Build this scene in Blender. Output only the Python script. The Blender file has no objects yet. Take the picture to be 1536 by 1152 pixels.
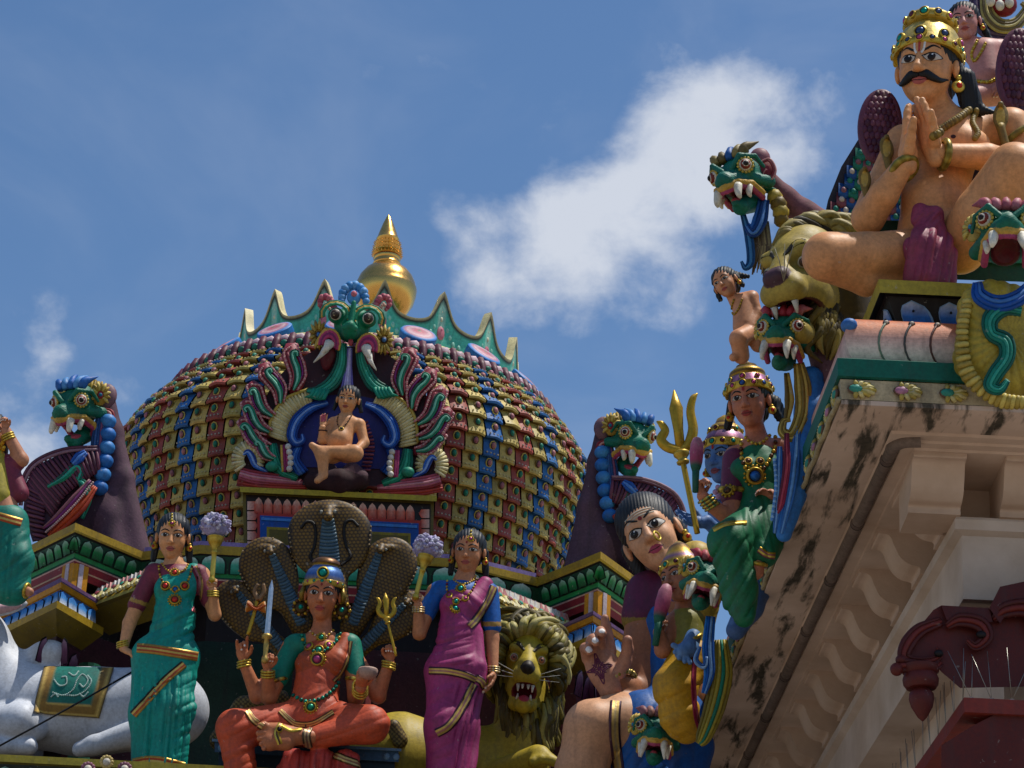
import bpy, math, random
import numpy as np
from mathutils import Vector, Matrix
from mathutils.bvhtree import BVHTree
from mathutils.geometry import delaunay_2d_cdt
random.seed(7)
RNG = np.random.default_rng(7)
scene = bpy.context.scene
COLL = scene.collection
# ---------------------------------------------------------------- camera model (photo pixels 1536 x 1152)
FPX, PITCH, ROLL = 3872.0, math.radians(24), math.radians(3)
CAM = np.array([0.0, 0.0, 1.6])
_f = np.array([0, math.cos(PITCH), math.sin(PITCH)])
_r0 = np.array([1.0, 0, 0]); _u0 = np.array([0, -math.sin(PITCH), math.cos(PITCH)])
_R = math.cos(ROLL) * _r0 + math.sin(ROLL) * _u0
_U = -math.sin(ROLL) * _r0 + math.cos(ROLL) * _u0
def ray(px, py):
    return _f + _R * ((px - 768) / FPX) + _U * ((576 - py) / FPX)
def P(px, py, Y):                       # the point at photo position px, py standing Y metres away
    d = ray(px, py); return CAM + d * (Y / d[1])
def PZ(px, py, z):                      # the point at photo position px, py lying at height z
    d = ray(px, py); return CAM + d * ((z - CAM[2]) / d[2])
def mpp(p):                             # metres per photo pixel at a world point
    return float(np.dot(np.asarray(p) - CAM, _f)) / FPX
def proj(p):
    q = np.asarray(p, float) - CAM; w = q @ _f
    return np.stack([768 + FPX * (q @ _R) / w, 576 - FPX * (q @ _U) / w], -1)
# ---------------------------------------------------------------- colours
def lin(h):
    if not isinstance(h, str): return tuple(h)
    v = [int(h[i:i + 2], 16) / 255 for i in (0, 2, 4)]
    return tuple(c / 12.92 if c <= .04045 else ((c + .055) / 1.055) ** 2.4 for c in v)
PAL = dict(skin='d79a6a', fair='dfae88', orange='d9894e', pink='d8958a', maroon='7a3444', wine='5b2c3c', red='b8433c', brick='b4503f',
    green='1d7a5e', teal='1f8f80', dkgreen='14584a', leaf='2f8a4a', blue='2f62ac', sky='5a92cf', navy='1f3f7a', yellow='c9b25a', gold='b8963f',
    ochre='a88a34', cream='dccf9f', white='e6e2da', black='141416', hair='1c2026', purple='6a4a72', mauve='7d5a66', lilac='b8aecb', grey='8d8a88',
    brown='5a3f2c', snake='8a6a38', rose='b0507a', magenta='a23a6a', coral='d8654a', bluebody='5a83ba', ash='a0a4aa', tongue='b8403c', lionc='b09c46', dark='2a2022')
def col(c): return lin(PAL.get(c, c)) if isinstance(c, str) else tuple(c)
# ---------------------------------------------------------------- materials
def newmat(name):
    m = bpy.data.materials.new(name); m.use_nodes = True
    return m, m.node_tree.nodes, m.node_tree.links, m.node_tree.nodes['Principled BSDF']
def nd(N, t, **kw):
    n = N.new(t)
    for k, v in kw.items():
        if hasattr(n, k): setattr(n, k, v)
        else: n.inputs[k.replace('_', ' ')].default_value = v
    return n
def paint_mat(name, rough=.42, metallic=0.0, wear=.5, bump=.25, spec=.3, scale=1.0, sat=1.06):
    m, N, L, B = newmat(name)
    at = nd(N, 'ShaderNodeAttribute', attribute_name='Col')
    tc = nd(N, 'ShaderNodeTexCoord')
    n1 = nd(N, 'ShaderNodeTexNoise', Scale=4.0 * scale, Detail=6.0, Roughness=.65)
    n2 = nd(N, 'ShaderNodeTexNoise', Scale=55.0 * scale, Detail=4.0, Roughness=.7)
    L.new(tc.outputs['Object'], n1.inputs['Vector']); L.new(tc.outputs['Object'], n2.inputs['Vector'])
    r1 = nd(N, 'ShaderNodeMapRange'); r1.inputs['From Min'].default_value = .3; r1.inputs['From Max'].default_value = .7
    r1.inputs['To Min'].default_value = 1 - .38 * wear; r1.inputs['To Max'].default_value = 1.12
    L.new(n1.outputs['Fac'], r1.inputs['Value'])
    r2 = nd(N, 'ShaderNodeMapRange'); r2.inputs['From Min'].default_value = .35; r2.inputs['From Max'].default_value = .6
    r2.inputs['To Min'].default_value = 1 - .35 * wear; r2.inputs['To Max'].default_value = 1.05
    L.new(n2.outputs['Fac'], r2.inputs['Value'])
    mu = nd(N, 'ShaderNodeMath', operation='MULTIPLY'); L.new(r1.outputs[0], mu.inputs[0]); L.new(r2.outputs[0], mu.inputs[1])
    vm = nd(N, 'ShaderNodeVectorMath', operation='SCALE'); hs = nd(N, 'ShaderNodeHueSaturation', Saturation=sat); L.new(at.outputs['Color'], hs.inputs['Color']); L.new(hs.outputs[0], vm.inputs[0]); L.new(mu.outputs[0], vm.inputs['Scale'])
    mp = nd(N, 'ShaderNodeMapping'); mp.inputs['Scale'].default_value = (16 * scale, 16 * scale, 1.8 * scale); L.new(tc.outputs['Object'], mp.inputs['Vector'])
    n3 = nd(N, 'ShaderNodeTexNoise', Scale=1.0, Detail=5.0, Roughness=.6); L.new(mp.outputs[0], n3.inputs['Vector'])
    r3 = nd(N, 'ShaderNodeMapRange'); r3.inputs['From Min'].default_value = .5; r3.inputs['From Max'].default_value = .72; r3.inputs['To Max'].default_value = .55 * wear; L.new(n3.outputs['Fac'], r3.inputs['Value'])
    m3 = nd(N, 'ShaderNodeMix', data_type='RGBA'); L.new(r3.outputs[0], m3.inputs[0]); L.new(vm.outputs[0], m3.inputs[6]); m3.inputs[7].default_value = (.035, .03, .027, 1)
    n4 = nd(N, 'ShaderNodeTexNoise', Scale=30.0 * scale, Detail=7.0, Roughness=.6, Distortion=.4); L.new(tc.outputs['Object'], n4.inputs['Vector'])
    r4 = nd(N, 'ShaderNodeMapRange'); r4.inputs['From Min'].default_value = .66; r4.inputs['From Max'].default_value = .70; r4.inputs['To Max'].default_value = .55 * wear; L.new(n4.outputs['Fac'], r4.inputs['Value'])
    m4 = nd(N, 'ShaderNodeMix', data_type='RGBA'); L.new(r4.outputs[0], m4.inputs[0]); L.new(m3.outputs[2], m4.inputs[6]); m4.inputs[7].default_value = (.42, .38, .33, 1)
    L.new(m4.outputs[2], B.inputs['Base Color'])
    rr = nd(N, 'ShaderNodeMapRange'); rr.inputs['To Min'].default_value = rough - .08; rr.inputs['To Max'].default_value = rough + .2
    L.new(n2.outputs['Fac'], rr.inputs['Value']); L.new(rr.outputs[0], B.inputs['Roughness'])
    B.inputs['Metallic'].default_value = metallic; B.inputs['Specular IOR Level'].default_value = spec
    if bump:
        b = nd(N, 'ShaderNodeBump', Strength=bump, Distance=.004); L.new(n2.outputs['Fac'], b.inputs['Height']); L.new(b.outputs[0], B.inputs['Normal'])
    return m
M_PAINT = paint_mat('painted_plaster', rough=.48, wear=.65, bump=.35)
M_SKIN = paint_mat('painted_skin', rough=.45, wear=.5, bump=.22, spec=.28, sat=.98)
M_ROUGH = paint_mat('weathered_plaster', rough=.75, wear=.75, bump=.5, spec=.25)
M_GOLD = paint_mat('gold_leaf', rough=.2, metallic=1.0, wear=.1, bump=.03, sat=1.0)
M_GILT = paint_mat('gilded_paint', rough=.33, metallic=.55, wear=.45, bump=.25)
M_STEEL = paint_mat('bare_steel', rough=.3, metallic=.9, wear=.3, bump=.05)
# ---------------------------------------------------------------- objects
def tag(o, label=None, cat=None, group=None, kind=None):
    for k, v in (('label', label), ('category', cat), ('group', group), ('kind', kind)):
        if v: o[k] = v
    return o
def empty(name, loc, label, cat, group=None):
    o = bpy.data.objects.new(name, None); COLL.objects.link(o)
    o.location = Vector([float(v) for v in loc]); o.empty_display_size = .1
    return tag(o, label, cat, group)
def mesh_obj(name, V, faces, C, mat, parent=None, origin=None, smooth=True):
    V = np.asarray(V, dtype=np.float32)
    org = np.zeros(3) if origin is None else np.asarray(origin, float)
    V = V - org.astype(np.float32)
    me = bpy.data.meshes.new(name)
    me.vertices.add(len(V)); me.vertices.foreach_set('co', V.ravel())
    if isinstance(faces, np.ndarray):
        n, k = faces.shape
        me.loops.add(n * k); me.loops.foreach_set('vertex_index', faces.astype(np.int32).ravel())
        me.polygons.add(n); me.polygons.foreach_set('loop_start', np.arange(0, n * k, k, dtype=np.int32))
        try: me.polygons.foreach_set('loop_total', np.full(n, k, dtype=np.int32))
        except Exception: pass
    else:
        tot = np.array([len(f) for f in faces], dtype=np.int32)
        me.loops.add(int(tot.sum())); me.loops.foreach_set('vertex_index', np.fromiter((i for f in faces for i in f), dtype=np.int32))
        me.polygons.add(len(tot)); me.polygons.foreach_set('loop_start', np.concatenate([[0], np.cumsum(tot)[:-1]]).astype(np.int32))
        try: me.polygons.foreach_set('loop_total', tot)
        except Exception: pass
    me.update(calc_edges=True); me.validate()
    if C is not None:
        C = np.asarray(C, dtype=np.float32)
        if C.ndim == 1: C = np.tile(C, (len(V), 1))
        ca = me.color_attributes.new('Col', 'FLOAT_COLOR', 'POINT')
        ca.data.foreach_set('color', np.concatenate([C[:, :3], np.ones((len(V), 1), np.float32)], 1).ravel())
    me.polygons.foreach_set('use_smooth', np.full(len(me.polygons), smooth, dtype=bool))
    me.materials.append(mat)
    o = bpy.data.objects.new(name, me); COLL.objects.link(o)
    o.location = Vector([float(v) for v in org])
    if parent is not None:
        o.parent = parent
        q = parent; off = Vector((0, 0, 0))
        while q is not None: off += q.location; q = q.parent
        o.location = o.location - off
    return o
def copy_tree(o, parent=None):
    c = o.copy(); COLL.objects.link(c)
    if parent is not None: c.parent = parent
    for ch in list(o.children): copy_tree(ch, c)
    return c
# ---------------------------------------------------------------- plain mesh builder
def smoothline(pts, n=8):
    """Catmull-Rom through points of any dimension."""
    p = np.asarray(pts, float)
    if len(p) < 3: return np.linspace(p[0], p[-1], n + 1)
    q = np.vstack([2 * p[0] - p[1], p, 2 * p[-1] - p[-2]]); out = []
    for i in range(len(p) - 1):
        a, b, c, d = q[i:i + 4]
        for t in np.arange(n) / n:
            out.append(.5 * ((2 * b) + (c - a) * t + (2 * a - 5 * b + 4 * c - d) * t * t + (3 * b - a - 3 * c + d) * t ** 3))
    out.append(p[-1]); return np.array(out)
def unit(v):
    v = np.asarray(v, float); n = np.linalg.norm(v); return v / n if n > 1e-12 else v
class MB:
    def __init__(s): s.V = []; s.F = []; s.C = []
    def add(s, V, F, c):
        o = len(s.V); s.V.extend(map(tuple, V)); c = col(c) if isinstance(c, str) else c
        c = np.asarray(c, float)
        s.C.extend([tuple(c)] * len(V) if c.ndim == 1 else map(tuple, c))
        s.F.extend([tuple(i + o for i in f) for f in F]); return s
    def sphere(s, c, r, cl, n=8, m=6, axes=None):
        r = np.broadcast_to(np.asarray(r, float), (3,)); V = [(0, 0, 1)]
        for i in range(1, m):
            a = math.pi * i / m
            for j in range(n):
                b = 2 * math.pi * j / n; V.append((math.sin(a) * math.cos(b), math.sin(a) * math.sin(b), math.cos(a)))
        V.append((0, 0, -1)); V = np.array(V) * r
        if axes is not None: V = V @ np.asarray(axes, float)
        F = [(0, 1 + j, 1 + (j + 1) % n) for j in range(n)]
        for i in range(m - 2):
            for j in range(n):
                a = 1 + i * n + j; b = 1 + i * n + (j + 1) % n; F.append((a, a + n, b + n, b))
        e = len(V) - 1; k = 1 + (m - 2) * n
        F += [(k + (j + 1) % n, k + j, e) for j in range(n)]
        return s.add(V + np.asarray(c, float), F, cl)
    def tube(s, pts, r, cl, n=8, flat=None, up=None, cap=True):
        """sweep; r scalar or per-point; flat=(axis, factor) squashes the section along a world axis"""
        p = np.asarray(pts, float); r = np.broadcast_to(np.asarray(r, float), (len(p),))
        T = np.gradient(p, axis=0); V = []
        nrm = None
        for i in range(len(p)):
            t = unit(T[i])
            if nrm is None:
                h = np.array(up if up is not None else ((0, 1, 0) if abs(t[1]) < .9 else (1, 0, 0)), float)
                nrm = unit(h - t * (h @ t))
            else: nrm = unit(nrm - t * (nrm @ t))
            b = np.cross(t, nrm)
            for j in range(n):
                a = 2 * math.pi * j / n; o = (nrm * math.cos(a) + b * math.sin(a)) * r[i]
                if flat is not None: ax = np.asarray(flat[0], float); o = o - ax * (o @ ax) * (1 - flat[1])
                V.append(p[i] + o)
        F = []
        for i in range(len(p) - 1):
            for j in range(n):
                a = i * n + j; b = i * n + (j + 1) % n; F.append((a, b, b + n, a + n))
        if cap: F.append(tuple(range(n))[::-1]); F.append(tuple(range((len(p) - 1) * n, len(p) * n)))
        c = cl
        if not isinstance(cl, str) and np.asarray(cl).ndim == 2: c = np.repeat(np.asarray(cl, float), n, 0)
        return s.add(V, F, c)
    def box(s, c, h, cl, axes=None):
        V = np.array([(x, y, z) for x in (-1, 1) for y in (-1, 1) for z in (-1, 1)], float) * np.asarray(h, float)
        if axes is not None: V = V @ np.asarray(axes, float)
        return s.add(V + np.asarray(c, float), [(0, 1, 3, 2), (4, 6, 7, 5), (0, 4, 5, 1), (2, 3, 7, 6), (0, 2, 6, 4), (1, 5, 7, 3)], cl)
    def lathe(s, o, axis, prof, n=32, cap=True, rscale=None):
        """prof: (r, h, colour); axis unit vector"""
        ax = unit(axis); h0 = np.array((1, 0, 0)) if abs(ax[0]) < .9 else np.array((0, 1, 0))
        e1 = unit(h0 - ax * (h0 @ ax)); e2 = np.cross(ax, e1); V = []; C = []
        for r, h, c in prof:
            for j in range(n):
                a = 2 * math.pi * j / n
                k = 1 if rscale is None else rscale(a, h)
                V.append(np.asarray(o) + ax * h + (e1 * math.cos(a) + e2 * math.sin(a)) * r * k); C.append(col(c))
        F = []
        for i in range(len(prof) - 1):
            for j in range(n):
                a = i * n + j; b = i * n + (j + 1) % n; F.append((a, b, b + n, a + n))
        if cap: F.append(tuple(range(n))[::-1]); F.append(tuple(range((len(prof) - 1) * n, len(prof) * n)))
        return s.add(V, F, np.array(C))
    def prism(s, poly, vec, cl, side=None, bevel=0):
        """planar polygon (list of world points) extruded by vec; colours for the caps and the side"""
        p = np.asarray(poly, float); n = len(p); v = np.asarray(vec, float)
        s.add(p + v, [tuple(range(n))], cl); s.add(p, [tuple(range(n))[::-1]], cl)
        s.add(np.vstack([p, p + v]), [(i, (i + 1) % n, (i + 1) % n + n, i + n) for i in range(n)], side or cl); return s
    def build(s, name, mat, parent=None, origin=None, smooth=True, angle=None):
        if origin is None and parent is not None:
            q = parent; off = Vector((0, 0, 0))
            while q is not None: off += q.location; q = q.parent
            origin = tuple(off)
        o = mesh_obj(name, s.V, s.F, np.array(s.C), mat, parent, origin, smooth)
        if smooth and angle: o.data.set_sharp_from_angle(angle=math.radians(angle))
        return o
# ---------------------------------------------------------------- signed distance sculpting
def pd(pr, X, Y, Z):
    t = pr['t']
    if t == 'c':
        a, b, ra, rb = pr['a'], pr['b'], pr['ra'], pr['rb']; ba = b - a; L2 = float(ba @ ba) + 1e-12
        x, y, z = X - a[0], Y - a[1], Z - a[2]
        h = np.clip((x * ba[0] + y * ba[1] + z * ba[2]) / L2, 0, 1)
        return np.sqrt((x - h * ba[0]) ** 2 + (y - h * ba[1]) ** 2 + (z - h * ba[2]) ** 2) - (ra + (rb - ra) * h)
    c, r, A = pr['c'], pr['r'], pr['A']
    x, y, z = X - c[0], Y - c[1], Z - c[2]
    u = A[0][0] * x + A[0][1] * y + A[0][2] * z; v = A[1][0] * x + A[1][1] * y + A[1][2] * z; w = A[2][0] * x + A[2][1] * y + A[2][2] * z
    if t == 'b':
        q = pr['q']
        a, b_, c_ = np.abs(u) - r[0] + q, np.abs(v) - r[1] + q, np.abs(w) - r[2] + q
        return np.sqrt(np.maximum(a, 0) ** 2 + np.maximum(b_, 0) ** 2 + np.maximum(c_, 0) ** 2) + np.minimum(np.maximum(a, np.maximum(b_, c_)), 0) - q
    k0 = np.sqrt((u / r[0]) ** 2 + (v / r[1]) ** 2 + (w / r[2]) ** 2)
    k1 = np.sqrt((u / r[0] ** 2) ** 2 + (v / r[1] ** 2) ** 2 + (w / r[2] ** 2) ** 2) + 1e-9
    return k0 * (k0 - 1) / k1
def pbb(pr):
    if pr['t'] == 'c':
        R = max(pr['ra'], pr['rb']); return np.minimum(pr['a'], pr['b']) - R, np.maximum(pr['a'], pr['b']) + R
    ext = np.sqrt(((pr['A'] * np.asarray(pr['r'])[:, None]) ** 2).sum(0)) if pr['t'] == 'e' else (np.abs(pr['A']) * np.asarray(pr['r'])[:, None]).sum(0)
    return pr['c'] - ext, pr['c'] + ext
def sculpt(prims, vox, smooth=2):
    solid = [p for p in prims if p['op'] == 1]
    lo = np.min([pbb(p)[0] for p in solid], 0) - 3 * vox; hi = np.max([pbb(p)[1] for p in solid], 0) + 3 * vox
    n = np.ceil((hi - lo) / vox).astype(int) + 1
    ax = [(lo[i] + vox * np.arange(n[i])).astype(np.float32) for i in range(3)]
    D = np.full(n, 8 * vox, np.float32)
    for p in prims:
        if p['op'] == 0: continue
        a, b = pbb(p); m = p['k'] + 3 * vox
        i0 = np.clip(np.floor((a - m - lo) / vox).astype(int), 0, n); i1 = np.clip(np.ceil((b + m - lo) / vox).astype(int) + 1, 0, n)
        if np.any(i1 <= i0): continue
        sl = tuple(slice(i0[i], i1[i]) for i in range(3))
        d = pd(p, ax[0][sl[0]][:, None, None], ax[1][sl[1]][None, :, None], ax[2][sl[2]][None, None, :]).astype(np.float32)
        k = max(p['k'], 1e-6); E = D[sl]
        if p['op'] == 1:
            h = np.maximum(k - np.abs(E - d), 0) / k; D[sl] = np.minimum(E, d) - h * h * k * .25
        else:
            h = np.maximum(k - np.abs(E + d), 0) / k; D[sl] = np.maximum(E, -d) + h * h * k * .25
    I = D < 0
    c = I[:-1, :-1, :-1].astype(np.uint8)
    tot = np.zeros_like(c)
    for dx in (0, 1):
        for dy in (0, 1):
            for dz in (0, 1):
                tot += I[dx:n[0] - 1 + dx, dy:n[1] - 1 + dy, dz:n[2] - 1 + dz]
    act = np.argwhere((tot > 0) & (tot < 8))
    idx = np.full(tot.shape, -1, np.int32); idx[act[:, 0], act[:, 1], act[:, 2]] = np.arange(len(act))
    cn = np.array([(x, y, z) for x in (0, 1) for y in (0, 1) for z in (0, 1)])
    val = np.stack([D[act[:, 0] + q[0], act[:, 1] + q[1], act[:, 2] + q[2]] for q in cn], 1)
    acc = np.zeros((len(act), 3), np.float32); cnt = np.zeros(len(act), np.float32)
    for i in range(8):
        for j in range(i + 1, 8):
            if np.abs(cn[i] - cn[j]).sum() != 1: continue
            s = (val[:, i] < 0) != (val[:, j] < 0)
            t = np.where(s, val[:, i] / np.where(s, val[:, i] - val[:, j], 1), 0)
            acc += np.where(s[:, None], cn[i] + t[:, None] * (cn[j] - cn[i]), 0); cnt += s
    V = (act + acc / np.maximum(cnt, 1)[:, None]) * vox + lo
    Q = []
    for axn in range(3):
        o1, o2 = [(1, 2), (2, 0), (0, 1)][axn]
        sl0 = [slice(None)] * 3; sl1 = [slice(None)] * 3; sl0[axn] = slice(0, -1); sl1[axn] = slice(1, None)
        a, b = I[tuple(sl0)], I[tuple(sl1)]; e = np.argwhere(a != b)
        e = e[(e[:, o1] > 0) & (e[:, o2] > 0) & (e[:, o1] < n[o1] - 1) & (e[:, o2] < n[o2] - 1)]
        def at(d1, d2):
            q = e.copy(); q[:, o1] -= d1; q[:, o2] -= d2; return idx[q[:, 0], q[:, 1], q[:, 2]]
        q = np.stack([at(1, 1), at(0, 1), at(0, 0), at(1, 0)], 1); fl = ~a[e[:, 0], e[:, 1], e[:, 2]]
        q[fl] = q[fl][:, ::-1]; Q.append(q)
    Q = np.concatenate(Q); Q = Q[(Q >= 0).all(1)]
    for _ in range(smooth):
        S = np.zeros_like(V); c2 = np.zeros(len(V), np.float32)
        for i in range(4):
            a, b = Q[:, i], Q[:, (i + 1) % 4]
            np.add.at(S, a, V[b]); np.add.at(S, b, V[a]); np.add.at(c2, a, 1); np.add.at(c2, b, 1)
        V = V * .45 + .55 * S / np.maximum(c2, 1)[:, None]
    best = np.full(len(V), 1e9, np.float32); C = np.zeros((len(V), 3), np.float32)
    for p in prims:
        if p['op'] == -1: continue
        d = pd(p, V[:, 0], V[:, 1], V[:, 2])
        m = d < 0 if p['op'] == 0 else d < best
        if p['op'] == 1: best = np.where(m, d, best)
        C[m] = p['col']
    return V, Q, C
def vnormals(V, Q):
    n = np.cross(V[Q[:, 2]] - V[Q[:, 0]], V[Q[:, 3]] - V[Q[:, 1]]); N = np.zeros_like(V)
    for i in range(4): np.add.at(N, Q[:, i], n)
    return N / np.maximum(np.linalg.norm(N, axis=1), 1e-12)[:, None]
def rotm(yaw=0, pitch=0, roll=0):
    """rows: local right, forward, up in world; yaw>0 turns the face to the photo's right, pitch>0 down, roll>0 clockwise as seen"""
    y, p, r = map(math.radians, (yaw, pitch, roll))
    R0 = np.array([[1, 0, 0], [0, -1, 0], [0, 0, 1.0]])      # right, toward the viewer, up
    Ry = np.array([[math.cos(y), math.sin(y), 0], [-math.sin(y), math.cos(y), 0], [0, 0, 1]])
    f = R0[1]; rt = R0[0]; up = R0[2]
    def rot(v, axis, a):
        axis = unit(axis); return v * math.cos(a) + np.cross(axis, v) * math.sin(a) + axis * (axis @ v) * (1 - math.cos(a))
    A = [rt, f, up]
    A = [rot(v, np.array((0, 0, 1.0)), y) for v in A]
    A = [rot(v, A[0], p) for v in A]
    ax = A[1]
    A = [rot(v, ax, -r) for v in A]
    return np.array(A)
class Fig:
    """one thing drawn over the photo: px, py in photo pixels, d pixels towards the viewer from the plane Y"""
    def __init__(s, name, label, cat, px, py, Y, group=None, root=True):
        s.Y = Y; s.o = P(px, py, Y); s.s = mpp(s.o); s.bvh = []; s.rootpos = s.o
        s.root = empty(name, s.o, label, cat, group) if root else None
    def p(s, px, py, d=0): return P(px, py, s.Y - d * s.s)
    def L(s, c, *pts, k=2.0, op=1):
        out = []; pts = [tuple(q) for q in pts]
        if len(pts) == 1: pts = pts * 2
        for a, b in zip(pts[:-1], pts[1:]):
            out.append(dict(t='c', a=s.p(*a[:3]), b=s.p(*b[:3]), ra=a[3] * s.s, rb=b[3] * s.s, k=k * s.s, op=op, col=np.array(col(c))))
        return out
    def E(s, c, at, r, k=2.0, op=1, A=None, rot=(0, 0, 0), t='e', q=1.0):
        r = (r, r, r) if not isinstance(r, (tuple, list)) else r
        return [dict(t=t, c=s.p(*at), r=np.array(r, float) * s.s, A=rotm(*rot) if A is None else A, k=k * s.s, op=op, col=np.array(col(c)), q=q * s.s)]
    def sdf(s, name, chunks, mat=None, parent=None, smooth=2, hit=True, disp=None, tint=None):
        """chunks: list of (prims, voxel px); one object"""
        Vs, Qs, Cs, n = [], [], [], 0
        for prims, vox in chunks:
            V, Q, C = sculpt(prims, vox * s.s, smooth)
            Vs.append(V); Qs.append(Q + n); Cs.append(C); n += len(V)
        V, Q, C = np.vstack(Vs), np.vstack(Qs), np.vstack(Cs)
        if disp is not None:
            V = V + vnormals(V, Q) * (disp(proj(V), V) * s.s)[:, None]
        if tint is not None: C = tint(proj(V), V, C)
        if hit: s.bvh.append(BVHTree.FromPolygons(V.tolist(), Q.tolist()))
        o = mesh_obj(name, V, Q, C, mat or M_PAINT, parent or s.root, s.rootpos)
        if name in ('body', 'head', 'beast_mask'): s.bodyobj = o
        return o
    def cast(s, o, d):
        best = None
        for b in s.bvh:
            h = b.ray_cast(Vector(o), Vector(d))
            if h[0] is not None and (best is None or h[3] < best[2]): best = (np.array(h[0]), np.array(h[1]), h[3])
        return best
    def hit(s, px, py, d=0):
        r = unit(ray(px, py)); h = s.cast(CAM, r)
        return (h[0], -unit(h[1]) if (h[1] @ r) > 0 else h[1]) if h else None
    # --- things lying on the surface already made
    def patch(s, mb, poly, c, lift=.5, mapf=None, step=None, n=None):
        poly = np.asarray(poly, float)
        if n: poly = np.vstack([smoothline(np.vstack([poly, poly[:1]]), n)])[:-1]
        ext = (poly.max(0) - poly.min(0)).max(); step = step or ext / 10; f = mapf or s.hit
        B = []
        for a, b in zip(poly, np.roll(poly, -1, 0)):
            m = max(1, int(np.linalg.norm(b - a) / step)); B += [a + (b - a) * i / m for i in range(m)]
        nb = len(B); g0 = poly.min(0)
        for x in np.arange(g0[0] + step / 2, poly[:, 0].max(), step):
            for y in np.arange(g0[1] + step / 2, poly[:, 1].max(), step): B.append(np.array((x, y)))
        vs, es, fs, *_ = delaunay_2d_cdt([Vector(b) for b in B], [], [list(range(nb))], 1, 1e-6)
        W = []; last = None; N = []
        for v in vs:
            h = f(v[0], v[1]); W.append(h[0] if h else None); N.append(h[1] if h else None)
        good = [(i, w) for i, w in enumerate(W) if w is not None]
        if not good: return mb
        for i, w in enumerate(W):
            if w is None:
                j = min(good, key=lambda g: (vs[g[0]] - vs[i]).length)[0]; W[i] = W[j]; N[i] = N[j]
        V = [w + nn * lift * s.s for w, nn in zip(W, N)]
        fl = []
        for t in fs:
            a, b, c_ = (V[i] for i in t[:3]); nn = np.cross(b - a, c_ - a)
            fl.append(tuple(t) if nn @ N[t[0]] > 0 else tuple(t)[::-1])
        return mb.add(V, fl, c)
    def ribbon(s, mb, pts, w, cols, lift=.8, n=6, mapf=None):
        """band along pts (px); cols: colours across, edge to edge"""
        L = smoothline([tuple(q)[:2] for q in pts], n); T = np.gradient(L, axis=0); T /= np.linalg.norm(T, axis=1)[:, None] + 1e-9
        Nn = np.stack([-T[:, 1], T[:, 0]], 1); m = len(cols); f = mapf or s.hit
        w = np.interp(np.linspace(0, 1, len(L)), np.linspace(0, 1, len(np.atleast_1d(w))), np.atleast_1d(w))
        offs = [-.5]; cc = [cols[0]]; lf = [-.4]
        for i, c in enumerate(cols):
            a, b = i / m - .5, (i + 1) / m - .5
            offs += [a + .012, b - .012]; cc += [c, c]; lf += [lift, lift]
        offs.append(.5); cc.append(cols[-1]); lf.append(-.4); K = len(offs)
        V, C, ok = [], [], []
        for i in range(len(L)):
            prev = None
            row = []
            for o, c, l in zip(offs, cc, lf):
                q = L[i] + Nn[i] * o * w[i]; h = f(q[0], q[1])
                row.append((h, l, c))
            good = [r[0] for r in row if r[0]]
            for h, l, c in row:
                if h is None: h = good[0] if good else None
                if h is None: V.append((0, 0, 0)); ok.append(False)
                else: V.append(h[0] + h[1] * l * s.s); ok.append(True)
                C.append(col(c))
        F = []; A = np.array(V, float)
        for i in range(len(L) - 1):
            for j in range(K - 1):
                a = i * K + j; q = (a, a + 1, a + 1 + K, a + K)
                if all(ok[t] for t in q) and max(np.linalg.norm(A[q[0]] - A[q[2]]), np.linalg.norm(A[q[1]] - A[q[3]])) < 14 * s.s + 2.2 * w.max() * s.s / m: F.append(q)
        return mb.add(V, F, np.array(C))
    def chain(s, mb, pts, r, cols, gap=1.9, lift=.4, n=8, mapf=None, sq=1):
        L = smoothline([tuple(q)[:2] for q in pts], n); seg = np.linalg.norm(np.diff(L, axis=0), axis=1); cum = np.concatenate([[0], np.cumsum(seg)])
        m = max(2, int(cum[-1] / (r * gap)) + 1); f = mapf or s.hit
        for i, t in enumerate(np.linspace(0, cum[-1], m)):
            q = np.array([np.interp(t, cum, L[:, 0]), np.interp(t, cum, L[:, 1])]); h = f(q[0], q[1])
            if h: mb.sphere(h[0] + h[1] * lift * r * s.s, r * s.s, cols[i % len(cols)], 7, 5)
        return mb
    def gem(s, mb, px, py, r, c, rim='gold', lift=.3, beads=0, mapf=None):
        h = (mapf or s.hit)(px, py)
        if not h: return mb
        nn = unit(h[1]); e1 = unit(np.cross(nn, (0.1, .2, 1))); e2 = np.cross(nn, e1); A = np.array([e1, e2, nn]); R = r * s.s
        mb.lathe(h[0] - nn * R * .3, nn, [(R, 0, rim), (R, R * .5, rim), (R * .86, R * .72, rim), (R * .62, R * .55, 'dark')], 14)
        mb.sphere(h[0] + nn * R * .12, (R * .62, R * .62, R * .5), c, 10, 6, A)
        for i in range(beads):
            a = 2 * math.pi * i / beads; mb.sphere(h[0] + (e1 * math.cos(a) + e2 * math.sin(a)) * R * 1.12, R * 2.6 / beads, rim, 6, 5)
        return mb
    def ring(s, mb, at, axis, R, r, cols, n=24, m=7, squash=1.0):
        """bangle round a limb; axis in (right, toward, up)"""
        c = at if isinstance(at, np.ndarray) else s.p(*at)
        c = np.asarray(c); ax = unit(np.array([axis[0], -axis[1], axis[2]])); h = np.array((0, 0, 1.0)) if abs(ax[2]) < .9 else np.array((1.0, 0, 0))
        e1 = unit(np.cross(ax, h)); e2 = np.cross(ax, e1); V = []; C = []
        for i in range(n):
            a = 2 * math.pi * i / n; e = e1 * math.cos(a) + e2 * math.sin(a)
            for j in range(m):
                b = 2 * math.pi * j / m; V.append(c + e * (R + r * math.cos(b)) * s.s + ax * r * squash * math.sin(b) * s.s); C.append(col(cols[i % len(cols)]))
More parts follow.
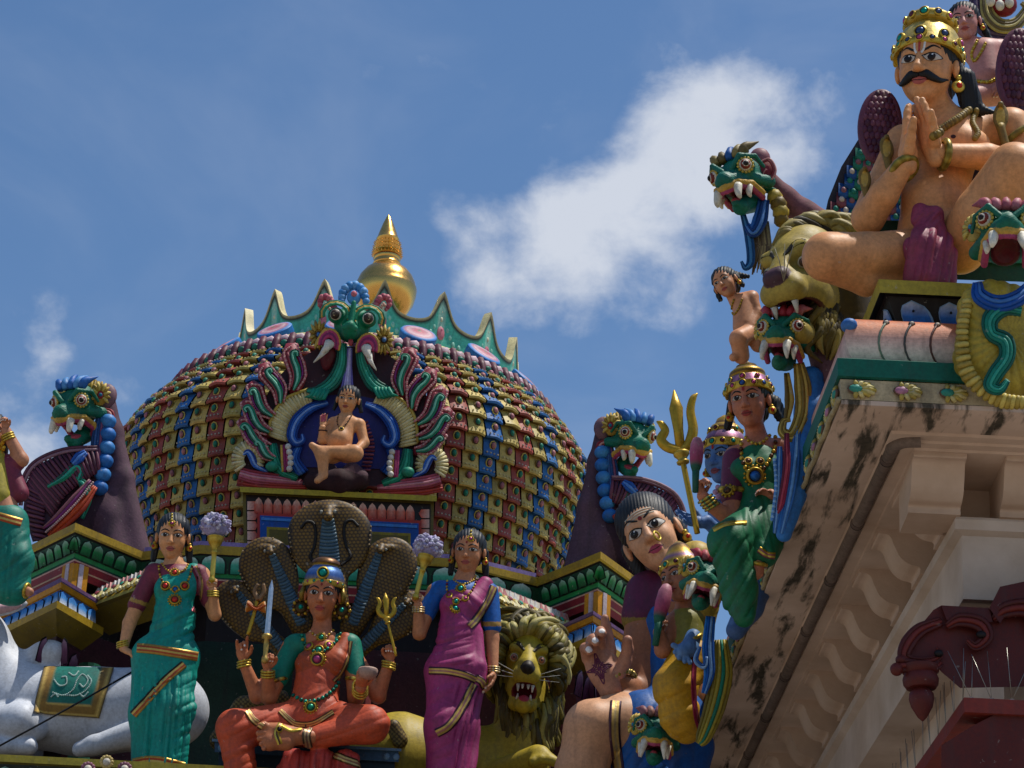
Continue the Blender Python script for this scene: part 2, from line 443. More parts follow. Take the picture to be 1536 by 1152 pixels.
        F = [(i * m + j, i * m + (j + 1) % m, ((i + 1) % n) * m + (j + 1) % m, ((i + 1) % n) * m + j) for i in range(n) for j in range(m)]
        return mb.add(V, [f[::-1] for f in F], np.array(C))
    def line(s, pts, n=6):      # (px,py,d) list -> smooth world polyline
        return np.array([s.p(*q) for q in smoothline(pts, n)])
    def mesh(s, name, mb, mat=None, parent=None, smooth=True, angle=None, label=None):
        if parent is None and name in ('eye', 'eyebrow', 'lips', 'tusk', 'tooth', 'whisker', 'forehead_mark', 'nipple', 'palm_mark', 'moustache', 'ear'): parent = getattr(s, 'bodyobj', None)
        o = mb.build(name, mat or M_PAINT, parent or s.root, None, smooth, angle)
        if label: o['label'] = label
        return o
# ---------------------------------------------------------------- anatomy
class Head:
    def __init__(s, F, at, H, yaw=0, pitch=12, roll=0, skin='skin', wide=1.0):
        s.F, s.c, s.H, s.A, s.skin, s.w = F, F.p(*at), H, rotm(yaw, pitch, roll), skin, wide
    def pt(s, x, f, u):
        k = s.H * s.F.s; return s.c + (s.A[0] * x * s.w + s.A[1] * f + s.A[2] * u) * k
    def cap(s, a, b, ra, rb=None, k=.04, op=1, c=None):
        h = s.H * s.F.s; return dict(t='c', a=s.pt(*a), b=s.pt(*b), ra=ra * h, rb=(ra if rb is None else rb) * h, k=k * h, op=op, col=np.array(col(c or s.skin)))
    def ell(s, a, r, k=.06, op=1, c=None):
        h = s.H * s.F.s; r = np.array(r, float); r[0] *= s.w
        return dict(t='e', c=s.pt(*a), r=r * h, A=s.A, k=k * h, op=op, col=np.array(col(c or s.skin)))
    def prims(s, ears=True, nose=1.0, full=1.0):
        o = [s.ell((0, -.06, .16), (.36, .43, .36)), s.ell((0, .06, -.12), (.285 * full, .30, .36), k=.12), s.cap((0, .23, -.385), (0, .23, -.385), .095, k=.12),
             s.cap((-.13, .19, -.12), (-.13, .19, -.12), .13, k=.1), s.cap((.13, .19, -.12), (.13, .19, -.12), .13, k=.1),
             s.cap((-.17, .27, .10), (.17, .27, .10), .06, k=.08)]
        for e in (-1, 1):
            o += [s.ell((e * .15, .40, .025), (.10, .075, .06), k=.06, op=-1)]
            o += [s.ell((e * .15, .285, .02), (.082, .07, .055), k=.015)]
        o += [s.cap((0, .335, .09), (0, .43 + .02 * nose, -.13), .033, .052 * nose, k=.05), s.cap((-.05, .385, -.135), (.05, .385, -.135), .038 * nose, k=.03),
              s.cap((-.065, .345, -.245), (.065, .345, -.245), .028, k=.03), s.cap((-.05, .335, -.295), (.05, .335, -.295), .036, k=.03),
              s.cap((-.10, .385, -.27), (.10, .385, -.27), .007, k=.012, op=-1)]
        if ears:
            for e in (-1, 1): o += [s.ell((e * .375, -.03, -.02), (.045, .085, .125), k=.02)]
        return o
    def map(s, x, u):
        o = s.pt(x, 2.0, u); h = s.F.cast(o, -s.A[1])
        return (h[0], h[1] if h[1] @ s.A[1] > 0 else -h[1]) if h else None
    def features(s, opn=1.0, brow='black', lip='b85a50', iris='2a1a14', mark=None, big=1.0, browlift=0.0, lash=True, parent=None, white='bdb0a2', look=0, browtilt=0, frown=0):
        F = s.F; l = .45 * max(s.H / 60, .6)
        for e in (-1, 1):
            w, h, cx, cy = .095 * big, .038 * big * opn, e * .15, .025
            sh = [(cx - w, cy - .004 * e * -1 - .0), (cx - w * .5, cy + h * .85), (cx, cy + h * 1.05), (cx + w * .5, cy + h * .85), (cx + w, cy), (cx + w * .5, cy - h * .75), (cx, cy - h), (cx - w * .5, cy - h * .75)]
            big_ = [(cx + (a - cx) * 1.13, cy + (b - cy) * 1.2 + .004) for a, b in sh]
            mb = MB(); F.patch(mb, big_, 'black', l * .5, s.map, n=3); F.patch(mb, sh, white, l * 1.1, s.map, n=3)
            ir = h * 1.08 / opn ** .6; ic = [(cx + look * .03 + ir * math.cos(t), cy + .004 + ir * math.sin(t)) for t in np.arange(12) * math.pi / 6]
            F.patch(mb, ic, iris, l * 1.7, s.map, step=ir / 2)
            F.patch(mb, [(cx + look * .03 + (a - cx - look * .03) * .5, cy + (b - cy) * .5) for a, b in ic], 'black', l * 2.2, s.map, step=ir / 2)
            F.patch(mb, [(cx + look * .03 + .3 * ir + .22 * ir * math.cos(t), cy + .4 * ir + .22 * ir * math.sin(t)) for t in np.arange(8) * math.pi / 4], 'white', l * 2.6, s.map, step=ir)  # small white highlight painted over iris and pupil
            F.mesh('eye', mb, M_SKIN, parent)
            mb = MB(); by = .115 + browlift
            F.ribbon(mb, [(e * .045, by - .012 - frown), (e * .10, by + .018), (e * .17, by + .03 + browtilt), (e * .25, by - .012 + browtilt * 1.5)], [.016, .03, .026, .01], [brow], l * .8, 4, s.map)
            F.mesh('eyebrow', mb, M_SKIN, parent)
        mb = MB()
        F.patch(mb, [(-.105, -.268), (-.05, -.235), (-.02, -.222), (0, -.23), (.02, -.222), (.05, -.235), (.105, -.268), (.05, -.275), (0, -.28), (-.05, -.275)], lip, l * .6, s.map)
        F.patch(mb, [(-.10, -.27), (-.05, -.279), (0, -.283), (.05, -.279), (.10, -.27), (.06, -.315), (0, -.33), (-.06, -.315)], lip, l * .6, s.map)
        F.ribbon(mb, [(-.11, -.266), (-.05, -.272), (0, -.277), (.05, -.272), (.11, -.266)], .008, ['3a1512'], l * .9, 3, s.map)
        F.mesh('lips', mb, M_SKIN, parent)
        if mark:
            mb = MB()
            if mark == 'bindi': F.patch(mb, [(.024 * math.cos(t), .19 + .03 * math.sin(t)) for t in np.arange(10) * math.pi / 5], '8a1f1c', l, s.map, step=.02)
            elif mark == 'flame': F.patch(mb, [(0, .28), (.02, .2), (.026, .15), (0, .12), (-.026, .15), (-.02, .2)], 'a02020', l, s.map, step=.02)
            elif mark == 'namam':
                for x in (-.06, .06): F.ribbon(mb, [(x * .45, .07), (x, .14), (x * 1.15, .3)], .026, ['white'], l, 4, s.map)
                F.ribbon(mb, [(0, .09), (0, .3)], [.02, .034], ['b23a30'], l, 4, s.map)
            elif mark == 'ash':
                for u in (.2, .235, .27): F.ribbon(mb, [(-.2, u - .02), (0, u), (.2, u - .02)], .018, ['b9ab98'], l * .6, 4, s.map)
                F.patch(mb, [(.028 * math.cos(t), .165 + .03 * math.sin(t)) for t in np.arange(10) * math.pi / 5], '8a1f1c', l, s.map, step=.02)
            F.mesh('forehead_mark', mb, M_SKIN, parent)
    def crown(s, prof, gems=(), name='crown', tilt=-.12, base=(0, -.08, .18), n=36, gemcols=('rose', 'teal', 'blue', 'coral'), mat=None, parent=None):
        """prof: (r, h, colour) in head heights from the base up along the head's axis; gems: (h, r, count, size)"""
        k = s.H * s.F.s; ax = unit(s.A[2] + s.A[1] * tilt); o = s.pt(*base); mb = MB()
        mb.lathe(o, ax, [(r * k, h * k, c) for r, h, c in prof], n)
        e1 = s.A[0]; e2 = unit(s.A[1] - ax * (s.A[1] @ ax)); i = 0
        for h, r, cnt, sz in gems:
            for j in range(cnt):
                a = math.pi / 2 + 2 * math.pi * j / cnt; q = e1 * math.cos(a) + e2 * math.sin(a); c0 = o + ax * h * k + q * r * k
                e3 = np.cross(q, ax); R = sz * k * (1.25 if j == 0 else 1)
                mb.lathe(c0 - q * R * .4, q, [(R, 0, 'gold'), (R, R * .6, 'yellow'), (R * .8, R * .75, 'gold'), (R * .68, R * .6, 'dark')], 12)
                mb.sphere(c0 + q * R * .1, (R * .66, R * .66, R * .45), gemcols[(i + j) % len(gemcols)], 9, 6, np.array([e3, ax, q]))
            i += 1
        return s.F.mesh(name, mb, mat or M_GILT, parent, angle=40)
    def earrings(s, c='gold', r=.07, parent=None, drop=.22, only=None):
        k = s.H * s.F.s
        for e in (-1, 1):
            if only and e != only: continue
            mb = MB(); mb.sphere(s.pt(e * .41, -.02, -.14), .04 * k, c); mb.sphere(s.pt(e * .41, -.0, -drop), (r * k, r * .6 * k, r * k), c, 10, 7)
            mb.sphere(s.pt(e * .43, .03, -drop), r * .5 * k, 'red', 8, 6); s.F.mesh('earring', mb, M_GILT, parent)
def hand(F, wrist, fd, pn, size, skin='skin', curl=.3, thumb=1, spread=.12, fist=None, nails=True, tcurl=.3, fat=1.0):
    """prims of a hand: fd finger direction, pn palm normal in (right, toward, up); thumb=+1 on the side of fd x pn"""
    W = F.p(*wrist) if len(wrist) == 3 else np.asarray(wrist)
    tw = lambda v: unit(np.array([v[0], -v[1], v[2]], float))
    f = tw(fd); n = tw(pn); n = unit(n - f * (n @ f)); sd = np.cross(f, n) * thumb; k = size * F.s; out = []
    def cp(a, b, ra, rb, kk, c=skin): out.append(dict(t='c', a=a, b=b, ra=ra * k * fat, rb=rb * k * fat, k=kk * k, op=1, col=np.array(col(c))))
    A3 = np.array([sd, n, f])
    out.append(dict(t='e', c=W + f * .27 * k, r=np.array((.21, .11, .30)) * k, A=A3, k=.08 * k, op=1, col=np.array(col(skin))))
    cp(W - f * .05 * k, W + f * .15 * k, .12, .13, .08)
    for i, (x, l) in enumerate(((.155, .40), (.055, .46), (-.05, .43), (-.145, .34))):
        b = W + f * (.46 - .03 * abs(i - 1.2)) * k + sd * x * k; cu = curl[i] if isinstance(curl, (list, tuple)) else curl
        d = unit(f + sd * x * spread * 8 * (1 - min(cu, 1) * .6)); ang = 0; p = b
        nn = unit(n - d * (n @ d))
        for j, seg in enumerate((.45, .32, .23)):
            ang += cu * (1.0, 1.15, .8)[j]; dd = d * math.cos(ang) + nn * math.sin(ang); q = p + dd * l * seg * k
            cp(p, q, (.064, .058, .052)[j], (.058, .052, .044)[j], .022); p = q
        if nails: out.append(dict(t='e', c=p + (dd * .25 - (nn * math.cos(ang) - d * math.sin(ang)) * .75) * .05 * k, r=np.array((.042, .03, .05)) * k * 1.0, A=np.array([sd, unit(np.cross(dd, sd)), dd]), k=0, op=0, col=np.array(col('efe6dc'))))
    b = W + f * .12 * k + sd * .15 * k + n * .03 * k; d = unit(f * .75 + sd * .75 + n * .25); ang = 0; p = b; tn = unit(n * .6 - sd * .8); tn = unit(tn - d * (tn @ d))
    for j, (seg, r) in enumerate(((.17, .085), (.15, .07), (.12, .058))):
        dd = d * math.cos(ang) + tn * math.sin(ang); q = p + dd * seg * k; cp(p, q, r, r * .85, .03); p = q; ang += tcurl
    return out

def hairdo(F, H, c='hair', fall=-.5, spread=.42, bun=True, vox=1.1, line=0.0, parent=None, sides=(-1, 1), extra=()):
    hb = [H.ell((0, -.10, .18), (.395, .455, .39), c=c)]
    if bun: hb += [H.ell((0, -.42, -.1), (.27, .2, .24), k=.08, c=c)]
    hb += [H.cap((e * .36, -.10, .02), (e * spread, -.14, fall), .1, .075, k=.05, c=c) for e in sides]
    hb += [H.ell((0, .36, -.15 + line), (.30, .50, .40), k=.02, op=-1)] + list(extra)
    return F.sdf('hair', [(hb, vox)], parent=parent, disp=lambda p, V: .45 * np.sin(p[:, 0] * 1.3 + 8 * np.sin(p[:, 1] * .03)))
def _slab(F, mb, poly, d0, d1, c, side=None):
    a = [F.p(x, y, d0) for x, y in poly]; b = [F.p(x, y, d1) for x, y in poly]; n = len(poly)
    area = sum(poly[i][0] * poly[(i + 1) % n][1] - poly[(i + 1) % n][0] * poly[i][1] for i in range(n))
    if area > 0: a, b = a[::-1], b[::-1]
    mb.add(b, [tuple(range(n))], c); mb.add(a, [tuple(range(n))[::-1]], side or c)
    return mb.add(a + b, [(i, (i + 1) % n, (i + 1) % n + n, i + n) for i in range(n)], side or c)
Fig.slab = _slab
def _rope(F, mb, pts, w, cols, n=6, r=None, bulge=.25, seg=7):
    """parallel strands following pts (px, py, d); w total width px (scalar or per point)"""
    L = smoothline(pts, n); w = np.interp(np.linspace(0, 1, len(L)), np.linspace(0, 1, len(np.atleast_1d(w))), np.atleast_1d(w))
    T = np.gradient(L[:, :2], axis=0); T /= np.linalg.norm(T, axis=1)[:, None] + 1e-9; N_ = np.stack([-T[:, 1], T[:, 0]], 1); k = len(cols)
    for i, c in enumerate(cols):
        o = ((i + .5) / k - .5); q = L.copy(); q[:, :2] += N_ * (o * w)[:, None]; q[:, 2] += bulge * w * (1 - (2 * o) ** 2) - bulge * w
        mb.tube([F.p(*v) for v in q], np.maximum(w / k * .62, .3) * F.s, c, seg)
    return mb
Fig.rope = _rope
def _beads(F, mb, pts, r, cols, n=6, gap=1.9):
    L = smoothline(pts, n); cum = np.concatenate([[0], np.cumsum(np.linalg.norm(np.diff(L, axis=0), axis=1))]); rr = np.atleast_1d(r)
    t = 0; i = 0
    while t <= cum[-1]:
        q = [np.interp(t, cum, L[:, j]) for j in range(3)]; ra = float(np.interp(t / cum[-1], np.linspace(0, 1, len(rr)), rr)); mb.sphere(F.p(*q), ra * F.s, cols[i % len(cols)], 7, 5); t += ra * gap; i += 1
    return mb
Fig.beads = _beads
def _ribs(F, mb, A, B, n, r, cols, bulge=3):
    a = smoothline(A, 8); b = smoothline(B, 8)
    def at(L, t): x = t * (len(L) - 1); i = min(int(x), len(L) - 2); return L[i] + (L[i + 1] - L[i]) * (x - i)
    for i in range(n):
        p, q = at(a, i / (n - 1)), at(b, i / (n - 1)); m = (p + q) / 2 + (0, 0, bulge)
        mb.tube([F.p(*v) for v in smoothline([p, m, q], 3)], np.array([.7, .9, 1, 1, 1, .9, .8]) * r * F.s, cols[i % len(cols)], 7)
    return mb
Fig.ribs = _ribs
class Beast(Head):
    """makara head: horned water beast with bulging eyes, tusks, crest and fan ears"""
    def build(s, c='1d6a54', clen=.75, crest=('3a6ab0', '5a90c8'), ear='b89a48', ear2='a8404a', lip='c8a050', gum='a84a6a', jaw=True, vox=1.2, name='head', eyes=(-1, 1), ears=(-1, 1), tusk=1.0, flames=5, parent=None):
        F, k = s.F, s.H * s.F.s; s.skin = c
        pr = [s.ell((0, -.12, .1), (.37, .5, .42)), s.ell((0, .38, -.0), (.27, .36, .2), k=.15), s.cap((0, .68, .05), (0, .68, .05), .13, k=.08), s.cap((-.1, .70, .0), (.1, .70, .0), .075, k=.04)]
        for e in (-1, 1):
            pr += [s.cap((e * .27, .2, .22), (e * .27, .2, .22), .17, k=.08), s.cap((e * .1, .42, .24), (e * .28, .36, .42), .05, k=.02), s.cap((e * .28, .36, .42), (e * .46, .1, .36), .05, .04, k=.02), s.cap((e * .46, .1, .36), (e * .5, -.05, .15), .04, .03, k=.02)]
            pr += [s.cap((e * .3, .1, -.02), (e * .42, -.25, -.1), .1, .12, k=.06)]
            ln = [(e * .02, .74, -.13), (e * .24, .6, -.08), (e * .33, .28, -.12), (e * .36, .0, -.3), (e * .3, -.1, -.5)][:5 if jaw else 4]
            for a, b in zip(ln[:-1], ln[1:]): pr += [s.cap(a, b, .05, k=.015, c=lip)]
            for a, b in zip(ln[:-1], ln[1:]): pr += [s.cap((a[0] * .86, a[1] - .03, a[2] - .075), (b[0] * .86, b[1] - .03, b[2] - .075), .055, k=.01, c=gum)]
        pr += [s.ell((0, .32, -.3), (.22, .42, .17), k=.03, op=-1), s.ell((0, .2, -.27), (.25, .5, .2), op=0, c='5a1c24')]
        if jaw: pr += [s.cap((0, -.15, -.5), (0, .3, -.62), .18, .13, k=.1), s.cap((0, .3, -.62), (0, .5, -.52), .12, .08, k=.05), s.ell((0, .3, -.5), (.14, .26, .05), op=1, k=.01, c='b0505a')]
        elif jaw is False: pr += [s.cap((0, -.15, -.34), (0, .32, -.46), .2, .15, k=.08), s.cap((0, .32, -.46), (0, .5, -.4), .13, .07, k=.05), s.cap((0, .2, -.36), (0, .5, -.36), .09, .06, k=.02, c='b0505a')]
        F.sdf(name, [(pr, vox)], parent=parent, disp=lambda p, V: .28 * np.sin(V[:, 2] / F.s * 1.5) * np.cos(V[:, 0] / F.s * .9))
        for e in eyes:
            mb = MB(); c0 = np.array((e * .31, .3, .22)); d = unit((e * .55, .8, .05))
            for o, r, cl in ((0, .125, 'd8d0c0'), (.05, .1, '8a3a30'), (.075, .082, 'd8d0c0'), (.11, .058, '1a1210')): mb.sphere(s.pt(*(c0 + d * o)), r * k, cl, 12, 8)
            for j in range(14):
                a = 2 * math.pi * j / 14; u_ = unit(np.cross(d, (0, 0, 1))); v_ = np.cross(u_, d); q = c0 + d * .03 + (u_ * math.cos(a) + v_ * math.sin(a)) * .135; mb.sphere(s.pt(*q), .03 * k, 'yellow', 6, 4)
            F.mesh('eye', mb, M_PAINT, parent)
        for e in eyes:
            for (a, b, r) in (((e * .2, .62, -.14), (e * .25, .78, -.5), .085), ((e * .29, .36, -.18), (e * .3, .46, -.46), .07)):
                mb = MB(); a, b = np.array(a), np.array(b); m = (a + b) / 2 + (0, .05, 0); L = smoothline([s.pt(*a), s.pt(*m), s.pt(*(a + (b - a) * tusk))], 4)
                mb.tube(L, np.linspace(1, .12, len(L)) ** .7 * r * k, 'dcd6c4', 9); F.mesh('tusk', mb, M_PAINT, parent)
        mb = MB()
        for j in range(flames):
            t = j / max(flames - 1, 1); x = (t - .5) * .5
            b0 = (x, .15, .45); L = smoothline([s.pt(*b0), s.pt(x * 1.3, .1, .45 + .17 * clen), s.pt(x * 1.6, -.02 + .1 * abs(x), .45 + (.29 - .35 * abs(x)) * clen), s.pt(x * 2, -.16, .45 + (.35 - .4 * abs(x)) * clen)], 4)
            mb.tube(L, np.array([.09, .1, .11, .11, .1, .09, .085, .075, .06, .05, .035, .022, .01][:len(L)]) * k, crest[j % len(crest)], 8, flat=(s.A[0], .8))
        F.mesh('crest', mb, M_PAINT, parent)
        for e in ears:
            mb = MB(); c0 = np.array((e * .46, -.2, .26)); ax = unit((e * .5, .6, .1)); Aw = s.A[0] * ax[0] + s.A[1] * ax[1] + s.A[2] * ax[2]
            u_ = unit(np.cross(Aw, (0, 0, 1))); v_ = np.cross(u_, Aw); c1 = s.pt(*c0)
            mb.sphere(c1, (.17 * k, .22 * k, .06 * k), ear, 12, 8, np.array([u_, v_, Aw]))
            for j in range(11):
                a = math.pi * (-.15 + 1.3 * j / 10); q = u_ * math.cos(a) * .19 + v_ * math.sin(a) * .25; mb.tube([c1 + q * .35 * k + Aw * .06 * k, c1 + q * .8 * k + Aw * .06 * k, c1 + q * 1.1 * k], [.03 * k, .04 * k, .02 * k], ('cfb868', ear)[j % 2], 6)
            mb.sphere(c1 + Aw * .05 * k, (.07 * k, .09 * k, .05 * k), ear2, 8, 6, np.array([u_, v_, Aw])); mb.sphere(c1 + Aw * .1 * k, .04 * k, '2a7a9a', 7, 5)
            F.mesh('ear', mb, M_PAINT, parent)
# ---------------------------------------------------------------- camera, sky, sun, ground
cam_d = bpy.data.cameras.new('camera'); cam = bpy.data.objects.new('camera', cam_d); COLL.objects.link(cam)
cam.matrix_world = Matrix(((_R[0], _U[0], -_f[0], CAM[0]), (_R[1], _U[1], -_f[1], CAM[1]), (_R[2], _U[2], -_f[2], CAM[2]), (0, 0, 0, 1)))
cam_d.sensor_fit = 'HORIZONTAL'; cam_d.sensor_width = 36; cam_d.lens = FPX / 1536 * 36; cam_d.clip_end = 5000; cam_d.clip_start = .1
scene.camera = cam
SUN = unit((.32, .0, .94))
sl = bpy.data.lights.new('sun', 'SUN'); so = bpy.data.objects.new('sun', sl); COLL.objects.link(so)
sl.energy = 5.0; sl.angle = math.radians(.5); sl.color = (1, .95, .86)
so.rotation_euler = Vector(SUN.tolist()).to_track_quat('Z', 'Y').to_euler(); so.location = (3, -3, 30)
w = bpy.data.worlds.new('World'); scene.world = w; w.use_nodes = True
N, Lk = w.node_tree.nodes, w.node_tree.links
bg = N['Background']; bg.inputs['Strength'].default_value = .126
sky = nd(N, 'ShaderNodeTexSky', sky_type='NISHITA'); sky.sun_disc = False
sky.sun_elevation = math.asin(SUN[2]); sky.sun_rotation = math.atan2(SUN[0], SUN[1]); sky.air_density = 1.0; sky.dust_density = .4; sky.ozone_density = 3.0
tc = nd(N, 'ShaderNodeTexCoord')
def cloud_sum(blobs):
    tot = None
    for px, py, rad, amp in blobs:
        c = unit(ray(px, py)); s2 = (rad / FPX) ** 2
        dp = nd(N, 'ShaderNodeVectorMath', operation='DOT_PRODUCT'); Lk.new(tc.outputs['Generated'], dp.inputs[0]); dp.inputs[1].default_value = tuple(c)
        m1 = nd(N, 'ShaderNodeMath', operation='MULTIPLY_ADD'); Lk.new(dp.outputs['Value'], m1.inputs[0]); m1.inputs[1].default_value = 2 / s2; m1.inputs[2].default_value = -2 / s2
        ex = nd(N, 'ShaderNodeMath', operation='EXPONENT'); Lk.new(m1.outputs[0], ex.inputs[0])
        ad = nd(N, 'ShaderNodeMath', operation='MULTIPLY_ADD'); Lk.new(ex.outputs[0], ad.inputs[0]); ad.inputs[1].default_value = amp
        if tot is None: ad.inputs[2].default_value = 0
        else: Lk.new(tot, ad.inputs[2])
        tot = ad.outputs[0]
    return tot
BL = [(1020, 150, 70, .5), (1090, 200, 70, .45), (920, 260, 70, .4), (850, 300, 60, .3), (1050, 170, 85, .62), (1100, 120, 45, .35), (980, 200, 70, .55), (960, 280, 105, .75), (780, 400, 90, .35), (700, 420, 60, .28), (1130, 330, 70, .22), (1000, 440, 70, .25), (40, 560, 70, .22), (1060, 280, 95, .5), (880, 320, 90, .7), (800, 330, 70, .5), (900, 410, 90, .55), (820, 420, 75, .4), (1000, 370, 80, .35),
      (700, 340, 55, .42), (730, 300, 40, .3), (740, 430, 60, .35), (1190, 150, 55, .4), (1190, 240, 60, .55), (1120, 260, 60, .3), (1240, 130, 40, .25), (65, 490, 48, .55), (75, 540, 38, .45), (165, 600, 52, .75), (190, 590, 30, .3), (10, 600, 40, .5),
      (60, 660, 50, .6), (20, 700, 60, .5), (1400, 60, 120, .3), (640, 90, 160, .14), (330, 250, 220, .10)]
tot = cloud_sum(BL)
mp = nd(N, 'ShaderNodeMapping'); Lk.new(tc.outputs['Generated'], mp.inputs['Vector']); mp.inputs['Scale'].default_value = (1, 1, 1.25)
n1 = nd(N, 'ShaderNodeTexNoise', Scale=26.0, Detail=12.0, Roughness=.58, Distortion=.15); Lk.new(mp.outputs[0], n1.inputs['Vector'])
n2 = nd(N, 'ShaderNodeTexNoise', Scale=9.0, Detail=5.0, Roughness=.55, Distortion=.6); Lk.new(mp.outputs[0], n2.inputs['Vector'])
na = nd(N, 'ShaderNodeMath', operation='MULTIPLY_ADD'); Lk.new(n1.outputs['Fac'], na.inputs[0]); na.inputs[1].default_value = 3.6; na.inputs[2].default_value = -1.92
pm = nd(N, 'ShaderNodeMath', operation='MULTIPLY'); pm.use_clamp = True; Lk.new(tot, pm.inputs[0]); pm.inputs[1].default_value = 4.2
nc = nd(N, 'ShaderNodeMath', operation='MULTIPLY'); Lk.new(na.outputs[0], nc.inputs[0]); Lk.new(pm.outputs[0], nc.inputs[1])
nb = nd(N, 'ShaderNodeMath', operation='ADD'); Lk.new(nc.outputs[0], nb.inputs[0]); Lk.new(tot, nb.inputs[1])
fc = nd(N, 'ShaderNodeMapRange', interpolation_type='SMOOTHSTEP'); Lk.new(nb.outputs[0], fc.inputs['Value'])
fc.inputs['From Min'].default_value = .12; fc.inputs['From Max'].default_value = 1.7; fc.inputs['To Max'].default_value = .84
# thin veil over the whole sky
vl = nd(N, 'ShaderNodeMapRange', interpolation_type='SMOOTHSTEP'); Lk.new(n2.outputs['Fac'], vl.inputs['Value']); vl.inputs['From Min'].default_value = .42; vl.inputs['From Max'].default_value = .8; vl.inputs['To Max'].default_value = .10
mx = nd(N, 'ShaderNodeMath', operation='MAXIMUM'); Lk.new(fc.outputs[0], mx.inputs[0]); Lk.new(vl.outputs[0], mx.inputs[1])
hs = nd(N, 'ShaderNodeHueSaturation', Saturation=1.12, Value=1.0); Lk.new(sky.outputs[0], hs.inputs['Color'])
mix = nd(N, 'ShaderNodeMix', data_type='RGBA'); Lk.new(mx.outputs[0], mix.inputs[0]); Lk.new(hs.outputs[0], mix.inputs[6]); mix.inputs[7].default_value = (6.2, 6.5, 7.1, 1)
Lk.new(mix.outputs[2], bg.inputs['Color'])
scene.view_settings.view_transform = 'Standard'; scene.view_settings.look = 'None'; scene.view_settings.exposure = -.12; scene.view_settings.gamma = 1
scene.cycles.max_bounces = 6; scene.cycles.diffuse_bounces = 4
m, MN, ML, MBS = newmat('courtyard_paving')
nz = nd(MN, 'ShaderNodeTexNoise', Scale=3.0, Detail=6.0); cr = nd(MN, 'ShaderNodeValToRGB'); ML.new(nz.outputs['Fac'], cr.inputs[0])
cr.color_ramp.elements[0].color = (.21, .18, .15, 1); cr.color_ramp.elements[1].color = (.34, .29, .24, 1); ML.new(cr.outputs[0], MBS.inputs['Base Color']); MBS.inputs['Roughness'].default_value = .8
g = mesh_obj('ground', [(-400, -400, 0), (400, -400, 0), (400, 400, 0), (-400, 400, 0)], [(0, 1, 2, 3)], None, m, smooth=False); tag(g, kind='structure')

# ---------------------------------------------------------------- tiled dome
DY = 19.0
def dome_ctr(py):                       # axis of the dome: measured centre line in the photo
    return P(float(np.interp(py, [480, 560, 600, 640, 690, 750, 980], [577, 570, 558, 543, 534, 530, 515])), py, DY)
TILT = .03                              # the old dome leans a little to the photo's right
def lean(p, c, py=560):
    p = np.array(p, float); p[..., 2] -= TILT * float(np.interp(py, [590, 640], [1, 0])) * (p[..., 0] - c[0]); return p
dome = empty('tiled_dome', P(532, 850, DY), 'big round dome clad in yellow, red and blue scalloped tiles under a gold finial', 'dome')
_rows = [(980, 272), (930, 292), (880, 313), (830, 331), (785, 343), (760, 350), (734, 350), (708, 344), (676, 321), (655, 300), (642, 284), (631, 264), (620, 240), (608, 212), (596, 188)]
_q = smoothline([(a, b) for a, b in _rows], 12)
_prof = []
for py, R in _q:
    c = dome_ctr(py); _prof.append((c, R * mpp(c)))
a_py = _q[:, 0]
_arc = np.concatenate([[0], np.cumsum([math.hypot(np.linalg.norm(b[0] - a[0]), b[1] - a[1]) for a, b in zip(_prof[:-1], _prof[1:])])])
def dome_pt(t, th, out=0.0):            # t: arc length from the bottom, th: angle (0 faces the viewer)
    i = min(max(np.searchsorted(_arc, t) - 1, 0), len(_arc) - 2); u = (t - _arc[i]) / (_arc[i + 1] - _arc[i])
    c = _prof[i][0] * (1 - u) + _prof[i + 1][0] * u; r = _prof[i][1] * (1 - u) + _prof[i + 1][1] * u
    a, b = _prof[i], _prof[i + 1]; dz = b[0][2] - a[0][2]; dr = b[1] - a[1]; n = unit((dz, -dr)); e = np.array((math.sin(th), -math.cos(th), 0))
    return lean(c + e * (r + n[0] * out) + np.array((0, 0, n[1] * out)), c, a_py[i])
DS = mpp(dome_ctr(670))
t_top = _arc[np.argmin(np.abs(_q[:, 0] - 641))]
NC, NR = 76, 16
S = MB(); V = []; ns, nt = 96, 24
for i in range(nt + 1):
    for j in range(ns): V.append(dome_pt(_arc[-1] * i / nt, 2 * math.pi * j / ns, -.012))
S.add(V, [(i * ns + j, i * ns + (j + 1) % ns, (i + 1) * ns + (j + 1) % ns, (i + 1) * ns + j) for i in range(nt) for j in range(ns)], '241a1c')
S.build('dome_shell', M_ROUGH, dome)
seq = ['c0aa64', '9e5248', 'c0aa64', '3d6ca6']; gemc = {'c0aa64': ('2a7a60', 'a86a70'), '9e5248': ('2a7a60', '2a7a60'), '3d6ca6': ('b87a7a', 'b87a7a')}
T = MB(); rh = t_top / NR
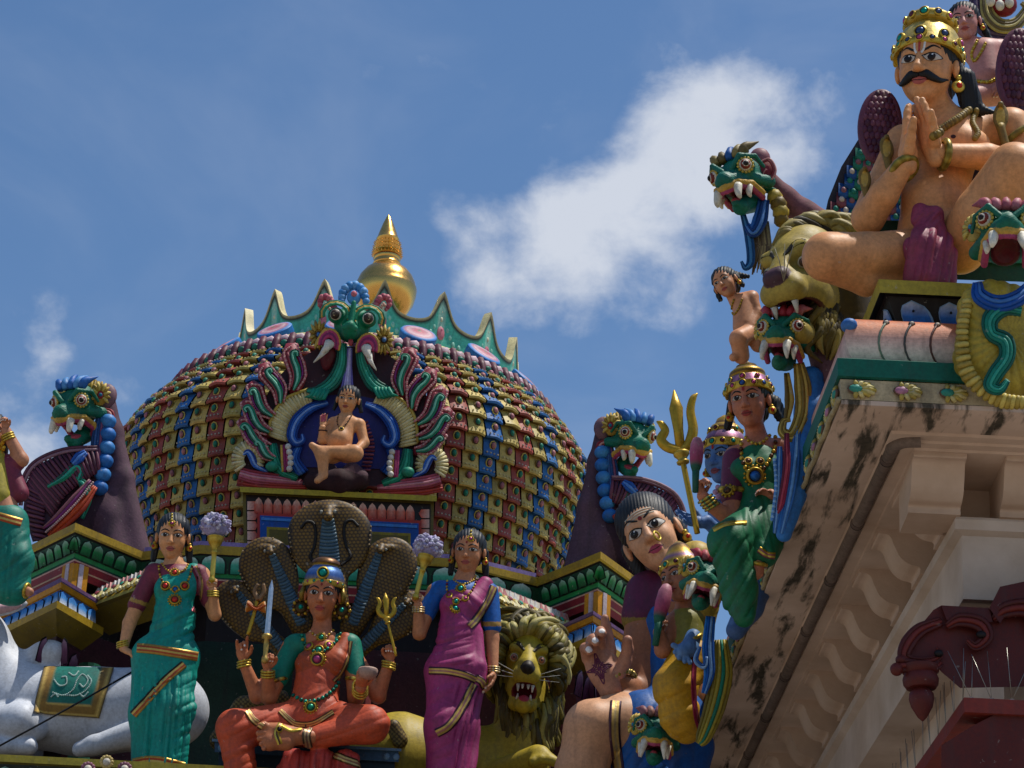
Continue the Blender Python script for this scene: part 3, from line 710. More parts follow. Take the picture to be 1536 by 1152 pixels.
for j in range(NC):
    th0 = 2 * math.pi * (j + .5) / NC; cl = seq[j % 4]
    for i in range(NR):
        tb, tt = i * rh, (i + 1.14) * rh; hw = math.pi / NC * .925; jl = RNG.normal(0, .8); js = RNG.normal(0, .5)
        jit = RNG.normal(0, .075, 3); cc = np.clip(np.array(col(cl)) * (1 + jit[0] + .35 * jit), 0, 1); K = 7
        V, C = [], []
        for u, lift in ((1.0, -1.5), (.55, 3.0), (.18, 7.0), (.0, 9.6), (-.08, 7.8)):
            for k in range(K):
                x = k / (K - 1) * 2 - 1; sc = (.035 * abs(math.sin(x * math.pi * 2.5)) if u <= 0 else 0)
                V.append(dome_pt(tb + (u - sc) * (tt - tb), th0 + x * hw, (lift * (1 + .1 * jl) + 2.6 * (1 - x * x) + x * js) * DS)); C.append(cc )
        for k in range(K):                              # underside back to the shell
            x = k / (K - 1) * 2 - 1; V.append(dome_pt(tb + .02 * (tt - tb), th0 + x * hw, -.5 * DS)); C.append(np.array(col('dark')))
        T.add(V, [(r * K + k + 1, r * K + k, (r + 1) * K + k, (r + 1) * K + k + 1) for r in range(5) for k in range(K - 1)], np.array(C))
        if 0 <= i < NR and abs(((th0 + math.pi) % (2 * math.pi)) - math.pi) < 1.75:
            g = gemc[cl][i % 2]; o = dome_pt(tb + .5 * (tt - tb), th0, 7.0 * DS); n = unit(dome_pt(tb + .5 * (tt - tb), th0, 9 * DS) - o); e1 = np.array((math.cos(th0), math.sin(th0), 0)); e2 = np.cross(n, e1)
            T.sphere(o, (6.0 * DS, 7.4 * DS, 1.6 * DS), 'c8b05a' if cl != 'c0aa64' else '7a5c20', 8, 5, np.array([e1, e2, n]))
            T.sphere(o + n * .9 * DS, (4.6 * DS, 5.8 * DS, 1.8 * DS), 'dark', 8, 5, np.array([e1, e2, n]))
            T.sphere(o + n * 1.6 * DS, (3.6 * DS, 4.8 * DS, 3.2 * DS), g, 8, 5, np.array([e1, e2, n]))
            for k in range(4):                          # little raised drops along the tile's lower edge
                x = (k - 1.5) / 2; T.sphere(dome_pt(tb + .12 * (tt - tb), th0 + x * hw * .9, 10.6 * DS), 1.5 * DS, 'c8b884' if cl == 'c0aa64' else 'b0a89a', 5, 4)
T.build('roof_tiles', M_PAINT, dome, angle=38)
# garland of petals under the crest
gc = dome_ctr(634); gR = 281 * mpp(gc)
G = MB(); n = 78
ring = lambda R, dz, nn=120: [gc + np.array((math.sin(2 * math.pi * i / nn) * R, -math.cos(2 * math.pi * i / nn) * R, dz)) for i in range(nn + 1)]
G.tube(ring(gR - 6 * DS, 2 * DS), 12 * DS, 'maroon', 10, cap=False)
for i in range(n):
    th = 2 * math.pi * (i + .5) / n; e = np.array((math.sin(th), -math.cos(th), 0)); tdir = np.array((math.cos(th), math.sin(th), 0)); nn = unit(e * .75 + np.array((0, 0, -.25))); up = np.cross(nn, tdir)
    c = gc + e * (gR + 4 * DS)
    G.sphere(c + up * -2 * DS, (12 * DS, 16 * DS, 6 * DS), 'd0b4ba', 9, 6, np.array([tdir, up, nn])); G.sphere(c + nn * 3 * DS, (9 * DS, 9 * DS, 4 * DS), '7a4a58', 9, 6, np.array([tdir, up, nn]))
    G.sphere(c + nn * 6 * DS, (6.5 * DS, 6 * DS, 4 * DS), '1f6a58', 8, 6, np.array([tdir, up, nn]))
    th2 = 2 * math.pi * i / n; e = np.array((math.sin(th2), -math.cos(th2), 0)); q = gc + e * (gR + 5 * DS)
    G.tube([q + np.array((0, 0, 12 * DS)), q + e * 6 * DS, q + e * 9 * DS - np.array((0, 0, 11 * DS)), q + e * 15 * DS - np.array((0, 0, 17 * DS))], [6 * DS, 6.5 * DS, 5 * DS, 1.2 * DS], '5a2c3a', 6)
G.V = [tuple(lean(v, gc, 620)) for v in G.V]; G.build('petal_garland', M_PAINT, dome)
# cap between garland and crest, discs, crest and finial
def capring(py, R): c = dome_ctr(py); return c, R * mpp(c)
cp = MB(); V = []; ns = 72; rows = [(631, 275, 'b9a85a'), (620, 271, 'd8cfa0'), (607, 254, 'cfc490'), (586, 206, 'bfb070'), (572, 188, '2c6e62'), (560, 140, '2c6e62'), (545, 20, '2c6e62')]; C = []
for py, R, cl in rows:
    c, r = capring(py, R)
    for j in range(ns): a = 2 * math.pi * j / ns; V.append(c + np.array((math.sin(a) * r, -math.cos(a) * r, 0))); C.append(col(cl))
V = [lean(v, dome_ctr(570)) for v in V]
cp.add(V, [(i * ns + j, i * ns + (j + 1) % ns, (i + 1) * ns + (j + 1) % ns, (i + 1) * ns + j) for i in range(len(rows) - 1) for j in range(ns)], np.array(C)); cp.build('dome_cap', M_PAINT, dome)
NP = 15; OFF = math.radians(3.6)
dc, dr = capring(603, 260)
disc0 = None
for k in range(NP):
    th = OFF + 2 * math.pi * (k + .55) / NP; e = np.array((math.sin(th), -math.cos(th), 0)); ax = unit(e * .70 + np.array((0, 0, .72))); d = MB()
    d.lathe((0, 0, 0), ax, [(0, 0, 'blue'), (26 * DS, 0, '2a5aa0'), (27 * DS, 3 * DS, '3a78c0'), (27 * DS, 13 * DS, '3a78c0'), (25 * DS, 15 * DS, '5a94d0'), (20 * DS, 15.5 * DS, 'b87a8a'), (17 * DS, 16 * DS, 'ccaeb2'), (10 * DS, 16.5 * DS, 'b87a86'), (5 * DS, 17 * DS, 'b8626e'), (0, 17.5 * DS, '2f8a6a')], 28)
    d.V = [tuple(np.array(v) + dc + e * dr * .95 - np.array((0, 0, 4 * DS))) for v in d.V]
    d.V = [tuple(lean(v, dc)) for v in d.V]
    d.build('roof_disc', M_PAINT, dome, angle=40)
cc, cR = capring(578, 208)
CR = MB(); n = NP * 24; prof = []
def crest_h(u):                         # u in -1..1 around one point of the crest
    a = abs(u); return 20 + 54 * (math.exp(-(a / .28) ** 2) * .55 + .45 * (1 - a) ** 2)
V, C = [], []
m = 9
for i in range(n):
    ph = 2 * math.pi * i / n; u = ((i / 24 + .5) % 1) * 2 - 1; th = OFF + ph - math.pi / NP * 0; e = np.array((math.sin(th), -math.cos(th), 0)); h = crest_h(u)
    for lay in (0, 1):
        for q in range(m):
            t = q / (m - 1); z = -20 + (h + 20) * t; out = 6 * t * t + (0 if lay == 0 else -13); rim = t > .86
            V.append(cc + e * (cR + out * DS) + np.array((0, 0, z * DS))); 
            C.append(col('cream') if t > .93 else (col('231c18') if t > .84 else col('58b8a2' if (abs(u) > .12 or t < .2) else '9fd0bc') if lay == 0 else col('bfae78')))
F = []
for i in range(n):
    a = i * 2 * m; b_ = ((i + 1) % n) * 2 * m
    for q in range(m - 1):
        F.append((a + q, b_ + q, b_ + q + 1, a + q + 1)); F.append((a + m + q, a + m + q + 1, b_ + m + q + 1, b_ + m + q))
    F.append((a + m - 1, b_ + m - 1, b_ + 2 * m - 1, a + 2 * m - 1))
CR.add(V, F, np.array(C))
for k in range(NP):
    th = OFF + 2 * math.pi * k / NP
    for z, r, cl in ((8, 8, 'c77a86'), (11, 4.5, '8a2f4a'), (30, 3, 'd8d4b8'), (42, 2, 'd8d4b8')):
        e = np.array((math.sin(th), -math.cos(th), 0)); CR.sphere(cc + e * (cR + 1.2 * DS) + np.array((0, 0, z * DS)), (r * .8 * DS, 2 * DS, r * 1.4 * DS), cl, 7, 5, np.array([(math.cos(th), math.sin(th), 0), tuple(e), (0, 0, 1)]))
    for s_ in (-1, 1):
        for z, w_ in ((6, 16), (16, 11), (-4, 22), (-6, 32)):
            t2 = th + s_ * w_ * DS / cR; e = np.array((math.sin(t2), -math.cos(t2), 0)); CR.sphere(cc + e * (cR + 1 * DS) + np.array((0, 0, z * DS)), (3 * DS, 1.5 * DS, 5 * DS), '8fc9b4', 6, 5, np.array([(math.cos(t2), math.sin(t2), 0), tuple(e), (0, 0, 1)]))
CR.V = [tuple(lean(v, cc)) for v in CR.V]; CR.build('crest', M_PAINT, dome, angle=50)
# finial
fb = P(577, 478, DY); ft = P(583, 322, DY); fs = mpp(fb); ax = unit(ft - fb); FH = float(np.linalg.norm(ft - fb)); k = FH / 100
fin = MB()
pr = [(8, -6), (13, -1), (21, 6), (26.5, 14), (29, 22), (29.6, 27), (29.3, 29), (28.4, 30.2), (28, 33), (25.4, 39), (20.5, 45), (15, 48.6), (13.2, 50.5), (13.6, 51.5), (12.8, 53), (12.4, 55), (13.2, 56.5), (13, 58), (11.5, 59)]
fin.lathe(fb, ax, [(r * .9 * k, h * k, 'e2ae5e') for r, h in pr], 48)
pr2 = [(11.5, 59), (12.6, 60), (9.8, 60.8), (12.2, 63), (12.3, 63.6), (9.4, 64.4), (11.5, 67), (11.6, 67.6), (8.8, 68.3), (10.6, 71), (10.8, 71.8), (8.6, 72.6), (9.8, 75), (9.9, 76), (9.2, 77), (8.0, 81), (4.6, 91), (1.6, 98), (.9, 99), (.3, 100)]
fin.lathe(fb, ax, [(r * k, h * k, 'e2ae5e') for r, h in pr2], 36)
for h, r in ((60, 12.4), (63.4, 12.2), (67.4, 11.5), (71.5, 10.7)):
    for j in range(26):
        a = 2 * math.pi * j / 26; e = np.array((math.cos(a), math.sin(a), 0)); c = fb + ax * h * k + e * r * k; fin.tube([c, c + (e * 1.6 + ax * .6) * k], [.7 * k, .15 * k], 'e2ae5e', 5)
fin.build('finial', M_GOLD, dome, angle=35)
# ---------------------------------------------------------------- cream building on the right: eave, brackets, wall
A0 = P(1262, 606, 9.5); Z0 = float(A0[2]); B0 = PZ(1040, 1152, Z0); V0 = PZ(1536, 619, Z0)
EU = unit((B0 - A0)[:2]); EV = unit((V0 - A0)[:2])           # along the side eave (away), along the front eave (right)
def off(path, o):                       # mitred inward offset of the L-shaped plan
    (p0, p1, p2) = path; d1 = unit(p1 - p0); d2 = unit(p2 - p1)
    n1 = np.array((d1[1], -d1[0])); n2 = np.array((d2[1], -d2[0]))
    if n1 @ EV < 0: n1 = -n1
    if n2 @ EU < 0: n2 = -n2
    # intersection of the offset lines
    M = np.array([d1, -d2]).T; t = np.linalg.solve(M, (p1 + n2 * o) - (p1 + n1 * o)); return [p0 + n1 * o, p1 + n1 * o + d1 * t[0], p2 + n2 * o]
PLAN = [A0[:2] + EU * 9.0, A0[:2].copy(), A0[:2] + EV * 4.0]
def sweepL(mb, prof, plan=None):        # prof: (offset inward, height over the eave, colour)
    rows = [[np.array((*q, Z0 + z)) for q in off(plan or PLAN, o)] for o, z, c in prof]
    for (ra, rb, (o, z, c)) in zip(rows[:-1], rows[1:], prof):
        for i in range(2):
            mb.add([ra[i], ra[i + 1], rb[i + 1], rb[i]], [(0, 1, 2, 3)], c)
    return mb
def plaster(name, base, dark=None, amount=.5):
    m, N, L, B = newmat(name); tc = nd(N, 'ShaderNodeTexCoord')
    n1 = nd(N, 'ShaderNodeTexNoise', Scale=2.2, Detail=8.0, Roughness=.6); n2 = nd(N, 'ShaderNodeTexNoise', Scale=40.0, Detail=5.0, Roughness=.7)
    L.new(tc.outputs['Object'], n1.inputs['Vector']); L.new(tc.outputs['Object'], n2.inputs['Vector'])
    r = nd(N, 'ShaderNodeValToRGB'); r.color_ramp.elements[0].position = .3; r.color_ramp.elements[1].position = .72
    r.color_ramp.elements[0].color = (base[0] * .66, base[1] * .60, base[2] * .54, 1); r.color_ramp.elements[1].color = (*base, 1); L.new(n1.outputs['Fac'], r.inputs[0])
    out = r.outputs[0]
    if dark:
        mp = nd(N, 'ShaderNodeMapping'); L.new(tc.outputs['Object'], mp.inputs['Vector']); mp.inputs['Rotation'].default_value = (0, 0, math.atan2(EU[1], EU[0])); mp.inputs['Scale'].default_value = (5.5, 1.0, 1)
        n3 = nd(N, 'ShaderNodeTexNoise', Scale=1.9, Detail=10.0, Roughness=.62, Distortion=.35); L.new(mp.outputs[0], n3.inputs['Vector'])
        st = nd(N, 'ShaderNodeValToRGB'); st.color_ramp.elements[0].position = .497; st.color_ramp.elements[1].position = .60; L.new(n3.outputs['Fac'], st.inputs[0])
        n4 = nd(N, 'ShaderNodeTexNoise', Scale=24.0, Detail=6.0, Roughness=.7); L.new(tc.outputs['Object'], n4.inputs['Vector'])
        sp = nd(N, 'ShaderNodeValToRGB'); sp.color_ramp.elements[0].position = .35; sp.color_ramp.elements[1].position = .8; sp.color_ramp.elements[0].color = (*dark, 1); sp.color_ramp.elements[1].color = (dark[0] * 3.2, dark[1] * 3, dark[2] * 2.6, 1); L.new(n4.outputs['Fac'], sp.inputs[0])
        mx = nd(N, 'ShaderNodeMix', data_type='RGBA'); L.new(st.outputs[0], mx.inputs[0]); L.new(out, mx.inputs[6]); L.new(sp.outputs[0], mx.inputs[7]); out = mx.outputs[2]
    L.new(out, B.inputs['Base Color']); B.inputs['Roughness'].default_value = .85; B.inputs['Specular IOR Level'].default_value = .2
    b = nd(N, 'ShaderNodeBump', Strength=.35, Distance=.006); L.new(n2.outputs['Fac'], b.inputs['Height']); L.new(b.outputs[0], B.inputs['Normal'])
    return m
M_CREAM = plaster('cream_plaster', (.70, .54, .425)); M_STAIN = plaster('stained_plaster', (.70, .54, .43), (.042, .036, .028), 1.0)
M_CREAM2 = plaster('pale_plaster', (.66, .55, .46))
rb = empty('cream_building', (A0[0] + .6, A0[1] + .6, 0), 'cream plastered building corner with S shaped brackets under its wide stained eave', 'building')
mb = MB(); sweepL(mb, [(.0, .02, 'cream'), (0, 0, 'cream'), (.245, -.0, 'cream')]); mb.build('eave_soffit', M_STAIN, rb, smooth=False)
mb = MB(); sweepL(mb, [(.245, 0.001, 'cream'), (.25, -.012, 'cream'), (.305, -.012, 'cream'), (.31, -.022, 'cream'), (.36, -.022, 'cream'), (.365, -.032, 'cream'), (.78, -.032, 'cream'), (.78, -.235, 'cream')]); mb.build('cornice_moulding', M_CREAM, rb, smooth=False)
mb = MB(); sweepL(mb, [(.02, .0, 'cream'), (.6, .35, 'cream'), (1.2, .36, 'cream')]); mb.build('roof_slab', M_ROUGH, rb, smooth=False)
mb = MB(); sweepL(mb, [(.78, -.235, 'cream'), (.575, -.235, 'cream'), (.565, -.25, 'cream'), (.565, -.295, 'cream'), (.60, -.31, 'cream'), (.60, -.59, 'cream'), (.80, -.59, 'cream'), (.82, -3.0, 'cream'), (.82, -Z0 - .0, 'cream')]); mb.build('wall', M_CREAM2, rb, smooth=False)
# S-shaped brackets: one profile, copied along both eaves
prof = smoothline([(.378, -.032), (.378, -.052), (.405, -.054), (.428, -.068), (.446, -.112), (.472, -.162), (.512, -.192), (.556, -.204), (.556, -.235)], 5)
def bracket(name, at, along, inward, w):
    b = MB(); poly = [np.array((*(at + inward * o), Z0 + z)) for o, z in prof] + [np.array((*(at + inward * .80), Z0 - .235)), np.array((*(at + inward * .80), Z0 - .03))]
    v = np.array((*(along * w), 0)); b.prism(poly, v, 'cream')
    c = b.build(name, M_CREAM, rb, smooth=False); return c
n1 = np.array((EU[1], -EU[0])); n1 = n1 if n1 @ EV > 0 else -n1
n2 = np.array((EV[1], -EV[0])); n2 = n2 if n2 @ EU > 0 else -n2
side0 = None
_k0 = PZ(1352, 735, Z0 - .05)           # first side bracket seen next to the corner
t0 = float((_k0[:2] - A0[:2]) @ EU)
for i in range(15):
    tt = t0 + i * .52
    if side0 is None: side0 = bracket('eave_bracket', A0[:2] + EU * tt, EU, n1, .21)
    else:
        c = side0.copy(); COLL.objects.link(c); c.location = side0.location + Vector((*(EU * .52 * i), 0))
tf = float((PZ(1375, 690, Z0 - .1)[:2] - A0[:2]) @ EV)
f0 = bracket('eave_bracket', A0[:2] + EV * tf, EV, n2, .22)
for i in range(1, 6):
    c = f0.copy(); COLL.objects.link(c); c.location = f0.location + Vector((*(EV * .385 * i), 0))
# drain pipe along the side soffit
b = MB(); base = off(PLAN, .275)
pa = np.array((*(base[1] + EU * .16), Z0 - .02)); pb = np.array((*(base[1] + EU * 8.5), Z0 - .02)); bend = [np.array((*(base[1] + EU * .02 + EV * .10), Z0 - .02)), np.array((*(base[1] + EU * .035 + EV * .035), Z0 - .02)), np.array((*(base[1] + EU * .09), Z0 - .02))]
b.tube(smoothline(bend + [pa], 6), .027, '7a6a60', 14)
b.tube([pa, pb], .027, '7a6a60', 14)
for i in range(9):
    q = pa + (pb - pa) * (i * .75 + .05) / 8.3; b.tube([q, q + np.array((*EU, 0)) * .03], .0305, '6a5a52', 14); b.tube([q + np.array((*EU, 0)) * .032, q + np.array((*EU, 0)) * .036], .031, '2a2422', 14)
b.build('drain_pipe', M_ROUGH, rb, angle=40)
# ---------------------------------------------------------------- tiers of the left temple
C1 = P(113, 786, 15.8); ZT = float(C1[2])
C2 = PZ(901, 829, ZT)
def sweep_plan(mb, path, prof, z0):
    """open plan path (xy list) with mitred offsets; positive offset = away from the viewer"""
    path = [np.asarray(p, float)[:2] for p in path]; n = len(path)
    def offs(o):
        out = []
        for i in range(n):
            ds = []
            if i > 0: ds.append(unit(path[i] - path[i - 1]))
            if i < n - 1: ds.append(unit(path[i + 1] - path[i]))
            ns = [np.array((-d[1], d[0])) for d in ds]
            m = unit(sum(ns)); out.append(path[i] + m * o / max(m @ ns[0], .35))
        return out
    rows = [[np.array((*q, z0 + z)) for q in offs(o)] for o, z, c in prof]
    for ra, rb, (o, z, c) in zip(rows[:-1], rows[1:], prof):
        for i in range(n - 1): mb.add([ra[i], rb[i], rb[i + 1], ra[i + 1]], [(0, 1, 2, 3)], c)
    return offs
def petal_band(mb, path, o0, o1, za, zb, z0, w, cols, lift=.012, inner=True):
    """row of lotus petals with rounded tops and dark outlines on a sloped band; cols: tip, mid, root, outline"""
    path = [np.asarray(p, float)[:2] for p in path]
    for i in range(len(path) - 1):
        d = path[i + 1] - path[i]; L = np.linalg.norm(d); d = d / L; nrm = np.array((-d[1], d[0]))
        n = max(1, int(round(L / w))); ww = L / n
        for k in range(n):
            mid = path[i] + d * ww * (k + .5)
            def pt(x, t, l): q = mid + d * x * ww * .5 + nrm * (o1 + (o0 - o1) * t); return np.array((q[0] - nrm[0] * l, q[1] - nrm[1] * l, z0 + zb + (za - zb) * t))
            for s_, l_, cs in ((1.0, lift * .4, [cols[3]] * 3), (.86, lift, cols)):
                V, C = [], []; rows = 6
                for r in range(rows + 1):
                    t = r / rows; hw = s_ * (.92 if t < .5 else .92 * math.sqrt(max(1 - ((t - .5) / .5) ** 2, 0)))
                    for x in (-1, -.5, 0, .5, 1):
                        V.append(pt(x * hw, .04 + t * .92 * (1 if s_ == 1 else .93), l_ * (1.25 - .5 * abs(x)) if s_ < 1 else l_))
                        a, b_, c_ = (np.array(col(q)) for q in cs[:3]); C.append(a * max(0, t * 2 - 1) + b_ * (1 - abs(t * 2 - 1)) + c_ * max(0, 1 - 2 * t))
                mb.add(V, [(r * 5 + x, r * 5 + x + 1, (r + 1) * 5 + x + 1, (r + 1) * 5 + x) for r in range(rows) for x in range(4)], np.array(C))
    return mb
tw = empty('temple_wall', (C1[0] * .5 + C2[0] * .5, 16.2, 0), 'painted stepped temple tiers of green lotus bands and dark recesses below the tiled dome', 'wall')
pl = PZ(-60, 872, ZT); p1 = PZ(214, 829, ZT); p4 = PZ(806, 868, ZT); p5 = PZ(1010, 908, ZT)
f1, f2 = PZ(300, 819, ZT), PZ(690, 840, ZT)
U = 1 * mpp(C1)                                                 # metres per photo pixel here
PATH1 = [pl, C1, p1, f1, f2, p4, C2, p5]
mb = MB()
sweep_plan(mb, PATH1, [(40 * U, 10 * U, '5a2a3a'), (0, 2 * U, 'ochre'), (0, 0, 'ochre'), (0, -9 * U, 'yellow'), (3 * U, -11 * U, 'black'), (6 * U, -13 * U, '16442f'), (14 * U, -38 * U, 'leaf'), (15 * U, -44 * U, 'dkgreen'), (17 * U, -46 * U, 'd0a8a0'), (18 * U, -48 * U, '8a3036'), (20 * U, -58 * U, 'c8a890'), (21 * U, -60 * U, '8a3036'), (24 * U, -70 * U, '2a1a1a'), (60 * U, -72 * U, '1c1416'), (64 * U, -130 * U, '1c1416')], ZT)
petal_band(mb, [pl, C1, p1], 6 * U, 14 * U, -13 * U, -38 * U, ZT, 24 * U, ('a8c8b0', '2f8a4e', '14502c', '0c1a12'))
petal_band(mb, [p4, C2, p5], 6 * U, 14 * U, -13 * U, -38 * U, ZT, 24 * U, ('a8c8b0', '2f8a4e', '14502c', '0c1a12'))
petal_band(mb, [p1, f1, f2, p4], 6 * U, 14 * U, -8 * U, -40 * U, ZT, 46 * U, ('e4ece4', '58b89a', '1f7a5e', '0c1a14'))
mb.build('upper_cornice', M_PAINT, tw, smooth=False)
# lavender line over the straight middle part
mb = MB(); sweep_plan(mb, [p1, f1, f2, p4], [(14 * U, 12 * U, 'purple'), (4 * U, 10 * U, '8a78a8'), (4 * U, 3 * U, 'purple'), (8 * U, 1 * U, 'purple')], ZT); mb.build('lavender_moulding', M_PAINT, tw, smooth=False)
# little orange pilasters under the corners
for c in (C1, C2):
    b = MB(); a = math.radians(45); q = np.array((c[0], c[1] + 50 * U, ZT - 78 * U))
    R = np.array([(math.cos(a), math.sin(a), 0), (-math.sin(a), math.cos(a), 0), (0, 0, 1)])
    b.box(q, (14 * U, 14 * U, 28 * U), 'd09030', R); b.box(q, (15.5 * U, 4 * U, 28.2 * U), 'c8b8c0', R); b.box(q, (4 * U, 15.5 * U, 28.2 * U), 'c8b8c0', R); b.build('pilaster', M_PAINT, tw, smooth=False)
# second tier: corner blocks with blue petals
Z2 = float(P(92, 868, 15.55)[2]); D1 = P(92, 868, 15.55); D2 = PZ(890, 918, Z2)
for c, e0, e1 in ((D1, (-40, 935), (150, 903)), (D2, (845, 938), (990, 985))):
    pa, pb = PZ(*e0, Z2), PZ(*e1, Z2); b = MB()
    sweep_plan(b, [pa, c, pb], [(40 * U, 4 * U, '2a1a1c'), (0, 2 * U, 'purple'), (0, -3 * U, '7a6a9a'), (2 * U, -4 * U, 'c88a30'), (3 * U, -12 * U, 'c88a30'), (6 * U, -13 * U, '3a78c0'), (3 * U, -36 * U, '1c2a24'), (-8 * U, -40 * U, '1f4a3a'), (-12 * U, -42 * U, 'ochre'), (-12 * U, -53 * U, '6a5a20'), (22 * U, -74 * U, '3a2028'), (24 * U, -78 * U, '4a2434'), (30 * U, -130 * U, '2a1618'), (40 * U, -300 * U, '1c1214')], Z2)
    petal_band(b, [pa, c, pb], 6 * U, 3 * U, -13 * U, -36 * U, Z2, 25 * U, ('2f6ab8', '5a98d8', 'dfe4ea', '101a2a'))
    petal_band(b, [pa, c, pb], 24 * U, 30 * U, -80 * U, -124 * U, Z2, 26 * U, ('9a7a90', '6a3c58', '4a2038', '180c12'))
    b.build('lower_cornice', M_PAINT, tw, smooth=False)
# middle eave: sloped roof strip with shell ornaments and pale teeth, returning backwards at both ends
Z3 = float(P(120, 906, 16.1)[2]); q0, q1, q2, q3 = PZ(118, 906, Z3), PZ(232, 863, Z3), PZ(716, 886, Z3), PZ(872, 948, Z3)
for path in ([q0, q1], [q2, q3]):
  b = MB()
  sweep_plan(b, path, [(60 * U, 50 * U, '5a3a40'), (30 * U, 34 * U, 'c8c0b0'), (26 * U, 24 * U, '3a3030'), (24 * U, 22 * U, 'ochre'), (2 * U, -6 * U, 'b0a050'), (0, -12 * U, '5a4a1c'), (6 * U, -15 * U, '6a5a22'), (60 * U, -34 * U, '141012')], Z3)
  pp = [np.asarray(p)[:2] for p in path]
  for i in range(1):
      d = pp[i + 1] - pp[i]; L = np.linalg.norm(d); d /= L; nr = np.array((-d[1], d[0])); n = int(L / (21 * U))
      for k in range(n):
          m = pp[i] + d * L * (k + .5) / n
          def q(x, o, z): w_ = m + d * x * U + nr * o * U; return np.array((w_[0], w_[1], Z3 + z * U))
          fn = unit(np.array((-nr[0] * .8, -nr[1] * .8, .6))); tx = np.array((d[0], d[1], 0)); up = np.cross(tx, fn)
          if up[2] < 0: up = -up
          c = q(0, 10, 8)
          b.sphere(c, (10 * U, 14 * U, 2.4 * U), 'cfc48a', 10, 6, np.array([tx, up, fn]))
          for s_ in (-2, -1, 0, 1, 2): b.tube([c + fn * 2 * U - up * 2 * U, c + fn * 2.4 * U + (tx * s_ * 4.2 - up * (15 - abs(s_) * 1.3)) * U], [2.2 * U, 2.8 * U], 'yellow' if s_ % 2 else 'd8d0a8', 6)
          b.sphere(c + fn * 2.6 * U + up * 3 * U, (5.5 * U, 6.5 * U, 2 * U), '6a4a2a', 8, 5, np.array([tx, up, fn])); b.sphere(c + fn * 3.6 * U + up * 3 * U, (4 * U, 5 * U, 2.4 * U), ('2f9a80', 'a04a5a')[k % 2], 8, 5, np.array([tx, up, fn]))
          for x in (-5, 5):
              a0, a1, a2 = q(x - 5, 24, 22), q(x + 5, 24, 22), q(x, 27, 34); v = np.array((nr[0], nr[1], 0)) * 8 * U
              b.add([a0, a1, a2, a0 + v, a1 + v, a2 + v], [(0, 1, 2), (3, 5, 4), (0, 2, 5, 3), (1, 4, 5, 2)], ('d8d4d0', 'c88a88')[k % 2])
  b.build('shell_eave', M_PAINT, tw, smooth=False)
# dark back wall, niche bands and the lower ledge the statues stand on
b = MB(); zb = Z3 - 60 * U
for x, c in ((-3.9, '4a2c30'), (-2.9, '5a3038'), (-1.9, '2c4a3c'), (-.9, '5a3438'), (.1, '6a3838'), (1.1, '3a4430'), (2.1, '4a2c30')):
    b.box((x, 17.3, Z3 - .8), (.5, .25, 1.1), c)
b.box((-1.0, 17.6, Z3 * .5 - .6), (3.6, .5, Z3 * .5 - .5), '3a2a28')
for i in range(9):
    x = -3.4 + i * .62; b.tube([(x, 16.95, Z3 - 2.2), (x, 16.95, Z3 - .15)], .075, ('8a4644', '2f6e56')[i % 2], 12); b.box((x, 16.95, Z3 - .5), (.1, .1, .05), '6a5a28'); b.box((x, 16.95, Z3 - 1.1), (.1, .1, .04), '6a3438')
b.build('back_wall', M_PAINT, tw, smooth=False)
EL = P(0, 1131, 14.75); ZL = float(EL[2]); g0, g1 = PZ(-200, 1121, ZL), PZ(1100, 1188, ZL)
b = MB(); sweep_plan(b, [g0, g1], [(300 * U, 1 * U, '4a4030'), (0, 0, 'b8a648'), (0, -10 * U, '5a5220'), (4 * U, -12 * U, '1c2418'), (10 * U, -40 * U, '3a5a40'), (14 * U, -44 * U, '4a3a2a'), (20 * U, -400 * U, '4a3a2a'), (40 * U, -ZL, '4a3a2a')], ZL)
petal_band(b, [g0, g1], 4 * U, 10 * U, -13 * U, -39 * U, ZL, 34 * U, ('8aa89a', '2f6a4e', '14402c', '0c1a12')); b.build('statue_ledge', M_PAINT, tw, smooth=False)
# ---------------------------------------------------------------- two standing attendants with fly whisks
def folds(rules):
    """rules: (x0, y0, x1, y1, angle deg, wavelength, amp) boxes in photo px with soft edges"""
    def f(p, V):
        o = np.zeros(len(p))
        for x0, y0, x1, y1, a, wl, am in rules:
            w = np.clip((p[:, 0] - x0) / 8, 0, 1) * np.clip((x1 - p[:, 0]) / 8, 0, 1) * np.clip((p[:, 1] - y0) / 12, 0, 1) * np.clip((y1 - p[:, 1]) / 8 + .2, 0, 1)
            c, s = math.cos(math.radians(a)), math.sin(math.radians(a)); t = (p[:, 0] * c + p[:, 1] * s); u = (-p[:, 0] * s + p[:, 1] * c)
            ph = t / wl * 2 * math.pi + 1.1 * np.sin(u * .021 + 1) + .5 * np.sin(t * .07); o += 1.45 * w * am * (.65 * np.abs(np.sin(ph / 2)) ** .7 + .5 * np.abs(np.sin(ph * .31 + 1 + .02 * u)) ** .8 - .7) * (1 + .45 * np.sin(t * .21 + u * .013))
        return o
    return f
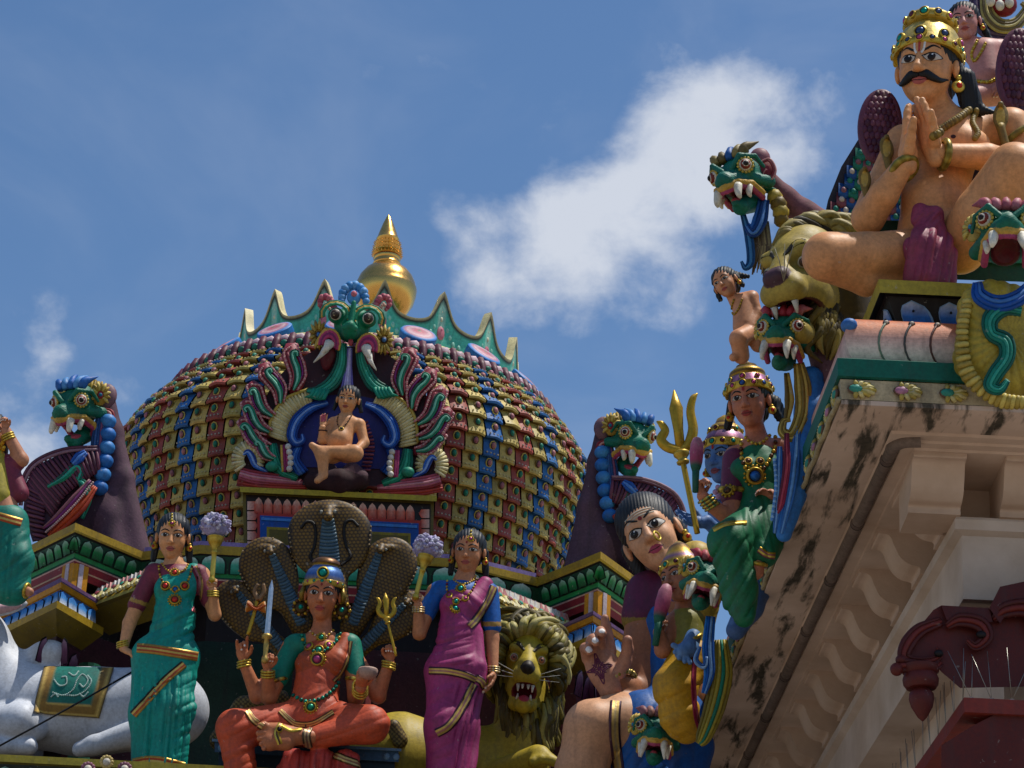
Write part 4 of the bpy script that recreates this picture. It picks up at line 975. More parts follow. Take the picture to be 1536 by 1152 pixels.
def whisk(name, label, a, b, c, Y, d):
    F = Fig(name, label, 'fly whisk', a[0], a[1], Y); mb = MB()
    A, B = F.p(*a, d), F.p(*b, d); ax = unit(B - A); L = np.linalg.norm(B - A) / F.s; s = F.s
    mb.lathe(A, ax, [(r * s, h * L * s, cl) for r, h, cl in ((1.5, -.1, 'gold'), (4.6, -.06, 'gold'), (5, 0, 'yellow'), (3.4, .05, 'gold'), (3.8, .1, 'yellow'), (3.6, .5, 'yellow'), (4.2, .6, 'gold'), (5.2, .63, 'yellow'), (4.2, .68, 'gold'), (5.5, .76, 'yellow'), (9.5, .84, 'gold'), (11.5, .93, 'yellow'), (12.2, .97, 'gold'), (12.6, 1.0, 'yellow'), (10, 1.02, 'gold'))], 20)
    F.mesh('handle', mb, M_GILT, angle=40)
    mb = MB(); C = F.p(*c, d); rng = np.random.default_rng(5)
    mb.sphere(C, (20 * s, 16 * s, 17 * s), 'a8a0c4', 14, 10)
    for i in range(150):
        v = rng.normal(size=3); v /= np.linalg.norm(v)
        if v @ ax < -.55: continue
        e = C + v * np.array((22, 18, 19)) * s * rng.uniform(.9, 1.18); m_ = C + v * np.array((14, 12, 12)) * s + ax * 3 * s; t = unit(np.cross(v, rng.normal(size=3))) * 4 * s
        mb.tube(smoothline([m_, (m_ + e) / 2 + t * .5 + v * 3 * s, e + t], 3), [3.4 * s] * 3 + [3 * s, 2.2 * s, 1.2 * s, .4 * s][:4], ('c4bcd8', 'd8d4e4', 'b0a6cc')[i % 3], 5)
    F.mesh('plume', mb, M_ROUGH); return F
def necklaces(F, spec, gems=(), name='necklace', parent=None):
    mb = MB()
    for i, (pts, r, cols) in enumerate(spec):
        m1 = mb if i == 0 else MB(); F.chain(m1, pts, r, cols)
        if i: F.mesh(name, m1, M_GILT, parent)
    for g in gems: F.gem(mb, *g[:4], beads=g[4] if len(g) > 4 else 0)
    return F.mesh(name, mb, M_GILT, parent)
MY = 14.9
def border(F, pts, w, cols, lift=1.2, name='sari_border'):
    mb = MB(); F.ribbon(mb, pts, w, cols, lift); return F.mesh(name, mb, M_GILT)
def maid_left():
    F = Fig('attendant_statue', 'standing woman statue in a green sari and maroon blouse beside the white bull', 'statue', 245, 1150, MY); L, E = F.L, F.E
    sk = 'd2925f'
    H = Head(F, (259, 806, 4), 70, yaw=2, pitch=16, roll=0, skin=sk, wide=.95)
    neck = L(sk, (260, 832, -3, 13), (262, 852, -5, 15), k=6)
    body = neck + L(sk, (262, 852, -5, 17), (262, 905, 0, 24), (256, 960, 0, 28), k=8) + L(sk, (230, 858, -6, 12), (296, 858, -6, 12), k=8)
    armL = L(sk, (226, 862, -6, 13), (194, 935, -6, 10.5), k=5) + L(sk, (194, 935, -6, 10.5), (185, 972, 6, 7), k=3)
    armR = L(sk, (303, 862, -6, 13), (322, 922, 2, 10), k=5) + L(sk, (322, 922, 2, 10), (319, 886, 20, 6.8), k=3)
    legs = L(sk, (236, 985, 0, 24), (222, 1150, 0, 14), k=5) + L(sk, (268, 985, 0, 24), (256, 1150, 0, 14), k=5)
    h1 = hand(F, (185, 974, 8), (.75, .15, -.35), (-.2, -.55, -.75), 36, sk, curl=.25, thumb=1)
    h2 = hand(F, (319, 884, 20), (0.02, .25, 1), (.1, .9, -.2), 30, sk, curl=1.15, thumb=-1, tcurl=.6)
    F.sdf('body', [(body + armL + armR + legs, 1.7), (H.prims() + L(sk, (260, 832, -3, 12.5), (262, 846, -5, 14), k=6), .95), (h1, .75), (h2, .75)], M_SKIN)
    H.features(mark='bindi', lip='a8504a')
    bl = L('maroon', (230, 860, -6, 15), (205, 908, -6, 14), k=4) + L('maroon', (299, 862, -6, 15.5), (314, 900, -2, 13.5), k=4) + L('maroon', (236, 862, -6, 16), (290, 862, -6, 16), k=8) + L('maroon', (262, 870, -2, 26), (262, 915, -2, 26), k=8)
    F.sdf('blouse', [(bl, 1.5)], tint=lambda p, V, C: np.where((np.abs((p[:, 1] - 900) - (p[:, 0] - 200) * .35) < 3.2)[:, None] & (p[:, 0] < 225)[:, None], np.array(col('b08a4a')), C))
    sa = E('teal', (247, 884, 12), (16, 17, 16), k=10) + E('teal', (277, 884, 12), (16, 17, 16), k=10) + L('teal', (262, 880, 0, 27), (262, 925, 0, 30), (254, 970, 0, 36), k=10) + L('teal', (290, 858, -2, 14), (272, 888, 8, 20), k=8)
    sa += E('teal', (250, 985, 0), (47, 36, 26), k=14) + L('teal', (228, 985, 2, 30), (222, 1070, 6, 26), (219, 1165, 0, 21), k=16) + L('teal', (270, 985, 2, 27), (262, 1065, 12, 25), (254, 1165, 4, 22), k=16) + L('teal', (244, 1010, 8, 26), (238, 1165, 8, 20), k=14)
    F.sdf('sari', [(sa, 1.5)], disp=folds([(195, 1005, 300, 1160, 4, 10, 3.4), (215, 905, 300, 968, 68, 13, 2.2), (235, 862, 295, 905, 55, 13, 1.2), (255, 1000, 300, 1140, 62, 14, 1.6)]))
    mb = MB(); gold = ['7a4a28', 'c8a860', 'b0683a', 'c8a860', '7a4a28']
    border(F, [(206, 972), (230, 974), (262, 979), (296, 985)], 14, ['b08a48', 'a8553a', 'c8a860', 'a8553a', 'b08a48'], 1.2)
    border(F, [(276, 996), (248, 1020), (222, 1048), (200, 1072)], 12, ['b08a48', 'a8553a', 'c8a860', '3a2a1c'], 1.2); border(F, [(200, 1144), (222, 1140), (245, 1142), (276, 1150)], 13, ['b08a48', '9a4a34', 'c8a860', 'b08a48'], 1.0)
    border(F, [(291, 850), (300, 875), (296, 905), (291, 918)], 10, ['8a6a3a', 'a86a6a', '6a2a36'], 1)
    necklaces(F, [([(243, 846), (252, 856), (263, 860), (276, 855), (284, 845)], 1.8, ['gold', 'yellow']), ([(238, 850), (242, 868), (248, 878), (263, 886), (277, 878), (284, 866), (288, 850)], 2.1, ['gold', 'yellow', 'brown'])],
              [(248, 879, 7.5, 'red'), (277, 879, 7.5, 'red'), (263, 884, 6, 'blue'), (262, 900, 8.5, 'red', 14), (262, 859, 6.5, 'red', 12)])
    for at, ax, R in (((184, 966, 4), (-.3, .2, 1), 8.5), ((319.5, 890, 18), (0, .3, 1), 8)):
        for j in range(3):
            mb = MB(); F.ring(mb, (at[0], at[1] + j * 3.4 - 3, at[2]), ax, R, 1.7, ['gold', 'yellow']); F.mesh('bangle', mb, M_GILT)
    hairdo(F, H)
    mb = MB(); F.chain(mb, [(258, 772), (258, 778), (258, 784)], 2, ['yellow']); F.gem(mb, 258, 785, 4.5, 'rose', beads=10); F.mesh('hair_jewel', mb, M_GILT)
    H.earrings(r=.075)
    whisk('fly_whisk', 'white plumed gold fly whisk held up by the woman in the green sari', (318, 868), (323.5, 806), (323, 790), MY, 30)
maid_left()
def maid_right():
    F = Fig('attendant_statue', 'standing woman statue in a magenta sari and blue blouse beside the yellow lion', 'statue', 690, 1150, MY); L, E = F.L, F.E
    sk = 'bd7c52'
    H = Head(F, (703, 828, 4), 66, yaw=-9, pitch=14, roll=3, skin=sk, wide=1.0)
    body = L(sk, (700, 852, -2, 13), (697, 872, -5, 15), k=6) + L(sk, (697, 876, -5, 19), (692, 925, 0, 26), (684, 985, 0, 28), k=8) + L(sk, (656, 886, -6, 12), (734, 888, -6, 12), k=8)
    armR = L(sk, (735, 890, -6, 14), (738, 958, -4, 11), k=5) + L(sk, (738, 958, -4, 11), (740, 1008, 6, 7.5), k=3)
    armL = L(sk, (652, 888, -6, 13), (629, 950, 4, 10.5), k=5) + L(sk, (629, 950, 4, 10.5), (627, 908, 22, 7), k=3)
    legs = L(sk, (670, 1010, 0, 24), (662, 1160, 0, 14), k=5) + L(sk, (704, 1010, 0, 24), (694, 1160, 0, 14), k=5)
    h1 = hand(F, (740, 1010, 8), (-.15, .25, -1), (-.9, .2, 0), 44, sk, curl=.28, thumb=-1)
    h2 = hand(F, (627, 906, 22), (-.05, .25, 1), (.15, .9, -.2), 29, sk, curl=1.15, thumb=-1, tcurl=.6)
    F.sdf('body', [(body + armL + armR + legs, 1.7), (H.prims() + L(sk, (701, 852, -2, 12.5), (698, 868, -5, 14), k=6), .95), (h1, .8), (h2, .75)], M_SKIN)
    H.features(mark='bindi', lip='a8504a')
    bl = L('blue', (656, 888, -6, 15), (639, 922, -2, 14), k=4) + L('blue', (733, 890, -6, 16), (738, 940, -4, 14.5), k=4) + L('blue', (664, 886, -6, 16), (726, 886, -6, 16), k=8) + L('blue', (694, 895, -2, 27), (690, 935, -2, 26), k=8)
    F.sdf('blouse', [(bl, 1.5)], tint=lambda p, V, C: np.where(((np.abs(p[:, 1] - 936) < 3.5) & (p[:, 0] > 722))[:, None], np.array(col('b08a4a')), C))
    mg = 'a34372'
    sa = E(mg, (676, 908, 12), (17, 18, 17), k=10) + E(mg, (708, 908, 12), (17, 18, 17), k=10) + L(mg, (692, 905, 0, 28), (690, 945, 0, 31), (684, 990, 0, 37), k=10) + L(mg, (727, 878, -2, 14), (705, 912, 8, 22), k=8)
    sa += E(mg, (684, 1008, 0), (45, 36, 28), k=14) + L(mg, (668, 1010, 2, 29), (664, 1090, 14, 25), (660, 1170, 4, 21), k=16) + L(mg, (702, 1010, 2, 27), (690, 1090, 4, 26), (686, 1170, 4, 27), k=16)
    sa += L(mg, (716, 950, 8, 9), (720, 1000, 20, 9), (722, 1024, 20, 7), k=6)
    F.sdf('sari', [(sa, 1.5)], disp=folds([(676, 1020, 740, 1170, 12, 10, 3.2), (640, 1020, 684, 1160, 66, 17, 1.6), (645, 930, 712, 1002, 78, 13, 1.9), (660, 880, 735, 930, -52, 12, 1.4)]))
    mb = MB(); G = ['4a2a3a', 'c8a860', 'a8756a', 'c8a860', '4a2a3a']
    border(F, [(644, 1006), (670, 1007), (695, 1012), (714, 1020)], 12, G, 1.2); border(F, [(741, 880), (730, 905), (715, 928), (704, 940)], 13, G, 1.2)
    border(F, [(711, 1026), (700, 1048), (688, 1070), (672, 1090), (655, 1100)], 14, G, 1.2); border(F, [(712, 1016), (722, 1022), (727, 1030)], 12, G, 1)
    necklaces(F, [([(676, 866), (686, 874), (697, 876), (708, 872), (713, 864)], 1.8, ['gold', 'yellow']), ([(671, 868), (671, 885), (677, 896), (684, 903), (696, 898), (708, 886), (715, 870)], 2.1, ['gold', 'yellow', 'maroon'])],
              [(674, 893, 5.5, 'rose'), (698, 898, 5.5, 'rose'), (684, 902, 6, 'teal'), (683, 913, 7.5, 'teal', 12), (691, 883, 7, 'teal', 12)])
    for at, ax, R in (((740, 1004, 5), (0, .2, 1), 9), ((627.5, 914, 18), (0, .3, 1), 8.5)):
        for j in range(3):
            mb = MB(); F.ring(mb, (at[0], at[1] + j * 3.4 - 3, at[2]), ax, R, 1.7, ['c8b8a0', 'gold']); F.mesh('bangle', mb, M_GILT)
    hairdo(F, H)
    mb = MB(); F.chain(mb, [(707, 797), (706.5, 802), (706, 807)], 2, ['yellow']); F.gem(mb, 706, 808, 4.5, 'rose', beads=10); F.mesh('hair_jewel', mb, M_GILT)
    H.earrings(r=.075)
    whisk('fly_whisk', 'white plumed gold fly whisk held up by the woman in the magenta sari', (624, 894), (639, 834), (641, 822), MY, 32)
maid_right()
# ---------------------------------------------------------------- horseshoe arch with the beast mask on the dome's front
def arch():
    F = Fig('arch_ornament', 'horseshoe arch with a green fanged beast mask and red flame curls on the dome', 'ornament', 510, 735, 16.75)
    H = Beast(F, (527, 492, 26), 74, yaw=0, pitch=16, roll=4, wide=1.12)
    k = H.H * F.s; c = '1f7a5c'
    pr = [H.ell((0, -.1, .1), (.34, .3, .4)), H.ell((0, .2, -.08), (.16, .26, .2), k=.1), H.cap((0, .42, -.02), (0, .42, -.02), .1, k=.06), H.cap((-.1, .4, -.06), (.1, .4, -.06), .06, k=.04), H.cap((0, .3, .1), (0, .2, .5), .07, .05, k=.03)]
    H.skin = c
    for p in pr: p['col'] = np.array(col(c))
    for e in (-1, 1):
        pr += [H.cap((e * .3, .12, .2), (e * .3, .12, .2), .17, k=.06, c=c)]
        for r, u, cl in ((.26, .06, 'c8a050'), (.22, .1, '2f8a66'), (.3, .0, '2a7a5e')):
            L = [(e * (.3 + r * math.cos(a)), .16 + u, .2 + r * math.sin(a)) for a in np.linspace(-.3, math.pi + .2, 9)]
            for a, b in zip(L[:-1], L[1:]): pr += [H.cap(a, b, .028, k=.01, c=cl)]
        for r, cl in ((.27, 'c8a050'), (.225, 'b0446a'), (.18, '7a2a5a'), (.13, 'b0446a')):
            L = [(e * (.36 + r * .75 * math.cos(a)), .2 + (.27 - r) * .3, -.42 + r * math.sin(a) * 1.15) for a in np.linspace(-.1, math.pi + .3, 10)]
            for a, b in zip(L[:-1], L[1:]): pr += [H.cap(a, b, .032, k=.008, c=cl)]
        pr += [H.ell((e * .36, .06, -.6), (.14, .1, .36), c='5a1a24', k=.02)]
    F.sdf('beast_mask', [(pr, 1.05)])
    for e in (-1, 1):
        mb = MB(); c0 = np.array((e * .3, .26, .2)); d = unit((e * .12, 1, -.1))
        for o, r, cl in ((0, .12, 'd8d0c0'), (.04, .105, '3a2a22'), (.06, .085, 'b8a888'), (.085, .06, '141010')): mb.sphere(H.pt(*(c0 + d * o)), r * k, cl, 12, 8)
        F.mesh('eye', mb)
        for a, b, r in (((e * .34, .3, -.42), (e * .50, .38, -.72), .11), ((e * .4, .26, -.55), (e * .58, .34, -.86), .08)):
            mb = MB(); L = smoothline([H.pt(*a), H.pt((a[0] + b[0]) / 2 - e * .03, .42, (a[2] + b[2]) / 2), H.pt(*b)], 4); mb.tube(L, np.linspace(1, .15, len(L)) * r * k, 'dcd6c8', 9); F.mesh('tusk', mb)
        # pink ear leaves beside the crown and gold fan ears
        mb = MB(); q = 532 + e * 42
        F.beads(mb, [(q - e * 12, 462, 20), (q - e * 4, 448, 20), (q + e * 6, 446, 18), (q + e * 10, 456, 16), (q + e * 4, 466, 16)], [5, 6, 6, 5, 3], ['a04a5a', 'b86a70'], gap=1.0); F.beads(mb, [(q - e * 6, 466, 25), (q + e * 1, 456, 25), (q + e * 4, 460, 24)], 2.6, ['c89a8a'], gap=1.2); F.mesh('leaf_ear', mb)
        mb = MB(); cx, cy = 527 + e * 49, 506 + e * 4; mb.sphere(F.p(cx, cy, 14), (13 * F.s, 6 * F.s, 19 * F.s), '9a7a34', 12, 8)
        for j in range(13):
            a = 2 * math.pi * j / 13; mb.tube([F.p(cx + 6 * math.cos(a), cy + 8 * math.sin(a), 20), F.p(cx + 12 * math.cos(a), cy + 18 * math.sin(a), 19), F.p(cx + 15 * math.cos(a), cy + 23 * math.sin(a), 15)], [2.2 * F.s, 2.8 * F.s, 1 * F.s], ('c8b060', 'a88a40')[j % 2], 6)
        mb.sphere(F.p(cx, cy, 20), 5.5 * F.s, '3a2a22', 9, 6); mb.sphere(F.p(cx, cy, 22), 4 * F.s, '4a78b0', 9, 6); F.mesh('fan_ear', mb)
    mb = MB(); F.beads(mb, [(512, 452, 22), (516, 436, 20), (530, 428, 18), (544, 436, 20), (549, 452, 22)], [6, 8, 8, 8, 6], ['4a86c0', '6aa0d4'], gap=1.0); mb.sphere(F.p(531, 446, 22), (11 * F.s, 6 * F.s, 13 * F.s), '5a92c8', 12, 8); mb.sphere(F.p(531, 441, 27), (5 * F.s, 4 * F.s, 5.5 * F.s), 'c8707a', 9, 6); F.mesh('crest', mb)
    # long jaws running down and outwards over the arch
    for pts in ([(513, 515, 26), (512, 545, 22), (500, 572, 20), (480, 586, 18), (460, 586, 14)], [(540, 516, 26), (545, 548, 22), (558, 574, 20), (574, 584, 18), (592, 586, 14)]):
        mb = MB(); F.rope(mb, pts, [14, 18, 21, 18, 6], ['14584a', '2a8a70', '3aa088', '2a8a70', '14584a'], 7); e = -1 if pts[0][0] < 527 else 1
        for j in range(5): x, y, d = pts[3]; mb.tube([F.p(x + e * (j * 5 - 12), y - 2, d + 5), F.p(x + e * (j * 5 - 6), y + 12 - j, d + 6), F.p(x + e * (j * 5 + 3), y + 14 - j, d + 2)], [3.4 * F.s, 3 * F.s, 1 * F.s], '2a8a70', 6)
        F.mesh('jaw', mb)
    mb = MB(); F.rope(mb, [(525, 522, 26), (523, 550, 20), (521, 580, 20), (520, 604, 14)], [7, 10, 18, 26], ['6a62a8', 'a8a0d0', 'c8c0e4', 'a8a0d0', '6a62a8'], 6); mb.sphere(F.p(526, 513, 34), (4 * F.s, 4 * F.s, 7 * F.s), 'a84a50', 8, 6); F.mesh('tongue', mb)
    # backing plate, ribbed cream horseshoe, blue scrolls
    mb = MB(); F.slab(mb, [(364, 726), (366, 690), (384, 650), (392, 612), (410, 572), (438, 545), (480, 520), (566, 520), (604, 548), (632, 576), (648, 612), (652, 650), (652, 700), (656, 730)], -16, -3, '3a1a22'); F.slab(mb, [(432, 700), (428, 650), (445, 615), (480, 595), (520, 590), (560, 598), (590, 618), (606, 650), (600, 704)], -4, -1, '2a2a6a'); F.mesh('backing', mb)
    for o, i in (([(462, 584, 6), (428, 598, 8), (408, 624, 8), (403, 652, 6)], [(468, 612, 2), (446, 620, 3), (434, 640, 3), (432, 662, 2)]), ([(572, 586, 6), (603, 600, 8), (622, 626, 8), (627, 664, 6)], [(558, 612, 2), (584, 620, 3), (597, 642, 3), (599, 670, 2)])):
        mb = MB(); F.ribs(mb, i, o, 22, 2.7, ['d4c898', 'cbbb84'], 5); F.rope(mb, [(a, b, d + 2) for a, b, d in o], 4, ['b8a050'], 6); F.mesh('ribbed_band', mb)
    for pts in ([(492, 604, 10), (466, 612, 12), (446, 630, 13), (438, 652, 13), (444, 664, 13), (454, 660, 13), (453, 651, 14)], [(548, 606, 10), (570, 616, 12), (586, 634, 13), (592, 655, 13), (585, 667, 13), (575, 662, 13), (577, 653, 14)]):
        mb = MB(); F.rope(mb, pts, [8, 15, 17, 16, 13, 9, 4], ['1f3f8a', '3a68b8', '88a8dc', '2f5aa8', '1f3f8a'], 7); F.mesh('blue_scroll', mb)
    for pts in ([(448, 668, 8), (440, 690, 8), (452, 712, 8)], [(584, 670, 8), (592, 692, 8), (580, 712, 8)]):
        mb = MB(); F.rope(mb, pts, [12, 20, 24], ['1f3f8a', '3a68b8', '5a88cc', '2f5aa8', '1f3f8a'], 6); F.mesh('blue_scroll', mb)
    # red flame curls with green hearts
    for tip, base, e in (((442, 520), (440, 584), -1), ((400, 548), (420, 604), -1), ((374, 580), (408, 624), -1), ((365, 606), (403, 648), -1), ((360, 634), (402, 670), -1), ((382, 660), (410, 688), -1),
                         ((609, 526), (604, 592), 1), ((643, 556), (618, 612), 1), ((667, 588), (627, 636), 1), ((677, 621), (629, 658), 1), ((667, 654), (625, 676), 1)):
        t, b = np.array(tip, float), np.array(base, float); v = t - b; L = np.linalg.norm(v); v /= L; n = np.array((-v[1], v[0])) * (1 if e < 0 else -1)
        if n[1] < 0 and abs(v[0]) > .5: n = -n
        P_ = lambda s_, o: tuple(b + v * L * s_ + n * L * o)
        mb = MB(); w = min(max(L * .22, 11), 14)
        mb.tube([F.p(*P_(s_, o), d) for s_, o, d in ((-.12, 0, 2), (.1, .06, 4), (.35, .10, 6), (.6, .03, 7), (.8, -.08, 7), (.98, -.06, 5), (1.04, .08, 3))], np.array([.5, .85, 1.05, 1.15, 1.15, .8, .25]) * w * F.s, '8a3540', 10, flat=((0, 1, 0), .7))
        for sgn in (-1, 1):
            F.beads(mb, [(*P_(.0, sgn * .10), 14), (*P_(.3, .1 + sgn * .17), 17), (*P_(.6, .03 + sgn * .2), 17), (*P_(.85, -.06 + sgn * .18), 16), (*P_(1.02, .0 + sgn * .07), 15)], [1.9, 2.3, 1.9], ['c07a7e', 'd0a09a'], gap=1.4)
            F.rope(mb, [(*P_(.05, sgn * .05), 16), (*P_(.35, .1 + sgn * .1), 19), (*P_(.65, .03 + sgn * .12), 19), (*P_(.85, -.06 + sgn * .1), 18)], [2.4], ['7a2f6a' if sgn > 0 else 'a05058'], 5)
        F.rope(mb, [(*P_(-.02, .0), 17), (*P_(.25, .09), 21), (*P_(.5, .06), 22), (*P_(.72, -.03), 22), (*P_(.86, -.04), 22), (*P_(.88, .06), 22), (*P_(.78, .07), 22)], [4, 9, 10.5, 9.5, 8, 6, 4], ['0f4a3a', '7ac0a4', '1f7a5c'], 6)
        mb.sphere(F.p(*P_(1.04, .02), 7), 2.8 * F.s, 'd0a0a0', 8, 6); F.mesh('flame_curl', mb)
    # ends: cream shells with blue hearts, red and pink sweep, little green beasts
    for cx, cy, e in ((372, 690, -1), (648, 698, 1)):
        mb = MB()
        for j in range(19):
            a = math.radians(-200 + j * 13.2) if e > 0 else math.radians(20 - j * 13.2); p0 = (cx + 9 * math.cos(a) - e * 3, cy + 10 * math.sin(a), 12); p1 = (cx + 24 * math.cos(a), cy + 28 * math.sin(a), 10)
            mb.tube([F.p(*p0), F.p((p0[0] + p1[0]) / 2, (p0[1] + p1[1]) / 2, 14), F.p(*p1)], np.array([1.8, 2.6, 2.6]) * F.s, ('d8cca0', 'c4b47c')[j % 2], 7)
        F.rope(mb, [(cx + e * 8, cy - 8, 14), (cx, cy - 12, 16), (cx - e * 6, cy - 4, 16), (cx - e * 12, cy + 8, 14), (cx - e * 30, cy + 18, 10)], [4, 8, 10, 9, 4], ['1f3f8a', '88a8dc', '3a68b8'], 6); F.mesh('shell_end', mb)
        mb = MB(); F.rope(mb, [(cx + e * 12, cy + 20, 12), (cx - e * 10, cy + 26, 16), (cx - e * 45, cy + 30, 16), (cx - e * 82, cy + 34, 10)], [18, 20, 18, 8], ['8a3038', 'b06070', 'c88a90', 'b06070', 'a04a58'], 6); F.rope(mb, [(cx + e * 16, cy + 34, 6), (cx - e * 20, cy + 40, 14), (cx - e * 60, cy + 42, 14), (cx - e * 88, cy + 42, 8)], [10, 13, 12, 8], ['9a3a34', 'a8433a', '8a302c'], 6); F.mesh('sweep', mb)
        gx = cx - e * 52; mb = MB(); F.rope(mb, [(gx + e * 16, cy - 24, 10), (gx + e * 12, cy, 14), (gx, cy + 18, 16), (gx - e * 22, cy + 28, 14)], [14, 22, 20, 10], ['14584a', '1f7a5c', '3a9a7a', '1f7a5c', '14584a'], 6)
        F.beads(mb, [(gx - e * 8, cy - 20, 18), (gx - e * 12, cy, 20), (gx - e * 10, cy + 14, 20)], 5, ['d8d4c8'], gap=1.7); F.rope(mb, [(gx - e * 2, cy - 22, 15), (gx - e * 3, cy, 18), (gx - e * 4, cy + 18, 18)], 11, ['b04a70', '8a3058', 'c8a050'], 5); mb.sphere(F.p(gx + e * 16, cy + 10, 20), (10 * F.s, 8 * F.s, 8 * F.s), '2f8a6e', 10, 7); F.mesh('side_beast', mb)
    # lotus framed panel under the arch
    mb = MB(); F.slab(mb, [(360, 730), (655, 744), (655, 752), (360, 738)], -30, 22, 'a89838'); F.slab(mb, [(364, 738), (651, 752), (649, 836), (366, 824)], -30, 8, '6a5c24'); F.mesh('ledge', mb, smooth=False)
    mb = MB(); F.slab(mb, [(369, 742), (646, 756), (645, 836), (371, 824)], 8, 9.5, '1a1012'); n = 17
    for i in range(n):
        x = 388 + i * 14.2; y = 744 + (x - 369) * .05; V = [(x - 6.4, y + 25), (x - 6.8, y + 12), (x - 4, y + 5), (x, y + 1), (x + 4, y + 5), (x + 6.8, y + 12), (x + 6.4, y + 25)]
        o = len(mb.V); mb.add([F.p(*v, 11.5) for v in V] + [F.p(x, y + 12, 13.5), F.p(x, y + 25, 12.5)], [(j + 1, j, 7) for j in range(6)] + [(8, 7, 0), (6, 7, 8)], np.array([col('a8382c')] + [col('c8604a')] + [col('e0b8a8')] * 3 + [col('c8604a'), col('a8382c'), col('d08a78'), col('a8382c')]))
    for sx in (369, 646):
        e = 1 if sx < 500 else -1
        for j in range(5):
            x, y = sx + e * 2, 752 + j * 15 + (0 if sx < 500 else 12); V = [(x, y), (x, y + 13), (x + e * 12, y + 13), (x + e * 16, y + 6), (x + e * 12, y)]
            mb.add([F.p(*v, 11.5) for v in V], [tuple(range(5)) if e < 0 else tuple(range(5))[::-1]], np.array([col('e0b8a8')] * 2 + [col('c8604a'), col('a8382c'), col('c8604a')]))
    F.mesh('lotus_frame', mb, smooth=False)
    mb = MB(); F.slab(mb, [(386, 769), (632, 781), (632, 840), (386, 828)], 9, 14, 'a03a34'); F.slab(mb, [(390, 773), (628, 785), (628, 840), (390, 828)], 14, 15.5, '1f4a96'); F.slab(mb, [(392, 776), (626, 788), (626, 792), (392, 780)], 15.5, 17, '4a80c4'); F.slab(mb, [(400, 790), (616, 800), (616, 842), (400, 831)], 15.5, 16.5, '8a7a24'); F.slab(mb, [(404, 794), (612, 804), (612, 842), (404, 831)], 16.5, 17.2, '5a4e16'); F.mesh('niche', mb, smooth=False)
    mb = MB(); pr = F.L('3a2428', (470, 722, 10, 14), (510, 724, 14, 20), (540, 722, 10, 14), k=8) + F.L('5a4048', (528, 706, 14, 13), (540, 715, 12, 12), k=8) + F.L('3a2428', (495, 704, 8, 10), k=8); F.sdf('rock_seat', [(pr, 1.5)], M_ROUGH)
    mb = MB(); F.ribs(mb, [(480, 640, 4), (478, 670, 4), (484, 700, 4)], [(492, 620, 8), (474, 668, 8), (484, 706, 8)], 8, 2, ['6a2a3a', '8a4a5a'], 2); F.ribs(mb, [(540, 640, 2), (548, 668, 2), (542, 705, 2)], [(552, 632, 8), (562, 668, 8), (556, 705, 8)], 14, 2.2, ['6a2a3a', '8a4a5a'], 2); F.mesh('petal_screen', mb)
arch()
def child():
    F = Fig('child_statue', 'seated bare chested child statue raising a palm beneath the green beast mask', 'statue', 505, 725, 16.45); L, E = F.L, F.E; sk = 'd0905c'
    H = Head(F, (522, 600, 6), 42, yaw=-8, pitch=16, roll=6, skin=sk, wide=1.08)
    b = L(sk, (520, 618, 0, 8), (518, 630, 0, 10), k=5) + L(sk, (500, 634, 0, 9), (538, 636, 0, 9), k=6) + L(sk, (518, 636, 2, 16), (510, 664, 6, 18), k=8) + E(sk, (508, 660, 12), (17, 15, 15), k=8)
    b += L(sk, (540, 638, 0, 8.5), (546, 664, 2, 7.5), (536, 674, 16, 6), k=4) + L(sk, (497, 638, 0, 8), (484, 660, 8, 7), (484, 642, 18, 5.5), k=4)
    b += L(sk, (520, 682, 6, 13), (532, 680, 30, 12.5), k=6) + L(sk, (532, 680, 30, 12), (478, 676, 36, 7.5), k=5) + L(sk, (478, 676, 36, 7), (468, 668, 38, 5), k=3)
    b += L(sk, (500, 684, 6, 12), (484, 684, 34, 10.5), k=6) + L(sk, (484, 684, 34, 9.5), (485, 712, 30, 7), k=4) + L(sk, (485, 713, 30, 6), (476, 721, 38, 5), k=3)
    F.sdf('body', [(b, 1.3), (H.prims() + L(sk, (520, 616, 0, 7.5), (519, 626, 0, 9), k=5), .75), (hand(F, (484, 641, 18), (0, 0, 1), (.1, 1, -.1), 24, sk, curl=.15, thumb=1), .6)], M_SKIN)
    H.features(mark='bindi', lip='a0483c'); hairdo(F, H, bun=True, fall=-.35, spread=.46, vox=.8)
    necklaces(F, [([(508, 622), (506, 634), (511, 642), (519, 636), (528, 622)], 1.3, ['3a2a26', '8a6a4a'])], [(512, 643, 4, 'dark')])
    mb = MB(); F.patch(mb, [(481, 618), (488, 618), (489, 632), (481, 633)], 'b04a58', .4); F.mesh('palm_mark', mb, M_SKIN)
    mb = MB(); F.ring(mb, (484, 646, 15), (0, .3, 1), 6.4, 1.1, ['3a2a26']); F.mesh('bangle', mb)
child()
